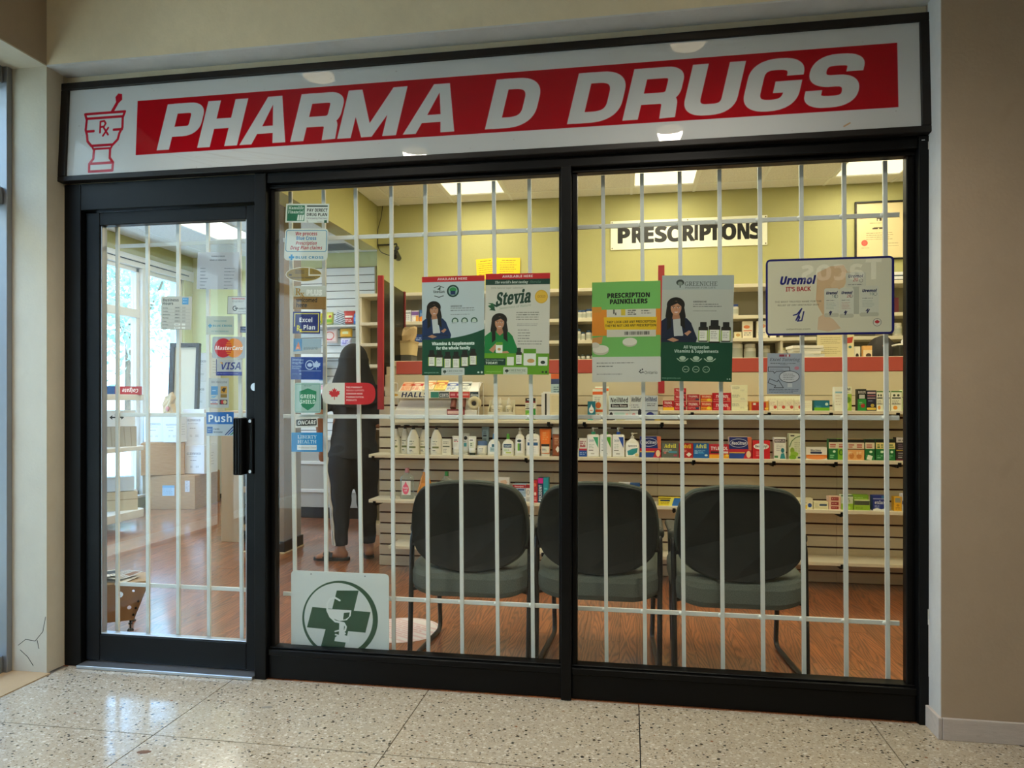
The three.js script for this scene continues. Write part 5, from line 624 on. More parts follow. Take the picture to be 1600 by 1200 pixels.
bottle('square white pump bottle with a grass green corner, behind a bar', -0.163, 0.867, -2.01, [[0, 0.0425*0.94, 0.022, 6], [0.006, 0.0425, 0.025, 6], [0.156*0.95, 0.0425, 0.025, 6], [0.156, 0.0425*0.85, 0.02, 4]], col('#eeece2', 0.35), { pump: [col('#eeece2'), 1.15], collar: col('#4aa02c'), lab: [0.0425*1.8, 0.156*0.04, 0.156*0.94, (g, w, h) => { R(g,0,0,w,h,'#eeece2'); P(g,[[w*.5,6],[w*.94,6],[w*.94,60]],'#4aa02c'); T(g,'CeraVe',w*.12,30,18,'#4a6a8a','',w*.45); L(g,w*.12,42,w*.5,3,8,'#9aa',3); R(g,w*.12,70,w*.4,3,'#222'); L(g,w*.3,86,w*.4,1,8,'#888',5); }] });
bottle('square white pump bottle with a blue corner and blue collar', -0.076, 0.867, -2.01, [[0, 0.0435*0.94, 0.022, 6], [0.006, 0.0435, 0.025, 6], [0.156*0.95, 0.0435, 0.025, 6], [0.156, 0.0435*0.85, 0.02, 4]], col('#eeece2', 0.35), { pump: [col('#eeece2'), 1.15], collar: col('#20489c'), lab: [0.0435*1.8, 0.156*0.04, 0.156*0.94, (g, w, h) => { R(g,0,0,w,h,'#eeece2'); P(g,[[w*.5,6],[w*.94,6],[w*.94,60]],'#20489c'); T(g,'CeraVe',w*.12,30,18,'#4a6a8a','',w*.45); L(g,w*.12,42,w*.5,3,8,'#9aa',3); R(g,w*.12,70,w*.4,3,'#222'); L(g,w*.3,86,w*.4,1,8,'#888',5); }] });
bottle('rounded white pump bottle with a teal swoosh', 0.02, 0.867, -2.01, [[0, 0.0505*0.92, 0.024, 3], [0.008, 0.0505, 0.027, 3], [0.126*0.6, 0.0505, 0.027, 3], [0.126*0.82, 0.0505*0.86, 0.022, 2.6], [0.126, 0.016, 0.015]], col('#eceadf', 0.35), { pump: [col('#eceadf'), 1.0], lab: [0.0505*1.7, 0.126*0.06, 0.126*0.76, (g, w, h) => { R(g,0,0,w,h,'#eceadf'); T(g,'Spectro',w*.5,26,20,'#333','bc',w*.7); P(g,[[w*.1,60],[w*.5,42],[w*.92,36],[w*.86,70],[w*.5,92],[w*.16,92]],'#2c8a94'); E(g,w*.84,90,w*.14,12,'#d8c88a'); }] });
carton('navy and red cold remedy carton, left of two, behind a white bar', 0.142, 0.867, -2.01, 0.143, 0.145, 0.06, '#c9b8b0', (g, w, h) => { R(g,0,0,w,100,'#1c2a6c');E(g,w*.42,28,w*.4,20,'#d8dce8');E(g,w*.42,28,w*.38,18,'#16235e');T(g,'NeoCitran',w*.42,35,20,'#e8ecf6','bci',w*.66);R(g,0,56,w,14,'#b8283a');R(g,0,70,w*.7,5,'#d8b04a');R(g,0,76,w*.66,22,'#27458e');P(g,[[w*.62,100],[w*.78,62],[w,62],[w,100]],'#b8283a');E(g,w*.86,80,w*.1,16,'#e2c8a0');P(g,[[w*.8,0],[w,0],[w,60],[w*.86,60]],'#c86a4a'); }, undefined);
carton('dark grey carton with yellow lettering on the second shelf', 0.276, 0.867, -2.01, 0.114, 0.1, 0.06, '#5c6058', (g, w, h) => { T(g,'Advil',w*.5,32,34,'#f0dc3c','bsc',w*.7);L(g,8,44,w*.6,2,9,'#c8ccc0',5);R(g,w*.4,54,w*.5,14,'#4a8aa0');E(g,w*.2,66,w*.08,8,'#b86a6a');R(g,w*.7,78,w*.2,12,'#a8405a'); }, undefined);
carton('red carton with yellow lettering, half behind a white bar', 0.382, 0.867, -2.01, 0.094, 0.098, 0.06, '#a3201f', (g, w, h) => { T(g,'Advil',w*.5,32,34,'#f0dc3c','bsc',w*.7);L(g,8,44,w*.6,2,9,'#e8b0a0',5);P(g,[[w*.7,60],[w*.9,74],[w*.7,92],[w*.5,76]],'#e8e0d8'); }, undefined);
carton('bright blue carton with yellow lettering', 0.482, 0.867, -2.01, 0.102, 0.099, 0.06, '#1c5c9c', (g, w, h) => { T(g,'Advil',w*.5,32,34,'#f0dc3c','bsc',w*.7);L(g,8,46,w*.7,3,9,'#a8d0e8',5);E(g,w*.82,80,w*.1,7,'#c8dcec');R(g,w*.3,60,w*.4,10,'#3a86bc'); }, undefined);
carton('red and yellow carton with white lettering between the blue carton and the navy one', 0.6, 0.867, -2.01, 0.13, 0.094, 0.06, '#b02230', (g, w, h) => { T(g,'TYLENOL',w*.52,40,34,'#f0e4e0','bc',w*.86);R(g,w*.08,50,w*.5,14,'#3a1a24');R(g,w*.6,50,w*.36,14,'#d8d0cc');R(g,0,72,w,28,'#dc9a2a');E(g,w*.9,78,w*.08,9,'#f0c84a'); }, undefined);
carton('navy and red cold remedy carton, right of two, in full view', 0.74, 0.867, -2.01, 0.146, 0.145, 0.06, '#c9b8b0', (g, w, h) => { R(g,0,0,w,100,'#1c2a6c');E(g,w*.42,28,w*.4,20,'#d8dce8');E(g,w*.42,28,w*.38,18,'#16235e');T(g,'NeoCitran',w*.42,35,20,'#e8ecf6','bci',w*.66);R(g,0,56,w,14,'#b8283a');R(g,0,70,w*.7,5,'#d8b04a');R(g,0,76,w*.66,22,'#27458e');P(g,[[w*.62,100],[w*.78,62],[w,62],[w,100]],'#b8283a');E(g,w*.86,80,w*.1,16,'#e2c8a0');P(g,[[w*.8,0],[w,0],[w,60],[w*.86,60]],'#c86a4a'); }, undefined);
carton('bright red carton with a white oval', 0.875, 0.867, -2.01, 0.112, 0.122, 0.06, '#c01c28', (g, w, h) => { R(g,0,0,w,18,'#c8282c');E(g,w*.5,32,w*.44,17,'#e4e0d8');T(g,'Benadryl',w*.5,38,19,'#222','bc',w*.7);L(g,w*.2,60,w*.4,3,10,'#e08a8a',5); }, undefined);
carton('white carton with a dark band and a teal figure', 0.995, 0.867, -2.01, 0.076, 0.145, 0.05, '#d6d6cc', (g, w, h) => { R(g,w*.05,8,w*.9,16,'#2a1618');T(g,'BENYLIN',w/2,21,14,'#d8d0cc','bc',w*.8);L(g,w*.2,34,w*.6,4,8,'#999',3);E(g,w*.72,60,w*.14,11,'#1f6f78');P(g,[[w*.5,98],[w*.6,74],[w*.84,72],[w*.96,98]],'#2a7f88');R(g,w*.04,84,w*.3,10,'#3a7a4a'); }, undefined);
carton('large pale green carton with a curved line and lime figure', 1.095, 0.867, -2.01, 0.084, 0.171, 0.06, '#c3c8a8', (g, w, h) => { L(g,w*.12,6,w*.4,1,6,'#222',5);Q(g,[[w*.05,52],[w*.2,30],[w*.5,16],[w*.95,8]],'#4a6a3a',3);L(g,w*.4,34,w*.5,6,8,'#8a9078',3);E(g,w*.25,66,w*.16,12,'#7fa034');E(g,w*.4,80,w*.3,10,'#8ab03a');E(g,w*.28,92,w*.26,10,'#78a428');R(g,w*.66,90,w*.28,6,'#3a4a5a'); }, undefined);
carton('low white and orange carton with a dark oval', 1.227, 0.867, -2.01, 0.131, 0.081, 0.06, '#d8d4c8', (g, w, h) => { T(g,'Mucinex',w*.46,34,24,'#2a3450','bc',w*.5);R(g,w*.2,36,w*.56,16,'#1f2a50',8);R(g,0,62,w,26,'#d8752a',6);E(g,w*.5,84,w*.5,14,'#e0894a'); }, undefined);
carton('green and cream carton with black top, leftmost of the row on the second shelf', 1.332, 0.867, -2.01, 0.056, 0.137, 0.05, '#1f6a34', (g, w, h) => { R(g,0,0,w,16,'#101510');R(g,0,16,w,30,'#cfc4a8');L(g,w*.14,24,w*.7,2,10,'#a04038',7);R(g,0,46,w,54,'#1a6a36');E(g,w*.6,60,w*.16,6,'#c8e0c0');L(g,w*.14,76,w*.6,2,9,'#8ac090',5); }, undefined);
carton('lime green carton with black top, second in the row', 1.386, 0.867, -2.01, 0.051, 0.138, 0.05, '#7fae28', (g, w, h) => { R(g,0,0,w,16,'#101510');R(g,0,16,w,30,'#cfc4a8');L(g,w*.14,24,w*.7,2,10,'#a04038',7);R(g,0,46,w,54,'#7aa824');O(g,w*.4,64,w*.2,12,'#3a6a1a',5); }, undefined);
carton('light orange carton with black top, left of the orange pair', 1.446, 0.867, -2.01, 0.051, 0.136, 0.05, '#d8a868', (g, w, h) => { R(g,0,0,w,16,'#101510');R(g,0,16,w,30,'#cfc4a8');L(g,w*.14,24,w*.7,2,10,'#a04038',7);R(g,0,46,w,54,'#d8a060');R(g,0,46,w,4,'#222');E(g,w*.5,80,w*.3,14,'#c07a3a');L(g,w*.1,60,w*.6,2,8,'#f0d8b0',4); }, undefined);
carton('light orange carton with black top, right of the orange pair', 1.498, 0.867, -2.01, 0.053, 0.136, 0.05, '#d8a868', (g, w, h) => { R(g,0,0,w,16,'#101510');R(g,0,16,w,30,'#cfc4a8');L(g,w*.14,24,w*.7,2,10,'#a04038',7);R(g,0,46,w,54,'#d8a060');R(g,0,46,w,4,'#222');E(g,w*.4,82,w*.3,12,'#c07a3a');L(g,w*.1,60,w*.6,2,8,'#f0d8b0',4); }, undefined);
carton('green carton with a tilted white square', 1.559, 0.867, -2.01, 0.058, 0.137, 0.05, '#1f6a34', (g, w, h) => { R(g,0,0,w,16,'#101510');R(g,0,16,w,30,'#cfc4a8');L(g,w*.14,24,w*.7,2,10,'#a04038',7);R(g,0,46,w,54,'#1a6a36');E(g,w*.6,60,w*.16,6,'#c8e0c0');L(g,w*.14,76,w*.6,2,9,'#8ac090',5);P(g,[[w*.3,74],[w*.8,80],[w*.66,100],[w*.14,96]],'#d8d8c8'); }, undefined);
carton('green carton with yellow lettering, in full view between the bars', 1.627, 0.867, -2.01, 0.063, 0.138, 0.05, '#1f6a34', (g, w, h) => { R(g,0,0,w,16,'#101510');R(g,0,16,w,30,'#d4c480');L(g,w*.14,24,w*.7,2,10,'#3a5a2a',7);R(g,0,46,w,54,'#1a6a36');E(g,w*.6,60,w*.16,6,'#c8e0c0');L(g,w*.14,76,w*.6,2,9,'#8ac090',5); }, undefined);
carton('green carton with yellow lettering, behind the last white bar', 1.688, 0.867, -2.01, 0.051, 0.138, 0.05, '#1f6a34', (g, w, h) => { R(g,0,0,w,16,'#101510');R(g,0,16,w,30,'#d4c480');L(g,w*.14,24,w*.7,2,10,'#3a5a2a',7);R(g,0,46,w,54,'#1a6a36');E(g,w*.6,60,w*.16,6,'#c8e0c0');L(g,w*.14,76,w*.6,2,9,'#8ac090',5); }, undefined);
carton('dark purple carton with a white top at the right end of the second shelf', 1.762, 0.867, -2.01, 0.084, 0.151, 0.06, '#2a2228', (g, w, h) => { R(g,0,0,w,22,'#b8b0a8');L(g,8,10,w*.6,1,8,'#666',5);L(g,8,30,w*.8,3,8,'#8a7888',4);R(g,0,54,w,4,'#b89a3a');L(g,8,66,w*.8,3,9,'#aaa',4);R(g,0,94,w,6,'#6a2a3a'); }, undefined);
// ---- third shelf
bottle('tiny clear bottle with pink label, leftmost on the third shelf', -1.726, 0.537, -2.04, [[0, 0.022*0.9, 0.014], [0.004, 0.022, 0.016], [0.128*0.55, 0.022*0.95, 0.016], [0.128*0.75, 0.022*0.4, 0.008], [0.128*0.8, 0.022*0.4, 0.008]], clearPl, { cap: { rows: capRows(0.008, 0.128*0.2), mat: col('#d8b0b4') }, lab: [0.022*1.2, 0.128*0.08, 0.128*0.36, (g, w, h) => { R(g,0,0,w,h,'#d88a98'); }] });
bottle('clear baby oil bottle with a pink cap and pink label', -1.615, 0.537, -2.03, [[0, 0.0515*0.92, 0.022, 3], [0.006, 0.0515, 0.025, 3], [0.225*0.5, 0.0515*0.96, 0.025, 3], [0.225*0.68, 0.0515*1.0, 0.025, 2.6], [0.225*0.76, 0.0515*0.8, 0.02], [0.225*0.82, 0.0515*0.36, 0.013], [0.225*0.86, 0.0515*0.36, 0.013]], clearPl, { cap: { rows: capRows(0.016, 0.225*0.15), mat: col('#d89aa6') }, lab: [0.0515*1.3, 0.225*0.14, 0.225*0.6, (g, w, h) => { R(g,0,0,w,h,'#d9d8d4'); E(g,w*.45,60,w*.36,36,'#e0607e'); P(g,[[w*.45,4],[w*.66,36],[w*.24,36]],'#e0607e'); T(g,'baby',w*.45,56,16,'#f4dce2','bc'); T(g,'oil',w*.45,74,16,'#f4dce2','bc'); }] });
bottle('amber baby shampoo bottle beside the left waiting chair', -1.477, 0.537, -2.03, [[0, 0.063*0.9, 0.022, 2.6], [0.006, 0.063, 0.025, 2.6], [0.199*0.3, 0.063*0.95, 0.025, 2.6], [0.199*0.72, 0.063*0.6, 0.02], [0.199*0.92, 0.063*0.34, 0.014], [0.199, 0.063*0.34, 0.014]], col('#d98a1c', 0.25), { cap: { rows: capRows(0.012, 0.028), mat: col('#d8c8b8') }, lab: [0.063*0.9, 0.199*0.1, 0.199*0.6, (g, w, h) => { R(g,0,0,w,h,'#d98a1c'); R(g,w*.1,50,w*.8,40,'#c87414'); L(g,w*.2,60,w*.6,2,14,'#7a4a10',6); }] });
bottle('clear bottle with a green cap above the left waiting chair', -1.316, 0.537, -2.03, [[0, 0.05*0.9, 0.022, 3], [0.006, 0.05, 0.025, 3], [0.174*0.5, 0.05*0.9, 0.024, 3], [0.174*0.72, 0.05*0.98, 0.025, 2.6], [0.174*0.86, 0.05*0.8, 0.02], [0.174*0.96, 0.05*0.34, 0.012], [0.174, 0.05*0.34, 0.012]], clearPl, { cap: { rows: capRows(0.014, 0.032), mat: col('#2f8a4a') }, lab: [0.05*1.2, 0.174*0.2, 0.174*0.66, (g, w, h) => { R(g,0,0,w,h,'#c9ccb8'); P(g,[[w*.5,6],[w*.8,60],[w*.2,60]],'#a8b07a'); }] });
carton('white carton with a beige picture behind the left waiting chair', -0.887, 0.537, -2.01, 0.081, 0.174, 0.05, '#d0ccc4', (g, w, h) => { P(g,[[w*.2,14],[w*.7,10],[w*.86,22],[w*.4,40]],'#c8a890');L(g,6,60,w*.8,1,8,'#555',7);L(g,6,74,w*.6,2,9,'#888',4); }, undefined);
carton('red, white and blue toothpaste carton, lower of a stack of two', -0.768, 0.537, -2.01, 0.087, 0.065, 0.12, '#9fb8cc', (g, w, h) => { R(g,0,0,w*.4,18,'#a81a2a');R(g,0,40,w,16,'#d8dce0');R(g,w*.3,56,w*.6,24,'#2a4f80'); }, undefined);
carton('red, white and blue toothpaste carton, upper of a stack of two', -0.775, 0.604, -2.01, 0.092, 0.057, 0.12, '#9fb8cc', (g, w, h) => { R(g,0,0,w,40,'#a81a2a');T(g,'Sensodyne',w*.5,30,24,'#e8dcd8','bci',w*.7);R(g,w*.4,52,w*.5,18,'#2a4a7a');L(g,10,80,w*.8,1,8,'#88a',8); }, undefined);
carton('white and red toothbrush carton beside the toothpaste', -0.709, 0.537, -2.01, 0.034, 0.127, 0.06, '#d5d0ca', (g, w, h) => { R(g,0,0,w,20,'#98202c');O(g,w*.5,44,w*.24,14,'#888',3);L(g,4,72,w*.7,3,8,'#888',5); }, undefined);
carton('red carton with a pale dot, standing between two chairs', -0.659, 0.537, -2.01, 0.034, 0.156, 0.08, '#b02a2c', (g, w, h) => { E(g,w*.4,20,w*.3,8,'#d87a5a');E(g,w*.5,60,w*.24,8,'#e0c8b8');L(g,4,76,w*.7,2,9,'#e8b0a8',6); }, undefined);
carton('magenta and teal carton with tall white lettering', -0.621, 0.537, -2.01, 0.036, 0.174, 0.09, '#173a5c', (g, w, h) => { R(g,0,0,w,22,'#c8288a');g.save();g.translate(w*.72,94);g.rotate(-Math.PI/2);T(g,'POLIDENT',0,0,w*.8,'#e8eef2','b',66);g.restore(); }, undefined);
carton('plain teal carton beside the magenta one', -0.583, 0.537, -2.01, 0.035, 0.175, 0.09, '#1f8a98', (g, w, h) => { L(g,4,40,w*.7,3,14,'#6fc0c8',6); }, undefined);
carton('white carton with grey letters behind the middle chair', -0.036, 0.537, -2.01, 0.077, 0.153, 0.05, '#c6c8c8', (g, w, h) => { T(g,'KY',w*.5,52,34,'#4a5a64','bc');L(g,8,66,w*.7,2,10,'#8aa',5); }, undefined);
carton('blue carton with a white drop behind the middle chair', 0.038, 0.537, -2.01, 0.068, 0.15, 0.05, '#3f6a9c', (g, w, h) => { R(g,0,0,w,14,'#2a4a78');P(g,[[w*.5,30],[w*.74,60],[w*.26,60]],'#dce6ee');E(g,w*.5,62,w*.24,14,'#dce6ee'); }, undefined);
carton('small white carton lying between the middle and right chairs', 0.159, 0.537, -2.01, 0.052, 0.02, 0.05, '#c8c6be', (g, w, h) => { R(g,0,40,w*.5,30,'#a84a4a'); }, undefined);
carton('flat yellow and blue carton between the middle and right chairs', 0.271, 0.537, -2.01, 0.146, 0.054, 0.06, '#d8c42c', (g, w, h) => { R(g,0,0,w,12,'#3a3a1a');R(g,w*.08,24,w*.44,20,'#26405c');R(g,w*.62,0,w*.38,100,'#2a6ab0');P(g,[[w*.56,0],[w*.72,0],[w*.6,100],[w*.46,100]],'#e8dc6a');L(g,w*.1,60,w*.4,2,14,'#8a7a1a',7); }, undefined);
carton('long cream and yellow carton behind the right chair', 1.143, 0.537, -2.01, 0.121, 0.069, 0.06, '#dcd6b4', (g, w, h) => { R(g,0,62,w*.7,38,'#e0bc2c');E(g,w*.84,64,w*.1,20,'#2a4a8a');L(g,10,24,w*.7,2,14,'#8a8a70',6); }, undefined);
carton('small cream carton with a blue stripe, right of the right chair', 1.255, 0.537, -2.01, 0.091, 0.05, 0.06, '#dcd6b0', (g, w, h) => { R(g,w*.4,30,w*.5,26,'#39506a',8);L(g,w*.1,30,w*.25,3,16,'#8a8a60',6);R(g,w*.04,80,w*.9,6,'#a8a060'); }, undefined);
carton('thin pink and cream carton, bottom of the stack of three on the third shelf', 1.341, 0.537, -2.01, 0.074, 0.024, 0.06, '#ddb9a0', (g, w, h) => { R(g,w*.2,14,w*.62,70,'#8a2a2c');L(g,w*.26,40,w*.5,1,8,'#e0b8a8',16); }, undefined);
carton('thin pink and cream carton, middle of the stack of three on the third shelf', 1.341, 0.563, -2.01, 0.074, 0.028, 0.06, '#ddb9a0', (g, w, h) => { R(g,w*.2,14,w*.62,70,'#8a2a2c');L(g,w*.26,40,w*.5,1,8,'#e0b8a8',16); }, undefined);
carton('thin pink and cream carton, topmost of the stack of three on the third shelf', 1.341, 0.593, -2.01, 0.074, 0.03, 0.06, '#ddb9a0', (g, w, h) => { R(g,w*.2,14,w*.62,70,'#8a2a2c');L(g,w*.26,40,w*.5,1,8,'#e0b8a8',16); }, undefined);
carton('green and white carton right of the pink stack', 1.418, 0.537, -2.01, 0.073, 0.098, 0.05, '#c0c8a8', (g, w, h) => { R(g,0,0,w,10,'#3a5a28');L(g,w*.2,24,w*.6,3,10,'#5a6a4a',5);R(g,0,58,w,42,'#8ab02c');E(g,w*.5,84,w*.3,12,'#a8c84a'); }, undefined);
carton('lime carton with a dark grey band', 1.51, 0.537, -2.01, 0.097, 0.068, 0.06, '#9ab83a', (g, w, h) => { R(g,0,0,w,8,'#d8dcc0');R(g,w*.02,10,w*.96,40,'#4a5040');R(g,0,56,w,44,'#8aac2c');L(g,w*.1,70,w*.5,2,12,'#5a7a1a',6); }, undefined);
carton('lime carton standing behind the dark banded one', 1.53, 0.537, -2.1, 0.096, 0.091, 0.04, '#8ab03a', (g, w, h) => { L(g,8,20,w*.7,2,10,'#d8e8a8',5); }, undefined);
carton('navy carton with a wavy white foot on the third shelf', 1.621, 0.537, -2.01, 0.086, 0.098, 0.06, '#1c2f7a', (g, w, h) => { R(g,w*.6,0,w*.4,18,'#2a6a9c');R(g,0,20,w,3,'#c8d0e0');T(g,'exlax',w*.5,56,30,'#e8ecf2','bsc',w*.76);L(g,w*.12,66,w*.5,2,8,'#a8b4d8',5);P(g,[[0,100],[0,90],[w*.3,82],[w*.6,90],[w,80],[w,100]],'#d8d8d0'); }, undefined);
carton('yellow upright carton at the right of the third shelf', 1.73, 0.537, -2.01, 0.046, 0.092, 0.05, '#d8a428', (g, w, h) => { R(g,w*.14,8,w*.72,32,'#8a8a7a');E(g,w*.5,60,w*.2,8,'#b07a18');L(g,w*.2,74,w*.6,2,9,'#8a6414',5); }, undefined);
carton('white carton at the right end of the third shelf', 1.784, 0.537, -2.01, 0.055, 0.112, 0.05, '#cfd2d6', (g, w, h) => { R(g,0,40,w*.4,20,'#2a3a6a');L(g,6,20,w*.7,2,10,'#889',5); }, undefined);
// ---------------------------------------------------------------- dispensary counter with slatwall front, shelves on it
const CZ = -2.22, P0 = 0.0816;                                        // slat pitch
{
  const t = thing('service_counter', 'long dispensary counter with cream slatted front and a red band along the top', 'counter', [0, 0, 0]);
  mesh('carcass', span(-1.84, 2.62, 0.0, 1.52, -2.8, CZ - 0.022), MAT.cream, t); mesh('counter_top', rspan(-1.78, 2.62, 1.52, 1.562, -2.84, CZ - 0.004), MAT.cream, t);
  mesh('groove_backing', span(-1.886, 2.615, 0.005, 1.29, CZ - 0.024, CZ - 0.013), MAT.darkGap.clone(), t).material.color.set('#4a2c1e');
  const geos = {};
  for (let k = 0; k < 16; k++) for (const [x0, x1] of [[-1.89, -0.55], [-0.549, 0.199], [0.2, 1.41], [1.411, 2.62]]) {
    const y0 = k === 0 ? 0.004 : 0.081 + (k - 1) * P0 + 0.0062, y1 = Math.min(1.292, 0.081 + k * P0 - 0.0062); if (y1 - y0 < 0.01) continue; const key = x0 + '/' + (y1 - y0).toFixed(3);
    const g = (geos[key] ??= boxUV(rbox(x1 - x0, y1 - y0, 0.016, 0.002, 0, 0, 0, 1))); const m = mesh('slat', g, MAT.slat, t); m.position.set((x0 + x1) / 2, (y0 + y1) / 2, CZ - 0.008);
  }
  mesh('cream_panel', boxUV(rspan(-1.845, 0.2, 1.296, 1.458, CZ - 0.03, CZ - 0.004, 0.002)), MAT.cream, t); mesh('cream_panel', boxUV(rspan(0.201, 2.62, 1.296, 1.458, CZ - 0.03, CZ - 0.004, 0.002)), MAT.cream, t);
  mesh('red_band', rspan(-1.755, 0.2, 1.461, 1.559, CZ - 0.02, CZ, 0.002), MAT.redBand, t); mesh('red_band', rspan(0.201, 2.62, 1.461, 1.559, CZ - 0.02, CZ, 0.002), MAT.redBand, t);
}
const shelfFront = -1.98;
function wallShelf(label, x0, x1, y, brackets, zf = shelfFront) {
  const t = thing('wall_shelf', label, 'shelf', [0, y, 0]);
  mesh('board', rspan(x0, x1, -0.024, 0, CZ + 0.001, zf, 0.003), MAT.shelfBoard, t);
  for (const x of brackets) mesh('bracket', [rspan(x - 0.006, x + 0.006, -0.05, -0.025, CZ + 0.002, zf - 0.03, 0.002), rspan(x - 0.011, x + 0.011, -0.04, -0.012, zf - 0.004, zf + 0.006, 0.003)], MAT.black, t);
}
wallShelf('cream shelf carrying the sweets rack and sinus cartons, above the lotions', -1.69, 0.384, 1.122, [-0.56, -0.31, 0.22]);
wallShelf('slightly higher cream shelf carrying the red medicine cartons', 0.205, 2.6, 1.192, [0.42, 0.92, 1.31, 1.72]);
wallShelf('second shelf, left length, carrying lotion bottles and tubes', -1.885, -0.551, 0.867, [-1.85, -1.2, -0.72]);
wallShelf('second shelf, middle length, carrying the white pump bottles', -0.55, 0.2, 0.867, [0.1]);
wallShelf('second shelf, right length, carrying cold remedy cartons', 0.203, 2.6, 0.867, [0.43, 0.95, 1.34, 1.73]);
wallShelf('third shelf, left length, carrying baby oil and toothpaste behind the chairs', -1.885, -0.45, 0.537, [-1.84, -0.8]);
wallShelf('third shelf, right length, carrying laxative cartons', 0.1, 2.6, 0.537, [0.3, 1.38]);
wallShelf('lowest shelf, short left length near the floor', -1.735, -0.45, 0.203, [-1.3, -0.6]);
wallShelf('lowest shelf, empty right length near the floor', 0.12, 2.6, 0.193, [0.5, 1.38]);
{ // wire and plastic sweets rack
  const t = thing('display_rack', 'white tiered counter rack with slanted trays and printed strips on the top shelf', 'display rack', [-1.4, 1.122, -2.1]);
  for (const x of [-0.33, 0.33]) mesh('side_wire', path([[x, 0, 0.09], [x, 0.27, 0.06], [x, 0.27, -0.08], [x, 0, -0.1]], 0.0035, 6, 0.02), MAT.whitePlastic, t);
  mesh('upper_tray', [box(0.6, 0.006, 0.15, 0, 0, 0).rotateX(0.5).translate(0.02, 0.235, -0.01), rspan(-0.28, 0.32, 0.158, 0.205, 0.055, 0.061)], MAT.whitePlastic, t);
  mesh('lower_tray', [box(0.62, 0.006, 0.2, 0, 0, 0).rotateX(0.55).translate(0.0, 0.085, 0), rspan(-0.33, 0.32, 0.022, 0.07, 0.082, 0.09)], MAT.whitePlastic, t);
  const uv = A2.add(640, 50, 1500 / 1.5, (g, w, h) => { R(g, 0, 0, w, h, '#dcd6c0'); E(g, 28, 26, 20, 9, '#c89a3a'); T(g, 'HALLS', 66, 42, 50, '#1c2850', 'bi', 200); R(g, 290, 4, 60, 42, '#2f7f70'); R(g, 352, 4, 72, 42, '#2a3a44'); T(g, 'CERTS', 388, 40, 34, '#e0e4e4', 'bc', 66); R(g, 428, 4, 88, 42, '#b01c30'); L(g, 434, 16, 74, 1, 20, '#f0c8c8', 16); R(g, 518, 4, 56, 42, '#c83a34'); L(g, 522, 16, 48, 1, 20, '#f0d0c8', 14); R(g, 576, 4, 60, 42, '#33424c'); T(g, 'Mentos', 606, 36, 26, '#d8dcdc', 'bic', 54); });
  mesh('printed_strip', sheetGeo(0.655, 0.05, uv, 1).translate(0.0, 0.18, 0.0625), pack, t);
}
[['orange and white sweets packet, leftmost on the slanted tray', -1.63, '#d8b090', '#c85a30', 0], ['red and white sweets packet on the slanted tray', -1.555, '#e0cdb0', '#c02c2c', 0], ['cream and orange sweets packet in the middle of the slanted tray', -1.46, '#e4d4ac', '#d07a3a', 0.01], ['yellow sweets packet, right of the middle on the slanted tray', -1.37, '#e2c86a', '#c05a28', 0.01], ['blue and white sweets packet on the slanted tray', -1.285, '#c9d0d4', '#2a4a9c', 0], ['grey packet with a dark mark, rightmost on the slanted tray', -1.19, '#c8ccc4', '#3a4a50', 0]].forEach(([l, x, c, k, dz]) => {
  const m = carton(l, x, 1.3, -2.05, 0.085, 0.13, 0.02, c, (g, w, h) => { R(g, 0, 20, w, 26, k); L(g, 6, 56, w - 14, 3, 12, k, 6); E(g, w * 0.5, 34, w * 0.3, 8, c); }, undefined, 'packet', 'packet'); m.rotation.x = -1.02; m.position.set(x, 1.332 + dz, -2.052);
});
{ const m = carton('dark red sweets box on the lower tray of the rack', -1.235, 1.196, -2.0, 0.13, 0.05, 0.04, '#7a2028', (g, w, h) => { L(g, 12, 24, w - 24, 1, 10, '#e0c0b8', 44); }, undefined, 'sweets_box'); m.position.set(-1.235, 1.148, -2.0);
  for (const [i, x] of [[0, -1.265], [1, -1.195]]) solo('sweets_roll', cyl(0.022, 0.022, 0.075, 0, 0, 0, 14).rotateX(-0.5).translate(x, 1.205, -2.04), col('#8a4a3c'), i ? 'brown wrapped sweet roll behind the dark red box, right of two' : 'brown wrapped sweet roll behind the dark red box, left of two', 'sweets', 'sweet rolls behind the dark red box');
  const r = thing('tape_roll', 'pale cream roll of tape lying on the rack, right end', 'roll', [-1.105, 1.24, -2.04]); mesh('roll', new THREE.TorusGeometry(0.032, 0.02, 12, 28).scale(1, 1, 1.3), col('#d8cba4', 0.6), r); mesh('core', cyl(0.016, 0.016, 0.045, 0, -0.0225, 0, 20).rotateX(Math.PI / 2), col('#3a3530'), r); }
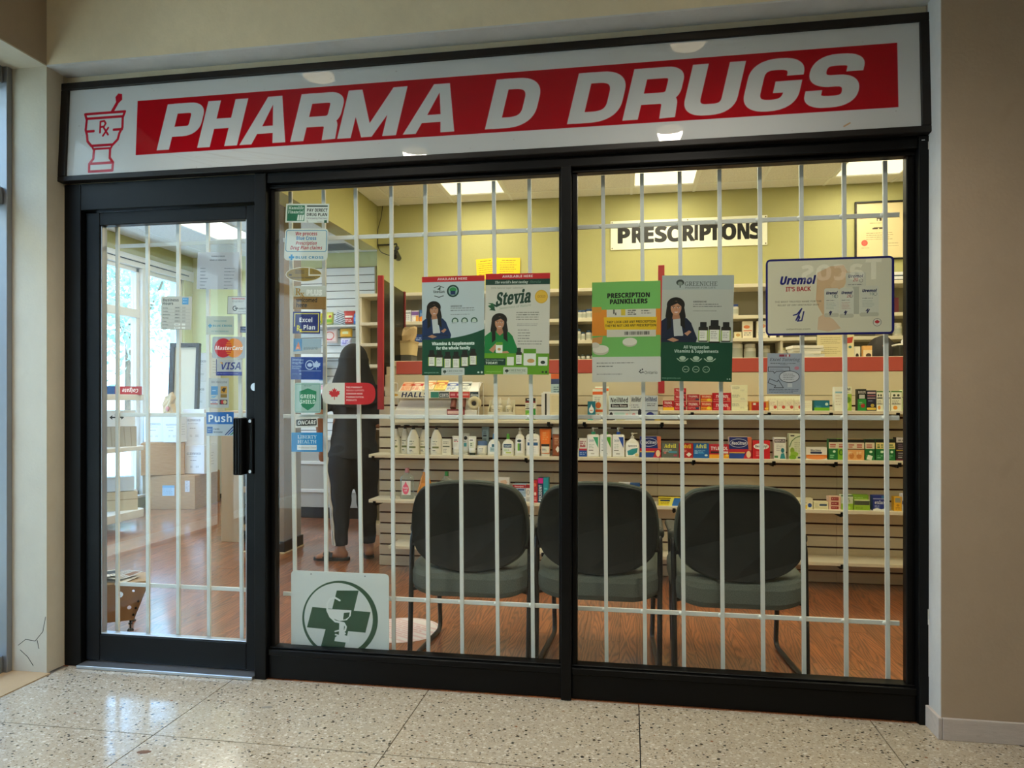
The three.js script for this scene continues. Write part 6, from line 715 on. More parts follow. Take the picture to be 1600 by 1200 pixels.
{ // dropper-bottle holder
  const t = thing('leaflet_tray', 'white folded card tray holding three dropper bottles on the top shelf', 'tray', [-0.9, 1.124, -2.05]);
  mesh('front', rspan(-0.1, 0.085, 0.0, 0.055, 0.035, 0.038, 0.001), col('#e2dcc4', 0.7), t); for (const s of [-1, 1]) mesh('side', extr(poly([[0, 0], [0.075, 0], [0.075, 0.14], [0, 0.055]]), 0.002, 0).rotateY(Math.PI / 2).translate(s < 0 ? -0.1 : 0.083, 0, 0.037), col('#e2dcc4', 0.7), t); mesh('back', rspan(-0.1, 0.085, 0, 0.14, -0.04, -0.037, 0.001), col('#e2dcc4', 0.7), t);
  [[-0.965, 'leftmost'], [-0.918, 'middle'], [-0.855, 'rightmost']].forEach(([x, l]) => bottle(l + ' small white dropper bottle in the card tray', x, 1.128, -2.03, [[0, 0.02, 0.02], [0.004, 0.022, 0.022], [0.085, 0.022, 0.022], [0.1, 0.01, 0.01], [0.108, 0.01, 0.01]], col('#d8d0b8'), { cap: { rows: [[0, 0.013, 0.013], [0.025, 0.011, 0.011], [0.045, 0.005, 0.005]], mat: col('#e6e0cc') }, lab: [0.03, 0.01, 0.08, (g, w, h) => { R(g, 0, 0, w, h, '#d4c8a8'); L(g, 6, 14, w * 0.7, 4, 16, '#6a6250', 8); R(g, 0, 70, w, 12, '#c0a070'); }] }));
}
{ // brochure holder at the mullion
  const t = thing('brochure_holder', 'white brochure holder with a dark slot at the black mullion', 'holder', [-0.53, 1.124, -2.06]);
  mesh('base', rspan(-0.085, 0.16, 0, 0.012, -0.06, 0.05, 0.003), MAT.whitePlastic, t); mesh('front', rspan(-0.085, 0.16, 0.012, 0.19, 0.035, 0.045, 0.003), MAT.whitePlastic, t); mesh('slot', span(-0.06, -0.048, 0.02, 0.185, 0.0452, 0.0458), col('#2b2b24'), t); mesh('back', rspan(-0.085, 0.16, 0.012, 0.2, -0.05, -0.044, 0.002), MAT.whitePlastic, t);
  const uv = A2.add(130, 160, 1400, (g, w, h) => { R(g, 0, 0, w, h, '#dccfa8'); L(g, 12, 14, 90, 14, 8, '#a09470', 1.6); R(g, 100, 120, 24, 24, '#c86a5a'); }); mesh('front_print', sheetGeo(0.13, 0.16, uv, 1).translate(0.04, 0.1, 0.0456), pack, t);
  carton('tall leaflet with an orange top and pale blue panel in the holder', -0.49, 1.14, -2.045, 0.12, 0.31, 0.012, '#d5dcd6', (g, w, h) => { R(g, 0, 0, w, 12, '#d86a3a'); R(g, 0, 12, w, 12, '#3a4a74'); R(g, 0, 24, w, 22, '#a8c0c4'); L(g, 6, 30, w - 12, 3, 5, '#456', 2); R(g, 0, 46, w, 54, '#e0d4b0'); for (const k of [0.3, 0.5, 0.7]) { E(g, w * k, 54, 2, 3, '#8a4a38'); R(g, w * k - 1, 56, 2, 9, '#8a4a38'); } }, undefined, 'leaflet', 'leaflet');
}
// small things lying along the front of the top shelf
[['white roll-on lying at the front of the top shelf', -0.25, '#d8d2d4', 0.055], ['dark pen lying at the front of the top shelf', -0.17, '#2a2622', 0.07], ['pale tube lying in front of the sinus cartons', -0.09, '#dcd8b8', 0.06]].forEach(([l, x, c, n], i) => solo(['roll_on', 'pen', 'tube'][i], loft([[0, 0.006, 0.006], [0.004, 0.008, 0.008], [n * 0.7, 0.008, 0.008], [n, 0.005, 0.005]], 14).rotateZ(-Math.PI / 2).translate(x, 1.13, -1.995), col(c), l, ['bottle', 'pen', 'tube'][i]));
{ const t = thing('marker', 'blue marker with a yellow cap lying at the front of the top shelf', 'pen', [0.09, 1.131, -1.995]); mesh('barrel', cyl(0.008, 0.008, 0.08, 0, 0, 0, 14).rotateZ(-Math.PI / 2), col('#2a3660'), t); mesh('cap', cyl(0.009, 0.009, 0.04, 0, 0, 0, 14).rotateZ(-Math.PI / 2).translate(0.08, 0, 0), col('#d8b832'), t); }

// ---------------------------------------------------------------- consultation screens with a red edge
function screen(label, x, z0, z1, y0, y1, y2, foot = y0 - 0.17) {
  const t = thing('counter_screen', label, 'partition', [x, 0, 0]);
  mesh('panel', extr(poly([[-z0, y0], [-z1, y0 + 0.1], [-z1, y2], [-z0, y1]].map(([a, b]) => [a, b])), 0.008, 0).rotateY(Math.PI / 2).translate(-0.004, 0, 0), MAT.smoked, t);
  mesh('front_edge', rspan(-0.022, 0.022, foot, y1 + 0.015, z0 - 0.012, z0 + 0.018, 0.003), MAT.red, t); mesh('rear_edge', rspan(-0.012, 0.012, y0 + 0.1, y2 + 0.01, z1 - 0.012, z1 + 0.012, 0.003), col('#7a1c26'), t);
}
screen('dark counter screen with red front edge, behind the person in black', -1.855, -2.16, -2.72, 1.362, 2.19, 2.16);
screen('dark counter screen with red edge, between the two right posters, seen edge-on', 0.222, -2.15, -2.72, 1.566, 2.2, 2.16, 1.31);

// ---------------------------------------------------------------- dispensary shelving on the back wall
{
  const t = thing('dispensary_shelving', 'pale dispensary shelving along the yellow back wall holding pill bottles', 'shelving', [0, 0, 0]);
  mesh('back_panel', span(-2.5, 2.95, 0, 2.26, ZB + 0.002, ZB + 0.014), MAT.shelfGrey, t);
  const D = -3.36; for (const [n, y] of [['shelf_board', 1.02], ['shelf_board', 1.39], ['shelf_board', 1.60], ['shelf_board', 1.80], ['shelf_board', 1.995]]) mesh(n, rspan(-2.5, 2.95, y - 0.03, y, ZB + 0.014, D, 0.002), MAT.shelfBoard, t);
  mesh('top_board', rspan(-2.51, 2.96, 2.232, 2.262, ZB + 0.002, D + 0.01, 0.002), MAT.shelfBoard, t); mesh('base', span(-2.49, 2.94, 0, 0.1, ZB + 0.014, D - 0.04), MAT.shelfBoard, t);
  for (const x of [-2.5, -1.62, -0.56, 0.3, 1.27, 2.1, 2.93]) mesh('upright', rspan(x, x + 0.02, 0, 2.24, ZB + 0.014, D - 0.01, 0.002), MAT.shelfBoard, t);
  // pill bottles and cartons on it
  const pill = (l, x, y, w, h, cap, grp, z = -3.39) => { const b = thing('pill_bottle', l, 'bottle', [x, y, z - w / 2], 0, grp); mesh('body', loft([[0, w * 0.46, w * 0.46], [0.004, w * 0.5, w * 0.5], [h * 0.74, w * 0.5, w * 0.5], [h * 0.8, w * 0.4, w * 0.4]], 18), col('#dcd9cc'), b); mesh('cap', cyl(w * 0.46, w * 0.45, h * 0.2, 0, h * 0.8, 0, 18), col(cap), b); mesh('label', new THREE.CylinderGeometry(w * 0.505, w * 0.505, h * 0.4, 18, 1, true, -1, 2).translate(0, h * 0.38, 0), col('#b9bcae', 0.6), b); };
  const g1 = 'blue-capped white pill bottles left of the painkiller poster';
  [[-0.49, 0.085, 0.1], [-0.437, 0.05, 0.075], [-0.405, 0.05, 0.075], [-0.36, 0.06, 0.085], [-0.32, 0.05, 0.085]].forEach(([x, w, h], i, all) => pill('blue-capped white pill bottle on the upper shelf at the mullion, ' + (i === all.length - 1 ? 'rightmost' : ['leftmost', 'second from left', 'third from left', 'fourth from left'][i]), x, 1.995, w * 0.9, h, '#2f4f7a', 'pill bottles on the upper shelf beside the mullion'));
  [[-0.495, 0.05, 0.105], [-0.452, 0.05, 0.105], [-0.41, 0.04, 0.075], [-0.362, 0.055, 0.09], [-0.315, 0.045, 0.09]].forEach(([x, w, h], i, all) => pill('white pill bottle on the middle shelf at the mullion, ' + (i === all.length - 1 ? 'rightmost' : ['leftmost', 'second from left', 'third from left', 'fourth from left'][i]), x, 1.80, w * 0.9, h, '#2d4a66', 'pill bottles on the middle shelf beside the mullion'));
  [[-0.455, 0.05, 0.075], [-0.41, 0.045, 0.075], [-0.365, 0.045, 0.075], [-0.318, 0.05, 0.08]].forEach(([x, w, h], i, all) => pill('small white pill bottle just above the red band at the mullion, ' + (i === all.length - 1 ? 'rightmost' : ['leftmost', 'second from left', 'third from left', 'fourth from left'][i]), x, 1.60, w * 0.85, h, '#3a4038', 'pill bottles just above the red band'));
  pill('single white bottle with a blue cap on the shelf right of the green poster', 0.905, 1.995, 0.055, 0.1, '#2f4a8c'); pill('large white bottle just above the red band, right of the green poster', 0.915, 1.6, 0.115, 0.2, '#dad6c8'); pill('medium white bottle right of the large one, above the red band', 1.03, 1.6, 0.1, 0.15, '#dad6c8'); pill('small shadowed white bottle behind the white bar, above the red band', 1.17, 1.6, 0.08, 0.14, '#d0ccb8', undefined, -3.46); pill('white bottle above the tutoring flyer', 1.295, 1.6, 0.07, 0.115, '#c9c49a'); pill('white bottle at the far right, right of the advertising board', 2.215, 1.80, 0.07, 0.11, '#e0dcd0');
  carton('tiny cream carton on the middle shelf right of the green poster', 0.925, 1.80, -3.39, 0.06, 0.055, 0.05, '#d6cda8', (g, w, h) => E(g, w * 0.5, 50, w * 0.3, 24, '#b8925a'));
  carton('white carton with an orange picture on the middle shelf', 1.005, 1.80, -3.39, 0.085, 0.145, 0.05, '#dcd4bc', (g, w, h) => { E(g, w * 0.4, 34, w * 0.3, 10, '#d07a4a'); R(g, w * 0.1, 54, w * 0.8, 5, '#c8583a'); L(g, 8, 66, w * 0.7, 2, 12, '#777', 6); });
  carton('white carton with a faded orange picture on the middle shelf', 1.125, 1.80, -3.39, 0.09, 0.145, 0.05, '#dcd6c0', (g, w, h) => { E(g, w * 0.5, 30, w * 0.3, 12, '#c88a60'); L(g, 8, 66, w * 0.7, 2, 12, '#777', 6); });
  carton('cream carton beside the white bar on the middle shelf', 1.215, 1.80, -3.39, 0.05, 0.15, 0.05, '#e4dcc6', (g, w, h) => { R(g, 0, 50, w, 30, '#b8584a'); });
  carton('white carton with a grey stripe above the fabric bin', -2.045, 1.995, -3.4, 0.065, 0.11, 0.05, '#cfd4d8', (g, w, h) => { R(g, 0, 20, w, 8, '#6a7680'); L(g, 6, 44, w * 0.7, 3, 14, '#889', 6); });
  carton('purple and white carton above the fabric bin', -1.97, 1.995, -3.4, 0.07, 0.105, 0.05, '#cfc8d0', (g, w, h) => { R(g, 0, 10, w, 30, '#7a5a9a'); E(g, w * 0.4, 70, w * 0.24, 18, '#e8e2d8'); R(g, w * 0.6, 44, w * 0.4, 50, '#d89a4a'); });
  carton('blue and orange carton above the fabric bin, at the edge of the poster', -1.89, 1.995, -3.4, 0.075, 0.11, 0.05, '#3f6aa4', (g, w, h) => { P(g, [[0, 60], [w, 36], [w, 100], [0, 100]], '#e08a2a'); L(g, 8, 30, w * 0.6, 2, 10, '#d8e0f0', 6); });
  carton('small navy carton on the shelf behind the paper bag', -1.925, 1.80, -3.4, 0.09, 0.08, 0.05, '#1f3a74', (g, w, h) => L(g, 10, 40, w * 0.7, 2, 20, '#c8d4ec', 10));
  carton('white and maroon books standing just left of the posters', -1.84, 1.6, -3.38, 0.08, 0.1, 0.06, '#dcd4d0', (g, w, h) => { for (const k of [0.2, 0.5, 0.8]) R(g, w * k, 0, w * 0.08, 100, '#7a3a44'); }, undefined, 'booklet', 'booklets');
  carton('maroon binder on the shelf at the far right', 2.2, 1.995, -3.42, 0.05, 0.13, 0.1, '#5a2028', null, undefined, 'binder', 'binder');
}
{ // fabric bin with a paper bag
  const t = thing('fabric_bin', 'tan fabric bin standing on the counter, under a paper bag', 'bin', [-1.845, 1.635, -2.7]);
  mesh('bin', loft([[0, 0.09, 0.09, 6], [0.105, 0.1, 0.1, 6], [0.112, 0.102, 0.102, 6]]), MAT.creamCloth, t); mesh('rim', loft([[0.1, 0.104, 0.104, 6], [0.116, 0.104, 0.104, 6]]), col('#a8926a', 0.9), t);
  solo('bin_stand', rspan(-1.94, -1.76, 1.5625, 1.634, -2.78, -2.62), col('#5a5a58'), 'low grey box under the tan fabric bin on the counter', 'box');
  const g = loft([[0, 0.06, 0.03, 5], [0.05, 0.065, 0.03, 5], [0.1, 0.06, 0.012, 5], [0.115, 0.055, 0.004, 5]], 24), p = g.attributes.position; for (let i = 0; i < p.count; i++) p.setXYZ(i, p.getX(i) + p.getY(i) * 0.3, p.getY(i) + 0.01 * Math.sin(p.getX(i) * 60), p.getZ(i) + 0.006 * Math.sin(p.getY(i) * 70 + p.getX(i) * 40)); g.computeVertexNormals();
  solo('paper_bag', g.translate(-1.82, 1.752, -2.68), MAT.paperBag, 'crumpled brown paper bag on top of the tan fabric bin', 'paper bag');
}
{ // things standing on the counter at the right
  for (let i = 0; i < 5; i++) { const m = solo('paper_stack', rspan(-0.11, 0.11, 0, 0.02, -0.08, 0.08, 0.002), col(['#dcdcd8', '#cfd2d2', '#e2e0d8', '#d0d0cc', '#e4e2dc'][i], 0.8), ['bottom', 'second', 'middle', 'fourth', 'topmost'][i] + ' bundle in the pile of white papers above the red band', 'papers'); m.position.set(1.29 + 0.01 * Math.sin(i * 3), 1.5625 + i * 0.0205, -2.6 + 0.01 * Math.cos(i * 5)); m.rotation.y = 0.2 * Math.sin(i * 2.2); }
  const uv = A2.add(190, 150, 1400, (g, w, h) => { R(g, 0, 0, w, h, '#c9bf98'); for (let k = 0; k < 2; k++) L(g, 24, 16 + k * 60, 140, 4, 11, '#7d765c', 3); });
  const s = thing('acrylic_notice', 'two-part printed notice on a clear stand behind the red band', 'notice', [1.5, 1.5625, -2.7]); mesh('sheet', sheetGeo(0.2, 0.19, uv, 1).translate(0, 0.1, 0), pack, s); mesh('stand', [rspan(-0.105, 0.105, 0, 0.006, -0.03, 0.03), rspan(-0.105, 0.105, 0.006, 0.2, -0.008, -0.004)], clearPl, s);
  carton('cream leaflet with a red top on the counter', 1.628, 1.5625, -2.7, 0.07, 0.2, 0.008, '#c9c09c', (g, w, h) => { P(g, [[w * 0.2, 16], [w * 0.9, 12], [w * 0.8, 34], [w * 0.3, 36]], '#a83a30'); E(g, w * 0.6, 50, w * 0.16, 5, '#3a6a70'); }, undefined, 'leaflet', 'leaflet');
  carton('white carton with a black picture on the counter', 1.695, 1.5625, -2.72, 0.035, 0.105, 0.03, '#d4d0c4', (g, w, h) => E(g, w * 0.4, 66, w * 0.3, 16, '#2a2624'));
  carton('orange and cream carton on the counter beside the dark-haired person', 1.765, 1.5625, -2.72, 0.062, 0.11, 0.04, '#d8a868', (g, w, h) => { R(g, 0, 30, w, 50, '#dcc8a8'); E(g, w * 0.6, 66, w * 0.3, 14, '#3a2a22'); });
  const pr = thing('card_terminal', 'dark machine with a white rim on the counter, far right', 'machine', [2.02, 1.5625, -2.62]); mesh('casing', rspan(-0.09, 0.09, 0, 0.1, -0.08, 0.06, 0.015), col('#23241f'), pr); mesh('rim', rspan(-0.095, 0.095, 0.1, 0.112, -0.085, 0.065, 0.005), MAT.whitePlastic, pr); mesh('paper_roll', cyl(0.02, 0.02, 0.09, 0, 0, 0, 16).rotateZ(Math.PI / 2).translate(0.04, 0.125, 0), MAT.whiteCarton, pr);
}
// ---------------------------------------------------------------- on the yellow wall
{
  const uv = A2.add(1380, 266, 520, (g, w, h) => { R(g, 0, 0, w, h, '#e8e2cc'); const s = 'PRESCRIPTIONS', xs = [70, 168, 270, 362, 456, 560, 662, 705, 800, 905, 975, 1105, 1222]; [...s].forEach((c, i) => { const x = [62, 192, 299, 406, 514, 645, 755, 794, 888, 968, 991, 1126, 1236][i], q = [113, 98, 92, 98, 104, 98, 26, 98, 84, 26, 122, 104, 98][i]; if (c === 'I') R(g, x - 4, 64, 30, 138, '#131313'); else T(g, c, x - 11, 202, 190, '#131313', 'bx', q + 17); }); for (const [x, y] of [[14, 14], [w / 2, 14], [w - 14, 14], [14, h - 14], [w - 14, h - 14]]) E(g, x, y, 6, 6, '#6b6250'); });
  const t = thing('wall_sign', 'white board with black PRESCRIPTIONS lettering high on the yellow wall', 'sign', [0.518, 2.777, ZB + 0.002]);
  mesh('board', rspan(-0.69, 0.69, -0.133, 0.133, 0, 0.008, 0.002), col('#e8e2cc', 0.6), t); mesh('lettering', sheetGeo(1.376, 0.262, uv, 1).translate(0, 0, 0.0085), pack, t);
}
{
  const uv = A1.add(380, 480, 900, (g, w, h) => { R(g, 0, 0, w, h, '#e2cfa0'); T(g, 'Ontario', 30, 128, 26, '#4a4030', 's', 84); T(g, 'College', w - 120, 118, 26, '#4a4030', 's', 80); Q(g, [[24, 140], [100, 112], [190, 104], [280, 112], [356, 136]], '#7a6c50', 1.5); R(g, 166, 122, 38, 34, '#3a3028'); R(g, 172, 138, 16, 18, '#d8ccb0'); L(g, 110, 172, 160, 1, 8, '#6a5c40', 5); R(g, 140, 212, 92, 4, '#4a4030'); L(g, 130, 216, 110, 1, 10, '#3a3028', 12); L(g, 80, 258, 230, 4, 18, '#8a7c5c', 5); E(g, 66, 344, 26, 26, '#cc5a4e'); E(g, 66, 344, 17, 17, '#d8685a'); L(g, 250, 350, 90, 2, 22, '#8a7c5c', 4); L(g, 40, 386, 70, 1, 10, '#8a7c5c', 4); });
  const t = thing('framed_certificate', 'cream certificate with a red seal in a thin black frame', 'certificate', [2.14, 2.735, ZB + 0.002]);
  mesh('frame', [rspan(-0.205, -0.19, -0.255, 0.255, 0, 0.02, 0.003), rspan(0.19, 0.205, -0.255, 0.255, 0, 0.02, 0.003), rspan(-0.205, 0.205, 0.24, 0.255, 0, 0.02, 0.003), rspan(-0.205, 0.205, -0.255, -0.24, 0, 0.02, 0.003)], col('#17130f'), t); mesh('certificate', sheetGeo(0.38, 0.48, uv, 1).translate(0, 0, 0.006), gloss1, t);
  [['stack of white papers on top of the shelving under the certificate, upper', 2.298, '#2f4a5a'], ['stack of white papers on top of the shelving under the certificate, lower', 2.264, '#2a3238']].forEach(([l, y, c]) => { const q = thing('paper_file', l, 'papers', [2.2, y, -3.46]); mesh('cover', rspan(-0.14, 0.14, 0, 0.006, -0.1, 0.1, 0.002), col(c), q); mesh('sheets', rspan(-0.135, 0.135, 0.006, 0.032, -0.098, 0.097, 0.002), MAT.whiteCarton, q); });
}
[[-1.325, 2.512, 0.06, 'handwritten yellow notice on the wall, left one', 0.005], [-1.12, 2.51, -0.03, 'handwritten yellow notice on the wall, right one', 0.011]].forEach(([x, y, r, l, dz], i) => {
  const uv = A2.add(220, 190, 900, (g, w, h) => { R(g, 0, 0, w, h, '#e2bc1e'); L(g, 40, 20, 140, 1, 10, '#4a3a10', 6); L(g, 22, 44, 170, 6, 20, '#6a5418', 5); });
  const m = solo('wall_notice', sheetGeo(0.215, 0.19, uv, 4, (u, v) => 0.006 * (v + 0.5) * u), pack, l, 'notice'); m.position.set(x, y, ZB + dz); m.rotation.z = r;
});
{ // security camera on a wall bracket
  const t = thing('security_camera', 'small black security camera on a bracket where bulkhead and wall meet', 'camera', [-2.22, 2.73, ZB]);
  mesh('arm', path([[-0.19, 0.04, 0.02], [-0.02, 0.04, 0.02], [0.03, 0.03, 0.1], [0.05, -0.02, 0.16]], 0.008, 8, 0.03), col('#2b2b28'), t); mesh('housing', loft([[-0.06, 0.024, 0.024], [-0.05, 0.03, 0.03], [0.05, 0.03, 0.03], [0.06, 0.024, 0.024]], 18).rotateX(1.2).translate(0.06, -0.1, 0.18), col('#2a2b2a', 0.3), t); mesh('lens', cyl(0.02, 0.018, 0.012, 0, 0, 0, 18).rotateX(1.9).translate(0.062, -0.13, 0.235), col('#0a0a0a', 0.1), t); mesh('joint', new THREE.SphereGeometry(0.022, 14, 10).translate(0.055, -0.03, 0.165), col('#2b2b28'), t);
  mesh('cable', tube([[-0.14, 0.42, 0.012], [-0.15, 0.3, 0.03], [-0.19, 0.18, 0.012], [-0.19, 0.05, 0.012], [-0.15, -0.03, 0.02], [-0.02, -0.08, 0.03], [0.05, -0.09, 0.12]], 0.0035, 6), col('#2b2b28'), t);
}
// ---------------------------------------------------------------- waiting chairs, backs to the window
function makeChair(label) {
  const t = thing('waiting_chair', label, 'chair', [0, 0, 0], 0, 'waiting chairs by the window');
  // back outline: wide shoulders, rounded foot; z = 0 is the rear face, the chair faces -z
  const s = new THREE.Shape(); s.moveTo(0, 0.455); s.bezierCurveTo(0.12, 0.458, 0.215, 0.49, 0.255, 0.545); s.bezierCurveTo(0.282, 0.59, 0.283, 0.64, 0.277, 0.7); s.bezierCurveTo(0.27, 0.77, 0.25, 0.825, 0.195, 0.845); s.bezierCurveTo(0.12, 0.866, 0.05, 0.868, 0, 0.868);
  s.bezierCurveTo(-0.05, 0.868, -0.12, 0.866, -0.195, 0.845); s.bezierCurveTo(-0.25, 0.825, -0.27, 0.77, -0.277, 0.7); s.bezierCurveTo(-0.283, 0.64, -0.282, 0.59, -0.255, 0.545); s.bezierCurveTo(-0.215, 0.49, -0.12, 0.458, 0, 0.455);
  const bend = (g) => { const p = g.attributes.position; for (let i = 0; i < p.count; i++) { p.setX(i, p.getX(i) * 0.97); p.setZ(i, p.getZ(i) - 0.55 * p.getX(i) ** 2 + (p.getY(i) - 0.65) * 0.1); } g.computeVertexNormals(); return g; };
  const slab = (sh, z0, d, b) => { const g = boxUV(extr(sh, d, b, 14)); g.translate(0, 0, z0); return bend(g); };
  mesh('back_shell', slab(s, -0.03, 0.018, 0.006), MAT.fabricBack, t);
  mesh('back_cushion', slab(s, -0.075, 0.03, 0.014), MAT.fabricRim, t);
  const pts = s.getPoints(14).slice(0, -1).map((p) => V(p.x * 0.982, 0.655 + (p.y - 0.655) * 1.012, -0.034 - 0.55 * p.x * p.x + (p.y - 0.65) * 0.1)); mesh('piping', new THREE.TubeGeometry(new THREE.CatmullRomCurve3(pts, true), 120, 0.0045, 6, true), MAT.fabricRim, t);
  { // seat: thick pad with a rounded rear edge
    const q = rrect(-0.262, 0.05, 0.262, 0.53, 0.1), g = extr(q, 0.05, 0.032, 14).rotateX(-Math.PI / 2).translate(0, 0.365, 0); const p = g.attributes.position; for (let i = 0; i < p.count; i++) { const x = p.getX(i), z = p.getZ(i); p.setY(i, p.getY(i) + 0.035 * Math.max(0, (x / 0.29) ** 2) + (p.getY(i) > 0.4 ? 0.012 * Math.cos(x * 4) : 0) - (z + 0.3) * 0.06); } g.computeVertexNormals();
    mesh('seat', boxUV(g), MAT.fabricSeat, t);
  }
  for (const d of [-1, 1]) {
    const X = 0.285 * d;
    mesh('leg_frame', path([[X, 0.012, -0.05], [X * 1.01, 0.605, -0.105], [X * 1.0, 0.628, -0.16], [X * 0.97, 0.628, -0.47], [X * 0.95, 0.55, -0.52], [X * 0.9, 0.012, -0.545]].map((v) => v), 0.0125, 10, 0.05, true), MAT.chairSteel, t);
    mesh('armrest', rbox(0.05, 0.03, 0.27, 0.013, X * 0.985, 0.645, -0.29, 3), MAT.armPad, t);
    mesh('arm_cap', rbox(0.052, 0.05, 0.05, 0.02, X * 0.99, 0.632, -0.15, 3), MAT.armPad, t);
    mesh('back_bracket', path([[X, 0.56, -0.1], [X * 0.86, 0.57, -0.075]], 0.009, 8), MAT.chairSteel, t); mesh('seat_rail', path([[X * 0.98, 0.35, -0.08], [X * 0.8, 0.352, -0.12], [X * 0.8, 0.345, -0.45], [X * 0.92, 0.34, -0.533]], 0.009, 8), MAT.chairSteel, t);
  }
  mesh('cross_rail', path([[-0.24, 0.345, -0.22], [0.24, 0.345, -0.22]], 0.009, 8), MAT.chairSteel, t);
  return t;
}
const chair = makeChair('dark upholstered waiting chair, leftmost of three, nearest the entrance door');
chair.position.set(-0.75, 0, -0.245); chair.rotation.y = 0.02;
[['dark upholstered waiting chair, middle of three, half behind the black mullion', -0.15, -0.285, -0.02], ['dark upholstered waiting chair, rightmost of three, in full view of the right window', 0.488, -0.255, 0.02]].forEach(([l, x, z, r]) => { const c = chair.clone(); c.name = numbered('waiting_chair'); scene.add(c); c.position.set(x, 0, z); c.rotation.y = r; c.userData = { ...chair.userData, label: l }; });
{ // round sticker on the shop floor
  const uv = A1.add(300, 300, 500, (g, w, h) => { R(g, 0, 0, w, h, '#e2d8d4'); g.save(); g.translate(150, 150); g.rotate(0.5); for (let i = 0; i < 6; i++) R(g, -140, -90 + i * 34, 280, 13, 'rgba(200,120,116,0.32)'); L(g, -110, -70, 220, 5, 34, '#cc8f8a', 8); g.restore(); O(g, 150, 150, 140, 140, '#d9b8b4', 6); });
  const g = outlineUV(new THREE.CircleGeometry(0.215, 48), 0.43, 0.43, uv).rotateX(-Math.PI / 2); const m = solo('floor_sticker', g, phys('#ffffff', 0.4, { map: A1.tex }), 'round pale pink and white sticker on the wooden floor, left of the left chair', 'floor sticker'); m.position.set(-1.235, 0.0015, -0.765);
}

// ---------------------------------------------------------------- left side of the shop
{ // white shelving along the windows
  const t = thing('gondola_shelving', 'pale shelving with rounded tiers along the left windows, seen through the door', 'shelving', [0, 0, 0]);
  const tier = (y, x1, z0, th = 0.035) => { const s = new THREE.Shape(); s.moveTo(XL + 0.1, 1.2); s.lineTo(XL + 0.1, -z0); s.lineTo(x1 - 0.12, -z0); s.quadraticCurveTo(x1, -z0, x1, -z0 - 0.14); s.lineTo(x1, 1.2); s.closePath(); mesh('shelf', extr(s, th, 0.004).rotateX(-Math.PI / 2).translate(0, y - th, 0), MAT.whitePaint, t); };
  tier(0.16, -4.87, -3.6, 0.07); tier(0.8, -4.87, -3.6); tier(1.32, -4.87, -3.6, 0.05); 
  mesh('post', rspan(-4.92, -4.89, 0, 1.55, -2.72, -2.69), MAT.tanLight, t); for (const z of [-3.5, -2.4, -1.3]) mesh('standard', rspan(XL + 0.1, XL + 0.13, 0, 1.4, z - 0.02, z + 0.02), MAT.whitePaint, t);
  carton('blue and red carton lying upside down on the top white shelf by the window', -4.97, 1.321, -3.34, 0.36, 0.085, 0.1, '#a01c2c', (g, w, h) => { R(g, 0, 0, w * 0.34, 100, '#1c4a80'); g.save(); g.translate(w * 0.72, 50); g.rotate(Math.PI); T(g, 'Colgate', 0, 20, 62, '#e8e0e0', 'bic', w * 0.4); g.restore(); }, undefined, 'carton', 'box', 0.75);
  const grey = col('#b4bcc2', 0.6);
  [['pale grey box on the bottom white shelf by the window', -5.02, 0.36, -3.36, 0.28, 0.14, 0.14, '#b9c4cc'], ['tan box on the bottom white shelf, under the grey one', -5.02, 0.163, -3.36, 0.34, 0.19, 0.2, '#b8a98a'], ['brown paper parcel on the middle white shelf by the window', -5.02, 0.803, -3.36, 0.32, 0.2, 0.16, '#a39a88'], ['white carton with a small arrow on the middle white shelf', -5.02, 1.006, -3.36, 0.3, 0.16, 0.14, '#dfe3e8']].forEach(([l, x, y, z, w, h, d, c], i) => carton(l, x, y, z, w, h, d, c, (g, a, b) => { if (i === 3) { R(g, a * 0.3, 40, a * 0.3, 8, '#222'); P(g, [[a * 0.24, 44], [a * 0.32, 30], [a * 0.32, 58]], '#222'); P(g, [[a * 0.66, 44], [a * 0.58, 30], [a * 0.58, 58]], '#222'); } if (i === 1) R(g, 0, 40, a, 4, '#8a7a5a'); if (i === 2) for (let k = 0; k < 5; k++) Q(g, [[a * 0.18 * (k + 0.6), 4], [a * 0.18 * (k + 0.8), 96]], '#857a66', 3); }, undefined, i === 2 ? 'parcel' : 'carton', 'box', 0.75));
}
const kraft = (label, x, y, z, w, h, d, ry, marks) => {                // a taped cardboard carton
  const t = thing('cardboard_box', label, 'box', [x, y, z], ry);
  mesh('body', boxUV(rbox(w, h, d, 0.006, 0, h / 2, 0, 1)), MAT.cardboard, t); mesh('flap', boxUV(rbox(w - 0.01, 0.006, d / 2 - 0.004, 0.002, 0, h + 0.003, d / 4, 1)), MAT.cardboard, t); mesh('flap', boxUV(rbox(w - 0.01, 0.006, d / 2 - 0.004, 0.002, 0, h + 0.003, -d / 4, 1)), MAT.cardboard, t);
  mesh('tape', [box(w * 0.98, 0.001, 0.05, 0, h + 0.0066, 0), box(0.001, 0.09, 0.05, w / 2 + 0.0006, h - 0.045, 0)], MAT.tapeMat, t); marks?.(t, w, h, d); return t;
};
const lab = (t, x, y, z, w, h, draw, ry = 0) => { const uv = A1.add(w * 1000, h * 1000, 520, draw), m = mesh('label', sheetGeo(w, h, uv, 1), gloss1, t); m.position.set(x, y, z); m.rotation.y = ry; };
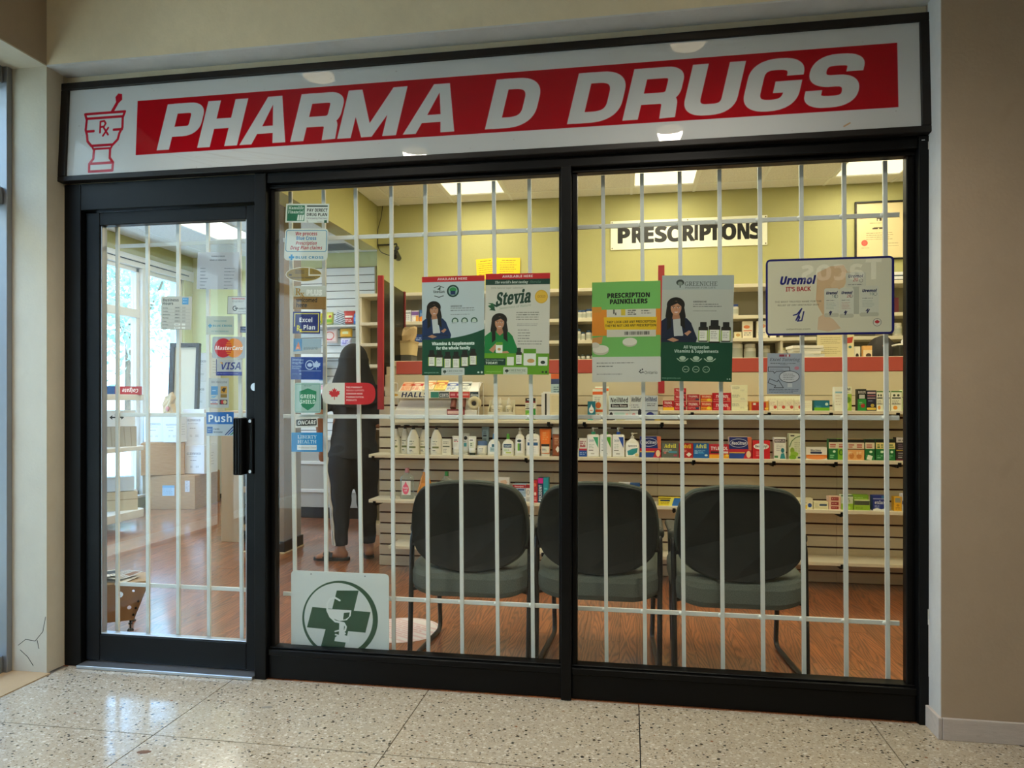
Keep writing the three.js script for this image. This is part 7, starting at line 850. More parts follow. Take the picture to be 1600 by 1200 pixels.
kraft('large brown cardboard carton on the floor, at the bottom of the stack by the windows', -5.32, 0, -4.86, 0.58, 0.39, 0.7, 0.16, (t, w, h, d) => {
  lab(t, -0.02, 0.22, d / 2 + 0.0015, 0.14, 0.12, (g, a, b) => { R(g, 0, 0, a, b, '#b8d4e6'); R(g, 0, 0, a, 28, '#7fb0d0'); L(g, 8, 38, 110, 5, 15, '#5f7f94', 5); }); lab(t, 0.2, 0.27, d / 2 + 0.0015, 0.055, 0.13, (g, a, b) => { R(g, 0, 0, a, b, '#dcd8da'); L(g, 6, 10, 40, 7, 16, '#777', 5); });
  mesh('hand_hole', extr(rrect(-0.05, -0.02, 0.05, 0.02, 0.015), 0.001, 0).rotateY(Math.PI / 2).translate(w / 2 + 0.0002, 0.22, 0.0), MAT.darkGap, t); });
kraft('tan cardboard carton stacked on the large brown one', -5.42, 0.4, -4.63, 0.46, 0.37, 0.3, 0.5);
const white = (label, x, y, z, w, h, d, ry) => { const t = thing('white_carton', label, 'box', [x, y, z], ry); mesh('body', rbox(w, h, d, 0.004, 0, h / 2, 0, 1), MAT.whiteCarton, t); mesh('lid_seam', [box(w * 0.98, 0.001, 0.003, 0, h + 0.0003, 0)], col('#9a9a9e'), t);
  lab(t, 0, h * 0.5, d / 2 + 0.001, w * 0.86, h * 0.8, (g, a, b) => { R(g, 0, 0, a, b, '#e6e6e8'); T(g, 'GLENWOOD', a / 2, b * 0.3, a * 0.15, '#23252c', 'sc', a * 0.78); L(g, a * 0.2, b * 0.38, a * 0.6, 1, 4, '#777', 4); L(g, a * 0.3, b * 0.54, a * 0.4, 1, 4, '#333', 5); L(g, a * 0.3, b * 0.78, a * 0.14, 3, 9, '#999', 4); L(g, a * 0.6, b * 0.78, a * 0.2, 3, 9, '#999', 4); });
  lab(t, w / 2 + 0.001, h * 0.5, 0, d * 0.8, h * 0.7, (g, a, b) => { R(g, 0, 0, a, b, '#e4e4e8'); L(g, a * 0.2, b * 0.2, a * 0.6, 5, b * 0.14, '#8a8a94', 5); }, Math.PI / 2); return t; };
white('white carton with black print standing on the large brown carton', -5.08, 0.402, -4.83, 0.26, 0.34, 0.3, 0.05);
white('white carton with black print on top of another white carton', -5.1, 0.744, -4.86, 0.27, 0.42, 0.3, 0.02);
white('white printed carton, left of the stack, resting on the tan carton', -5.53, 0.779, -4.66, 0.23, 0.3, 0.2, 0.2); white('white printed carton on the tan carton, in front of the brown frame', -5.26, 0.779, -4.6, 0.2, 0.3, 0.16, 0.1);
{ const t = thing('tall_display', 'tan cupboard by the far wall carrying two white cartons', 'cupboard', [-5.42, 0, -5.41]); mesh('body', rspan(-0.19, 0.19, 0.06, 1.17, -0.18, 0.16), MAT.whitePaint, t); mesh('plinth', rspan(-0.18, 0.18, 0, 0.06, -0.17, 0.14), MAT.darkBase, t); }
white('white carton with grey print behind the silver card stickers, lower one', -5.42, 1.172, -5.4, 0.3, 0.34, 0.26, 0); white('white carton with grey print behind the silver card stickers, upper one', -5.4, 1.514, -5.4, 0.3, 0.36, 0.26, 0.03);
{ // leaning dark frame with a cream panel
  const t = thing('leaning_frame', 'dark wooden frame with a cream panel leaning by the windows behind the cartons', 'frame', [-5.47, 0.405, -5.03], 0.1); t.rotation.x = -0.05;
  mesh('frame', [rspan(-0.19, -0.13, 0, 1.58, -0.03, 0.03), rspan(0.15, 0.19, 0, 1.58, -0.03, 0.03), rspan(-0.19, 0.19, 1.53, 1.58, -0.03, 0.03), rspan(-0.19, 0.19, 0, 0.05, -0.03, 0.03)], MAT.darkWood, t); mesh('panel', rspan(-0.13, 0.15, 0.05, 1.53, -0.015, 0.0), col('#d9cdb2', 0.8), t);
}
{ // crumpled cream paper bag on the white cartons
  const g = loft([[0, 0.06, 0.05, 3], [0.06, 0.075, 0.05, 3], [0.14, 0.06, 0.04, 3], [0.22, 0.07, 0.02, 2], [0.27, 0.02, 0.01, 2]], 24), p = g.attributes.position; for (let i = 0; i < p.count; i++) { const x = p.getX(i), y = p.getY(i), z = p.getZ(i); p.setXYZ(i, x + 0.02 * Math.sin(y * 30 + z * 40), y + 0.02 * Math.sin(x * 50), z + 0.012 * Math.cos(x * 60 + y * 25)); } g.computeVertexNormals();
  solo('paper_bag', g.translate(-5.33, 1.083, -4.6), MAT.paperBag, 'crumpled cream paper bag with a red mark on top of the white cartons', 'paper bag').add((() => { const m = new THREE.Mesh(new THREE.SphereGeometry(0.024, 12, 8).scale(1, 1.2, 0.4).translate(-5.32, 1.17, -4.545), col('#c8786a')); m.name = 'print'; m.castShadow = m.receiveShadow = true; return m; })());
}
{ // low brown metal stand with papers, just inside the door
  const t = thing('brown_stand', 'low brown perforated stand with papers on top, just inside the door', 'stand', [-2.65, 0, -0.53], 0.6);
  const shape = poly([[-0.55, 0.06], [-0.03, 0.06], [0.04, 0.245], [0.0, 0.262], [-0.55, 0.262]]); for (const [x, y, r] of [[-0.095, 0.205, 0.016], [-0.03, 0.218, 0.007], [-0.19, 0.185, 0.007], [-0.19, 0.105, 0.007], [-0.05, 0.13, 0.01]]) { const h = new THREE.Path(); h.absellipse(x, y, r, r, 0, 6.2832, true); shape.holes.push(h); }
  mesh('front_plate', extr(shape, 0.004, 0, 16), MAT.brownMetal, t);
  mesh('side_plate', [box(0.006, 0.2, 0.22, 0, 0.1, -0.11).rotateZ(-0.36).translate(-0.03, 0.062, 0)], col('#2a221b', 0.5), t);
  mesh('tray', rspan(-0.55, 0.035, 0.25, 0.268, -0.22, 0.004), MAT.tan, t); mesh('bolt_strip', [0, 1, 2].map((k) => cyl(0.006, 0.006, 0.008, 0, 0, 0, 10).rotateX(Math.PI / 2).translate(-0.03 + k * 0.012, 0.09 + k * 0.035, 0.006)), MAT.black, t);
  for (const [x, z] of [[-0.045, -0.01], [-0.5, -0.01], [-0.045, -0.2], [-0.5, -0.2]]) mesh('foot', [cyl(0.005, 0.005, 0.06, x, 0.006, z, 10), cyl(0.018, 0.012, 0.012, x, 0, z, 16), cyl(0.011, 0.011, 0.01, x, 0.035, z, 6)], MAT.black, t);
  for (let i = 0; i < 7; i++) { const uv = A1.add(120, 90, 600, (g, w, h) => { R(g, 0, 0, w, h, ['#d8d8d6', '#c9cdd2', '#e2dfd6'][i % 3]); R(g, 8, 8, 46, 34, ['#5a5f66', '#8a6a5a', '#3f4a58'][i % 3]); L(g, 8, 50, 100, 4, 9, '#555', 4); L(g, 60, 12, 50, 3, 10, '#666', 4); }); const g = sheetGeo(0.17, 0.13, uv, 6, (u, v) => 0.008 * Math.sin(u * 4 + i) * (v + 0.5)); const m = solo('newspaper', g.rotateX(-Math.PI / 2), paper1, ['lowest', 'second lowest', 'third lowest', 'middle', 'third highest', 'second highest', 'topmost'][i] + ' newspaper sheet in the loose pile on the low brown stand', 'newspaper', 'newspaper sheets on the brown stand'); m.position.set(-2.78 - (i % 4) * 0.08, 0.272 + i * 0.005, -0.53 + (i % 4) * 0.056 - (i % 3) * 0.03); m.rotation.y = i * 1.1; }
}
{ // tan shelf unit beside the column
  const t = thing('shelf_unit', 'tan shelf unit with a broad end stile, left of the taupe column', 'shelf unit', [-3.6, 0, -2.86]);
  mesh('stile', rspan(0, 0.185, 0, 1.15, -0.02, 0.0), MAT.tanLight, t); mesh('side', rspan(0, 0.018, 0, 1.15, -0.42, -0.02), MAT.tanLight, t); mesh('side', rspan(0.44, 0.458, 0, 1.15, -0.42, -0.02), MAT.tan, t); mesh('back', span(0.018, 0.44, 0, 1.15, -0.42, -0.41), MAT.tan, t); mesh('top', rspan(0, 0.458, 1.15, 1.17, -0.42, 0.0), MAT.tanLight, t);
  for (const y of [0.1, 0.44, 0.8]) mesh('shelf', rspan(0.018, 0.44, y, y + 0.055, -0.4, -0.025), MAT.tanLight, t);
  [['brown carton on the tan shelf unit', 0.26, 0.495, 0.12, 0.2], ['dark brown carton on the lowest board of the tan shelf unit', 0.26, 0.155, 0.13, 0.18], ['tan carton on the upper board of the tan shelf unit', 0.27, 0.855, 0.12, 0.2]].forEach(([l, x, y, w, h], i) => carton(l, -3.6 + x, y, -2.92, w, h, 0.2, ['#6a4f3a', '#3f2f26', '#8a6a4a'][i], (g, a) => L(g, 8, 30, a * 0.6, 3, 14, '#c8b8a0', 6)));
}
{ // white slatwall on the far wall, with hanging packs
  const t = thing('far_slatwall', 'white slatwall on the far wall above hanging bags of sweets', 'slatwall', [0, 0, ZF + 0.002]);
  mesh('groove_backing', span(-4.55, -3.18, 0.3, 2.96, 0, 0.012), col('#5a5450'), t); for (let k = 0; k < 27; k++) mesh('slat', rspan(-4.555, -3.17, 0.3 + k * 0.0985, 0.3 + (k + 1) * 0.0985 - 0.009, 0.008, 0.026, 0.002), MAT.whitePaint, t);
  mesh('edge_trim', rspan(-3.168, -3.15, 0.3, 2.965, 0, 0.03), MAT.tan, t);
  const sh = thing('far_shelf', 'white wire shelf on the far slatwall under the hanging packs', 'shelf', [0, 2.2, ZF + 0.028]); mesh('board', rspan(-4.4, -3.18, -0.02, 0, 0, 0.24), MAT.whitePaint, sh); mesh('lip', rspan(-4.4, -3.18, 0, 0.03, 0.236, 0.24), clearPl, sh);
  const sh2 = thing('far_shelf', 'second white wire shelf on the far slatwall behind the headscarf', 'shelf', [0, 1.82, ZF + 0.028]); mesh('board', rspan(-4.4, -3.18, -0.02, 0, 0, 0.24), MAT.whitePaint, sh2);
  const pouch = (l, x, y, w, h, c, k, rz = 0, z = ZF + 0.25, peg = z < ZF + 0.2) => { const g = loft([[0, w * 0.46, 0.004, 4], [h * 0.08, w * 0.5, 0.018, 3], [h * 0.5, w * 0.5, 0.034, 2.4], [h * 0.9, w * 0.5, 0.014, 3], [h, w * 0.48, 0.003, 4]], 24); const q = thing('snack_pouch', l, 'packet', [x, y, z]); q.rotation.z = rz; mesh('pouch', g, col(c, 0.3), q); mesh('print', patch([[0, w * 0.5, 0.004, 4], [h * 0.08, w * 0.5, 0.018, 3], [h * 0.5, w * 0.5, 0.034, 2.4], [h * 0.9, w * 0.5, 0.014, 3], [h, w * 0.48, 0.003, 4]], w * 0.8, h * 0.12, h * 0.88, (gg, a, b) => { R(gg, 0, 0, a, b, c); k(gg, a, b); }), pack, q); if (peg) mesh('peg', cyl(0.004, 0.004, z - ZF - 0.02, 0, -0.002, 0, 8).rotateX(-Math.PI / 2).translate(0, h * 0.93, 0), MAT.alu, q); };
  pouch('yellow pack with a red mark on the far slatwall shelf', -3.83, 2.203, 0.14, 0.15, '#d8cc4a', (g, w, h) => { L(g, w * 0.1, 20, w * 0.8, 3, 20, '#8a9a3a', 10); R(g, 0, 70, w, 20, '#7fb03a'); }); pouch('yellow-green pack beside a striped one on the far slatwall shelf', -3.69, 2.203, 0.14, 0.16, '#d2cf6a', (g, w, h) => { R(g, 0, 60, w, 30, '#7fae3a'); E(g, w * 0.8, 30, w * 0.14, 14, '#b04a3a'); }); pouch('tilted grey and white striped pack on the far slatwall shelf', -3.545, 2.205, 0.17, 0.17, '#c9cccf', (g, w, h) => { for (let i = 0; i < 6; i++) R(g, 0, 8 + i * 16, w, 8, '#4a525a'); }, -0.35);
  pouch('red pack with white print on the far slatwall shelf', -3.41, 2.205, 0.15, 0.17, '#b8352c', (g, w, h) => { R(g, w * 0.1, 34, w * 0.8, 18, '#e6d8cc'); L(g, w * 0.1, 66, w * 0.8, 2, 14, '#e8c8b8', 10); }); pouch('blue pouch, right of two at the end of the far slatwall shelf', -3.22, 2.2, 0.12, 0.15, '#2a78c0', (g, w, h) => L(g, w * 0.2, 40, w * 0.6, 3, 14, '#a8d0f0', 8)); pouch('blue pouch, left of two at the end of the far slatwall shelf', -3.315, 2.2, 0.09, 0.15, '#2468b0', (g, w, h) => L(g, w * 0.2, 40, w * 0.6, 3, 14, '#a8d0f0', 8));
  pouch('white and pink pack on the second shelf of the far slatwall', -3.71, 1.99, 0.2, 0.18, '#dcc8c4', (g, w, h) => { O(g, w * 0.5, 50, w * 0.36, 34, '#c8685a', 8); R(g, w * 0.2, 80, w * 0.5, 10, '#c84a5a'); }, 0, ZF + 0.14); pouch('orange and white pack on the second shelf of the far slatwall', -3.5, 2.06, 0.16, 0.11, '#e0a83a', (g, w, h) => { R(g, w * 0.2, 30, w * 0.6, 40, '#f0dca0'); }, 0, ZF + 0.14); pouch('purple and white pack above the headscarf on the far slatwall', -3.5, 1.95, 0.14, 0.1, '#c8c4dc', (g, w, h) => { L(g, w * 0.1, 24, w * 0.8, 3, 24, '#5a4aa8', 14); }, 0, ZF + 0.14); pouch('tall grey and white pack beside the white bar on the far slatwall', -3.25, 1.84, 0.14, 0.34, '#c9c4ba', (g, w, h) => { R(g, w * 0.1, 30, w * 0.5, 40, '#8a8478'); }, 0, ZF + 0.14);
  pouch('orange pack partly hidden by the headscarf on the right', -3.22, 1.55, 0.12, 0.16, '#dc9a2a', (g) => 0, 0, ZF + 0.1); pouch('blue and red pack hanging left of the headscarf, upper', -3.83, 1.52, 0.1, 0.2, '#8fb4d8', (g, w, h) => R(g, w * 0.2, 40, w * 0.6, 40, '#c86a70'), 0, ZF + 0.1); pouch('pink and white pack hanging left of the headscarf, lower', -3.83, 1.26, 0.1, 0.2, '#d8a0ac', (g, w, h) => R(g, w * 0.2, 20, w * 0.5, 30, '#f0e0e0'), 0, ZF + 0.1);
  pouch('navy and white pack right of the headscarf', -3.2, 1.3, 0.11, 0.16, '#3a5a94', (g, w, h) => R(g, w * 0.2, 40, w * 0.6, 26, '#dce4ec'), 0, ZF + 0.1);
}
{ // shelves between the column and the person (pale base cabinets behind)
  const t = thing('base_cabinet', 'pale grey base cabinet with shelves behind the standing person', 'cabinet', [-3.3, 0, -4.2]);
  mesh('body', rspan(-0.35, 0.78, 0.12, 0.86, -0.35, 0.0), col('#b5b0a6', 0.6), t); mesh('plinth', rspan(-0.33, 0.76, 0, 0.12, -0.33, -0.03), MAT.darkBase, t); for (const y of [0.28, 0.58, 0.84]) mesh('shelf_edge', rspan(-0.36, 0.79, y, y + 0.035, -0.33, 0.012), MAT.whitePaint, t);
}
{ // grey louvred panel in the far ceiling
  const t = thing('ceiling_vent', 'grey louvred panel in the far ceiling beyond the yellow bulkhead', 'vent', [-3.75, CEIL, -5.25]); mesh('frame', rspan(-0.4, 0.4, -0.008, 0.003, -0.17, 0.17), col('#8c8f92'), t); for (let k = 0; k < 8; k++) mesh('louvre', box(0.76, 0.002, 0.03, 0, -0.011, -0.14 + k * 0.04).rotateX(0), col('#6f7276'), t);
}
{ // outside the left windows: pavement, hedge, trees, a pale wall across the street
  struct('ground_outside', span(-30, XL - 0.2, -0.35, -0.2, -30, 14), std('#b9b7b0', 0.9));
  const leafGeo = (() => { const s = new THREE.Shape(); s.moveTo(0, -0.5); s.quadraticCurveTo(0.34, 0, 0, 0.5); s.quadraticCurveTo(-0.34, 0, 0, -0.5); return new THREE.ShapeGeometry(s, 2); })();
  const leafM = phys('#a4bba6', 0.8, { transmission: 0.4, side: THREE.DoubleSide }), leafM2 = phys('#8faa96', 0.8, { transmission: 0.35, side: THREE.DoubleSide });
  [[-13.5, -8, 5.2, 2.6, 'leafy tree outside the left windows, nearest the far corner'], [-14.5, -13, 6.5, 3.4, 'large leafy tree further along outside the left windows'], [-12.5, -3.6, 4.8, 2.2, 'leafy tree outside the nearer left window'], [-17, -19, 8, 4, 'tall tree in the distance outside the windows']].forEach(([x, z, h, r, l], i) => {
    const t = thing('tree', l, 'tree', [x, -0.2, z]); mesh('trunk', [cyl(0.16, 0.1, h * 0.6, 0, 0, 0, 10), cyl(0.06, 0.03, h * 0.4, 0, 0, 0, 8).rotateZ(0.6).translate(0, h * 0.45, 0), cyl(0.06, 0.03, h * 0.4, 0, 0, 0, 8).rotateZ(-0.5).translate(0, h * 0.4, 0)], col('#5a4a3a', 0.9), t);
    const n = 2600, im = new THREE.InstancedMesh(leafGeo, i % 2 ? leafM2 : leafM, n), o = new THREE.Object3D(); for (let k = 0; k < n; k++) { const a = rnd() * 6.283, b = Math.acos(2 * rnd() - 1), q = r * Math.pow(rnd(), 0.45), lump = 0.75 + 0.3 * Math.sin(a * 3 + i) * Math.sin(b * 4); o.position.set(q * lump * Math.sin(b) * Math.cos(a), h * 0.66 + q * 0.85 * lump * Math.cos(b), q * lump * Math.sin(b) * Math.sin(a)); o.rotation.set(rnd() * 6, rnd() * 6, rnd() * 6); o.scale.setScalar(rr(0.2, 0.38)); o.updateMatrix(); im.setMatrixAt(k, o.matrix); }
    im.name = 'foliage'; im.userData.kind = 'stuff'; im.castShadow = true; t.add(im);
  });
  solo('neighbour_wall', boxUV(span(-5.4, -5.2, -0.2, 4.4, 0.6, 9)), plaster([196, 192, 182], [170, 166, 156], 0.08, 330), 'pale wall of the neighbouring building outside the hall window at the far left', 'wall');
  const w = solo('low_wall', boxUV(span(-10.6, -10.3, -0.2, 0.75, -24, 6)), plaster([210, 208, 200], [190, 188, 180], 0.06, 300), 'pale low wall beyond the pavement outside the left windows', 'wall');
}
// ---------------------------------------------------------------- across the hall, behind the photographer: a dark shop window whose lettering shows in the glass
{
  const t = thing('opposite_window', 'dark shop window across the hall with pale lettering, seen only as a reflection', 'shop window', [0.9, 0, HZ]);
  mesh('glass', rspan(-1.6, 1.8, 0.4, 3.0, -0.03, -0.012), phys('#0c0d0e', 0.1), t); mesh('frame', [rspan(-1.66, -1.6, 0.3, 3.05, -0.05, 0), rspan(1.8, 1.86, 0.3, 3.05, -0.05, 0), rspan(-1.66, 1.86, 3.0, 3.06, -0.05, 0), rspan(-1.66, 1.86, 0.3, 0.4, -0.05, 0)], MAT.black, t);
  const font = await new FontLoader().loadAsync('fonts/droid/droid_sans_bold.typeface.json'); const g = new TextGeometry('Tacos', { font, size: 0.21, depth: 0.012, curveSegments: 4 }); g.rotateY(Math.PI).translate(1.63, 2.5, -0.045);
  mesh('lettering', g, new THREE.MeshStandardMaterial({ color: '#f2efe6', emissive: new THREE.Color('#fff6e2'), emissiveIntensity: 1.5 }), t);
}
// ---------------------------------------------------------------- people
// surface nets: a smooth closed mesh of the zero level of a distance field on a grid
function nets(f, lo, hi, cell) {
  const n = [0, 1, 2].map((i) => Math.ceil((hi[i] - lo[i]) / cell) + 1), [nx, ny, nz] = n, val = new Float32Array(nx * ny * nz), id = (x, y, z) => x + nx * (y + ny * z);
  for (let z = 0; z < nz; z++) for (let y = 0; y < ny; y++) for (let x = 0; x < nx; x++) val[id(x, y, z)] = f(lo[0] + x * cell, lo[1] + y * cell, lo[2] + z * cell);
  const vert = new Int32Array(nx * ny * nz).fill(-1), pos = [], idx = [];
  for (let z = 0; z < nz - 1; z++) for (let y = 0; y < ny - 1; y++) for (let x = 0; x < nx - 1; x++) {
    let c = 0, sx = 0, sy = 0, sz = 0;
    const edge = (a, b) => { const va = val[id(x + a[0], y + a[1], z + a[2])], vb = val[id(x + b[0], y + b[1], z + b[2])]; if (va < 0 === vb < 0) return; const t = va / (va - vb); sx += a[0] + (b[0] - a[0]) * t; sy += a[1] + (b[1] - a[1]) * t; sz += a[2] + (b[2] - a[2]) * t; c++; };
    for (let p = 0; p < 2; p++) for (let q = 0; q < 2; q++) { edge([0, p, q], [1, p, q]); edge([p, 0, q], [p, 1, q]); edge([p, q, 0], [p, q, 1]); }
    if (c) { vert[id(x, y, z)] = pos.length / 3; pos.push(lo[0] + (x + sx / c) * cell, lo[1] + (y + sy / c) * cell, lo[2] + (z + sz / c) * cell); }
  }
  const quad = (a, b, c, d, flip) => (flip ? idx.push(a, c, b, a, d, c) : idx.push(a, b, c, a, c, d));
  for (let z = 1; z < nz - 1; z++) for (let y = 1; y < ny - 1; y++) for (let x = 1; x < nx - 1; x++) {
    const v = val[id(x, y, z)] < 0;
    if (v !== val[id(x + 1, y, z)] < 0) quad(vert[id(x, y - 1, z - 1)], vert[id(x, y, z - 1)], vert[id(x, y, z)], vert[id(x, y - 1, z)], !v);
    if (v !== val[id(x, y + 1, z)] < 0) quad(vert[id(x - 1, y, z - 1)], vert[id(x - 1, y, z)], vert[id(x, y, z)], vert[id(x, y, z - 1)], !v);
    if (v !== val[id(x, y, z + 1)] < 0) quad(vert[id(x - 1, y - 1, z)], vert[id(x, y - 1, z)], vert[id(x, y, z)], vert[id(x - 1, y, z)], !v);
  }
  const g = new THREE.BufferGeometry(); g.setAttribute('position', new THREE.Float32BufferAttribute(pos, 3)); g.setIndex(idx); g.setAttribute('uv', new THREE.Float32BufferAttribute(new Float32Array(pos.length / 3 * 2), 2)); g.computeVertexNormals(); return g;
}
const smin = (a, b, k) => { const h = clamp(0.5 + 0.5 * (b - a) / k); return b + (a - b) * h - k * h * (1 - h); };
function bone(p, a, b, ra, rb, sx = 1, sz = 1) {                       // tapered capsule; sx, sz widen it in x and z
  const ax = a[0], ay = a[1], az = a[2], dx = (b[0] - ax) / sx, dy = b[1] - ay, dz = (b[2] - az) / sz, px = (p[0] - ax) / sx, py = p[1] - ay, pz = (p[2] - az) / sz;
  const t = clamp((px * dx + py * dy + pz * dz) / (dx * dx + dy * dy + dz * dz || 1)); return (Math.hypot(px - dx * t, py - dy * t, pz - dz * t) - (ra + (rb - ra) * t)) * Math.min(1, sx, sz);
}
const field = (bones, k) => (x, y, z) => { let d = 1e3; for (const b of bones) d = smin(d, bone([x, y, z], ...b), k); return d; };
{
  // standing woman seen from behind; local axes: she faces -z, x to her right, feet on y = 0
  const t = thing('person', 'person in a black headscarf and side-striped black trousers, standing with their back to us', 'person', [-2.18, 0, -2.43], 0.3);
  const L1 = [-0.1, 0.86, 0.0], R1 = [0.1, 0.86, 0.0], lk = [-0.105, 0.47, -0.015], rk = [0.105, 0.47, -0.03], la = [-0.1, 0.085, 0.06], ra = [0.115, 0.085, -0.02];
  const hand = (h, d, s) => { const out = [[[h[0], h[1], h[2]], [h[0] + d[0] * 0.07, h[1] + d[1] * 0.07, h[2] + d[2] * 0.07], 0.026, 0.024, 1.2, 0.8]]; for (let i = 0; i < 4; i++) { const o = (i - 1.5) * 0.017, p0 = [h[0] + d[0] * 0.075 + o * s, h[1] + d[1] * 0.075 + o * 0.4, h[2] + d[2] * 0.075], l = [0.05, 0.06, 0.055, 0.042][i], p1 = [p0[0] + d[0] * l * 0.6, p0[1] + d[1] * l * 0.6, p0[2] + d[2] * l * 0.6], p2 = [p1[0] + d[0] * l * 0.4, p1[1] - l * 0.35, p1[2] + d[2] * l * 0.3]; out.push([p0, p1, 0.009, 0.008], [p1, p2, 0.008, 0.007]); } out.push([[h[0] + d[0] * 0.02, h[1] + 0.015, h[2] + d[2] * 0.02], [h[0] + d[0] * 0.06 + 0.03 * s, h[1] + 0.04, h[2] + d[2] * 0.05], 0.011, 0.009]); return out; };
  const foot = (an, d) => [[[an[0], 0.085, an[2]], [an[0] - d[0] * 0.02, 0.045, an[2] - d[1] * 0.02], 0.036, 0.033], [[an[0] - d[0] * 0.03, 0.045, an[2] - d[1] * 0.03], [an[0] + d[0] * 0.13, 0.036, an[2] + d[1] * 0.13], 0.032, 0.026], ...[0, 1, 2, 3, 4].map((i) => { const s = (i - 2) * 0.017, e = 0.185 - Math.abs(i - 1.3) * 0.012; return [[an[0] + d[0] * 0.12 - d[1] * s, 0.032, an[2] + d[1] * 0.12 + d[0] * s], [an[0] + d[0] * e - d[1] * s * 1.15, 0.028, an[2] + d[1] * e + d[0] * s * 1.15], 0.016, i === 0 ? 0.014 : 0.011]; })];
  const dl = [-0.985, -0.17], dr = [-0.25, -0.97];
  const ls = [-0.175, 1.32, 0.0], le = [-0.262, 1.13, 0.05], lw = [-0.25, 0.9, 0.0], rs = [0.175, 1.32, 0.0], re = [0.2, 1.08, 0.02], rw = [0.12, 1.05, -0.2];
  const body = field([[[0, 1.06, 0], [0, 1.3, 0], 0.13, 0.12, 1.25, 0.85], [[0, 0.88, 0], [0, 1.06, 0], 0.135, 0.12, 1.25, 0.95], [[0, 1.3, 0], [0, 1.46, -0.01], 0.07, 0.052], [[0, 1.54, -0.02], [0, 1.6, -0.01], 0.085, 0.09, 0.92, 1.08], [[0, 1.49, -0.075], [0, 1.56, -0.1], 0.035, 0.02], [ls, le, 0.045, 0.038], [le, lw, 0.038, 0.026], [rs, re, 0.045, 0.038], [re, rw, 0.038, 0.026], [[0.04, 1.585, -0.098], [0.04, 1.585, -0.1], 0.012, 0.012], [L1, lk, 0.085, 0.055], [lk, la, 0.055, 0.036], [R1, rk, 0.085, 0.055], [rk, ra, 0.055, 0.036], ...hand(lw, [0.1, -0.9, -0.3], 1), ...hand(rw, [-0.5, 0.1, -0.86], -1), ...foot(la, dl), ...foot(ra, dr)], 0.022);
  mesh('body', nets(body, [-0.36, -0.01, -0.36], [0.36, 1.72, 0.22], 0.0105), MAT.skin, t);
  const top = field([[[0, 0.84, 0.005], [0, 1.0, 0.0], 0.168, 0.13, 1.2, 0.92], [[0, 1.0, 0.0], [0, 1.3, 0.0], 0.128, 0.135, 1.2, 0.88], [ls, [-0.228, 1.22, 0.028], 0.064, 0.058], [rs, [0.2, 1.12, 0.02], 0.068, 0.062]], 0.05);
  mesh('top', nets((x, y, z) => Math.max(top(x, y, z) + 0.004 * Math.sin(y * 46 + Math.sin(x * 14) * 2.2) * clamp((1.12 - y) * 5), 0.80 - y - 0.012 * Math.sin(x * 9)), [-0.34, 0.72, -0.26], [0.34, 1.48, 0.26], 0.011), MAT.cloth, t);
  const scarf = (x, y, z) => { const h = Math.hypot(x / 0.112, (y - 1.585) / 0.135, (z + 0.0) / 0.128) - 1; const k = clamp((1.56 - y) / 0.36), w = 0.112 + 0.118 * Math.pow(k, 0.9), d = 0.115 + 0.03 * k, cone = y < 1.6 && y > 1.16 ? Math.hypot(x / w, (z - 0.012) / d) - 1 : 1; const c = Math.max(cone * 0.12, 1.2 + 0.05 * Math.abs(x) * 4 - y); let v = smin(h * 0.11, c, 0.03); v = Math.max(v, -(Math.hypot(x / 0.066, (y - 1.57) / 0.098, (z + 0.11) / 0.05) - 1) * 0.05); return v + 0.003 * Math.sin(x * 40 + y * 12) * k; };
  mesh('headscarf', nets(scarf, [-0.3, 1.12, -0.2], [0.3, 1.76, 0.2], 0.009), std('#37393c', 0.9), t);
  const pants = field([[[-0.06, 0.84, 0.01], [-0.085, 0.74, 0.01], 0.128, 0.118, 1.0, 1.08], [[0.06, 0.84, 0.01], [0.085, 0.74, 0.01], 0.128, 0.118, 1.0, 1.08], [[-0.085, 0.74, 0.01], [-0.105, 0.47, -0.005], 0.115, 0.082], [[-0.105, 0.47, -0.005], [-0.1, 0.13, 0.055], 0.082, 0.056], [[0.085, 0.74, 0.01], [0.105, 0.47, -0.02], 0.115, 0.082], [[0.105, 0.47, -0.02], [0.115, 0.13, -0.015], 0.082, 0.056]], 0.02);
  mesh('trousers', nets((x, y, z) => Math.max(pants(x, y, z) + 0.003 * Math.sin(y * 40 + x * 20), 0.115 - y), [-0.3, 0.06, -0.24], [0.3, 1.0, 0.26], 0.0105), std('#232429', 0.9), t);
  for (const o of [0, 1]) { // white stripes down the outer left seam
    const c = []; for (let i = 0; i <= 26; i++) { const y = 0.12 + i * 0.0265, z = 0.02 + (y < 0.47 ? 0.05 * (0.47 - y) / 0.34 : 0) + o * 0.026; let x = -0.3; while (x < -0.02 && pants(x, y, z) > 0.0015) x += 0.002; c.push([x, y, z]); }
    mesh('stripe', tube(c, 0.0085, 6, 60), std('#d8d6d0', 0.8), t);
  }
  // slide sandals
  [[la, dl], [ra, dr]].forEach(([a, d]) => { const ang = Math.atan2(-d[1], d[0]); const s = new THREE.Shape(); s.moveTo(-0.075, 0); s.bezierCurveTo(-0.075, 0.045, -0.02, 0.038, 0.06, 0.044); s.bezierCurveTo(0.15, 0.055, 0.205, 0.04, 0.21, 0); s.bezierCurveTo(0.205, -0.04, 0.15, -0.05, 0.06, -0.04); s.bezierCurveTo(-0.02, -0.036, -0.075, -0.045, -0.075, 0);
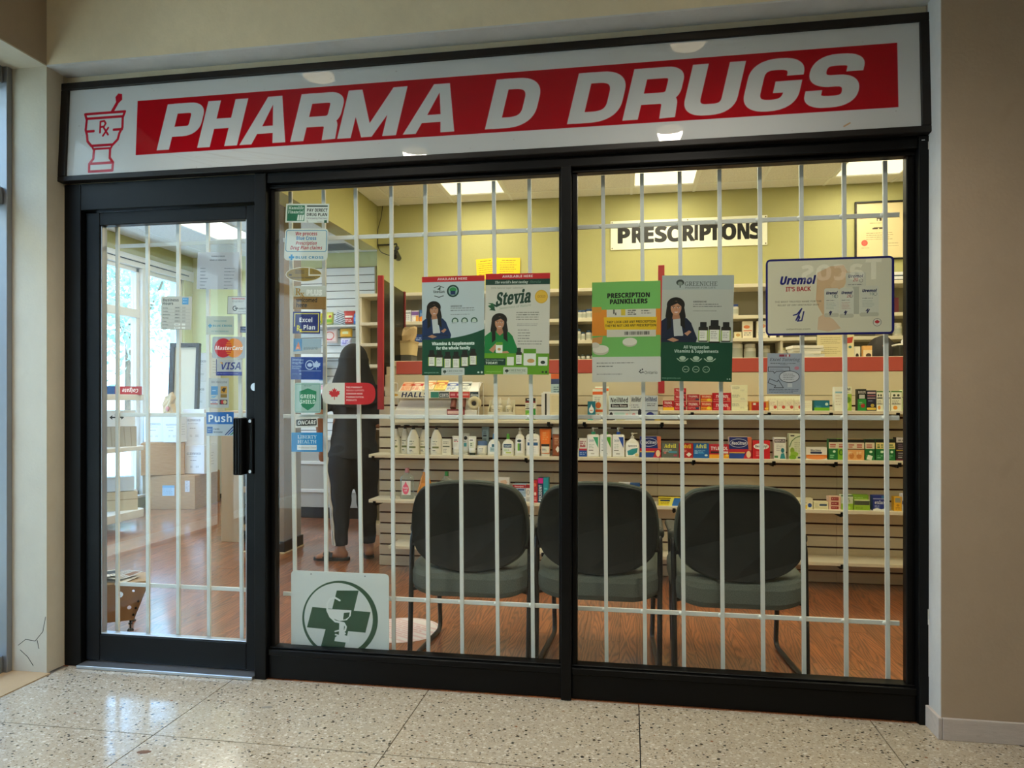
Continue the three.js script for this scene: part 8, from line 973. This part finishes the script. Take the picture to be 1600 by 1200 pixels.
    const q = mesh('sandal', extr(s, 0.016, 0.003, 12).rotateX(-Math.PI / 2), std('#17171a', 0.6), t); q.position.set(a[0], 0.003, a[2]); q.rotation.y = ang; mesh('strap', [new THREE.CylinderGeometry(0.05, 0.052, 0.075, 20, 1, true, -Math.PI * 0.5, Math.PI).rotateZ(Math.PI / 2).rotateX(-Math.PI / 2 * 1).scale(1, 0.92, 1).translate(0.09, 0.016, 0)].map((g) => g), phys('#17171a', 0.6, { side: THREE.DoubleSide }), q); });
}
{ // someone behind the counter, bending over, mostly hidden
  const t = thing('person', 'person with dark brown hair bending behind the counter, mostly hidden by the advertising board', 'person', [1.93, 0, -3.13], Math.PI);
  const f = field([[[0, 0.1, 0.02], [0, 0.88, 0.05], 0.07, 0.12, 1.7, 1], [[0, 0.9, 0.05], [0, 1.38, -0.1], 0.14, 0.13, 1.3, 0.9], [[0, 1.38, -0.12], [0, 1.56, -0.2], 0.07, 0.06], [[0, 1.6, -0.22], [0, 1.63, -0.24], 0.085, 0.09], [[-0.18, 1.4, -0.1], [-0.25, 1.16, -0.14], 0.05, 0.04], [[-0.25, 1.16, -0.14], [-0.12, 1.07, -0.3], 0.04, 0.028], [[0.18, 1.4, -0.1], [0.25, 1.16, -0.14], 0.05, 0.04], [[0.25, 1.16, -0.14], [0.12, 1.07, -0.3], 0.04, 0.028], [[-0.1, 0.05, 0.0], [-0.1, 0.04, -0.16], 0.045, 0.035], [[0.1, 0.05, 0.0], [0.1, 0.04, -0.16], 0.045, 0.035]], 0.04);
  mesh('body', nets(f, [-0.36, -0.02, -0.42], [0.36, 1.76, 0.26], 0.016), MAT.skin, t);
  const c = field([[[0, 0.85, 0.05], [0, 1.4, -0.1], 0.165, 0.155, 1.3, 0.92], [[-0.18, 1.4, -0.1], [-0.25, 1.16, -0.14], 0.068, 0.056], [[0.18, 1.4, -0.1], [0.25, 1.16, -0.14], 0.068, 0.056]], 0.05); mesh('dark_top', nets((x, y, z) => Math.max(c(x, y, z), 0.8 - y), [-0.4, 0.72, -0.4], [0.4, 1.62, 0.3], 0.016), std('#26201e', 0.9), t);
  mesh('trousers', nets((x, y, z) => Math.max(field([[[-0.1, 0.1, 0.02], [-0.09, 0.85, 0.05], 0.075, 0.115], [[0.1, 0.1, 0.02], [0.09, 0.85, 0.05], 0.075, 0.115]], 0.03)(x, y, z), 0.08 - y), [-0.3, 0.04, -0.2], [0.3, 1.02, 0.3], 0.018), std('#1c1c20', 0.9), t);
  mesh('hair', nets((x, y, z) => { const k = clamp((1.72 - y) / 0.3); return (Math.hypot(x / (0.115 + 0.12 * k), (z + 0.2) / (0.13 + 0.05 * k), (y - 1.58) / 0.185) - 1) * 0.12 + 0.002 * Math.sin(x * 70); }, [-0.34, 1.36, -0.46], [0.34, 1.8, 0.1], 0.013), std('#1e1511', 0.75), t);
}
{ const im = A2.g.getImageData(0, 0, 2048, 2048), d = im.data; for (let i = 0; i < d.length; i++) if (i % 4 < 3) d[i] = Math.min(248, d[i] * 1.1); A2.g.putImageData(im, 0, 0); }   // fresh print is a little lighter than the inks listed above
A1.tex.needsUpdate = A2.tex.needsUpdate = true;
renderer.render(scene, camera);
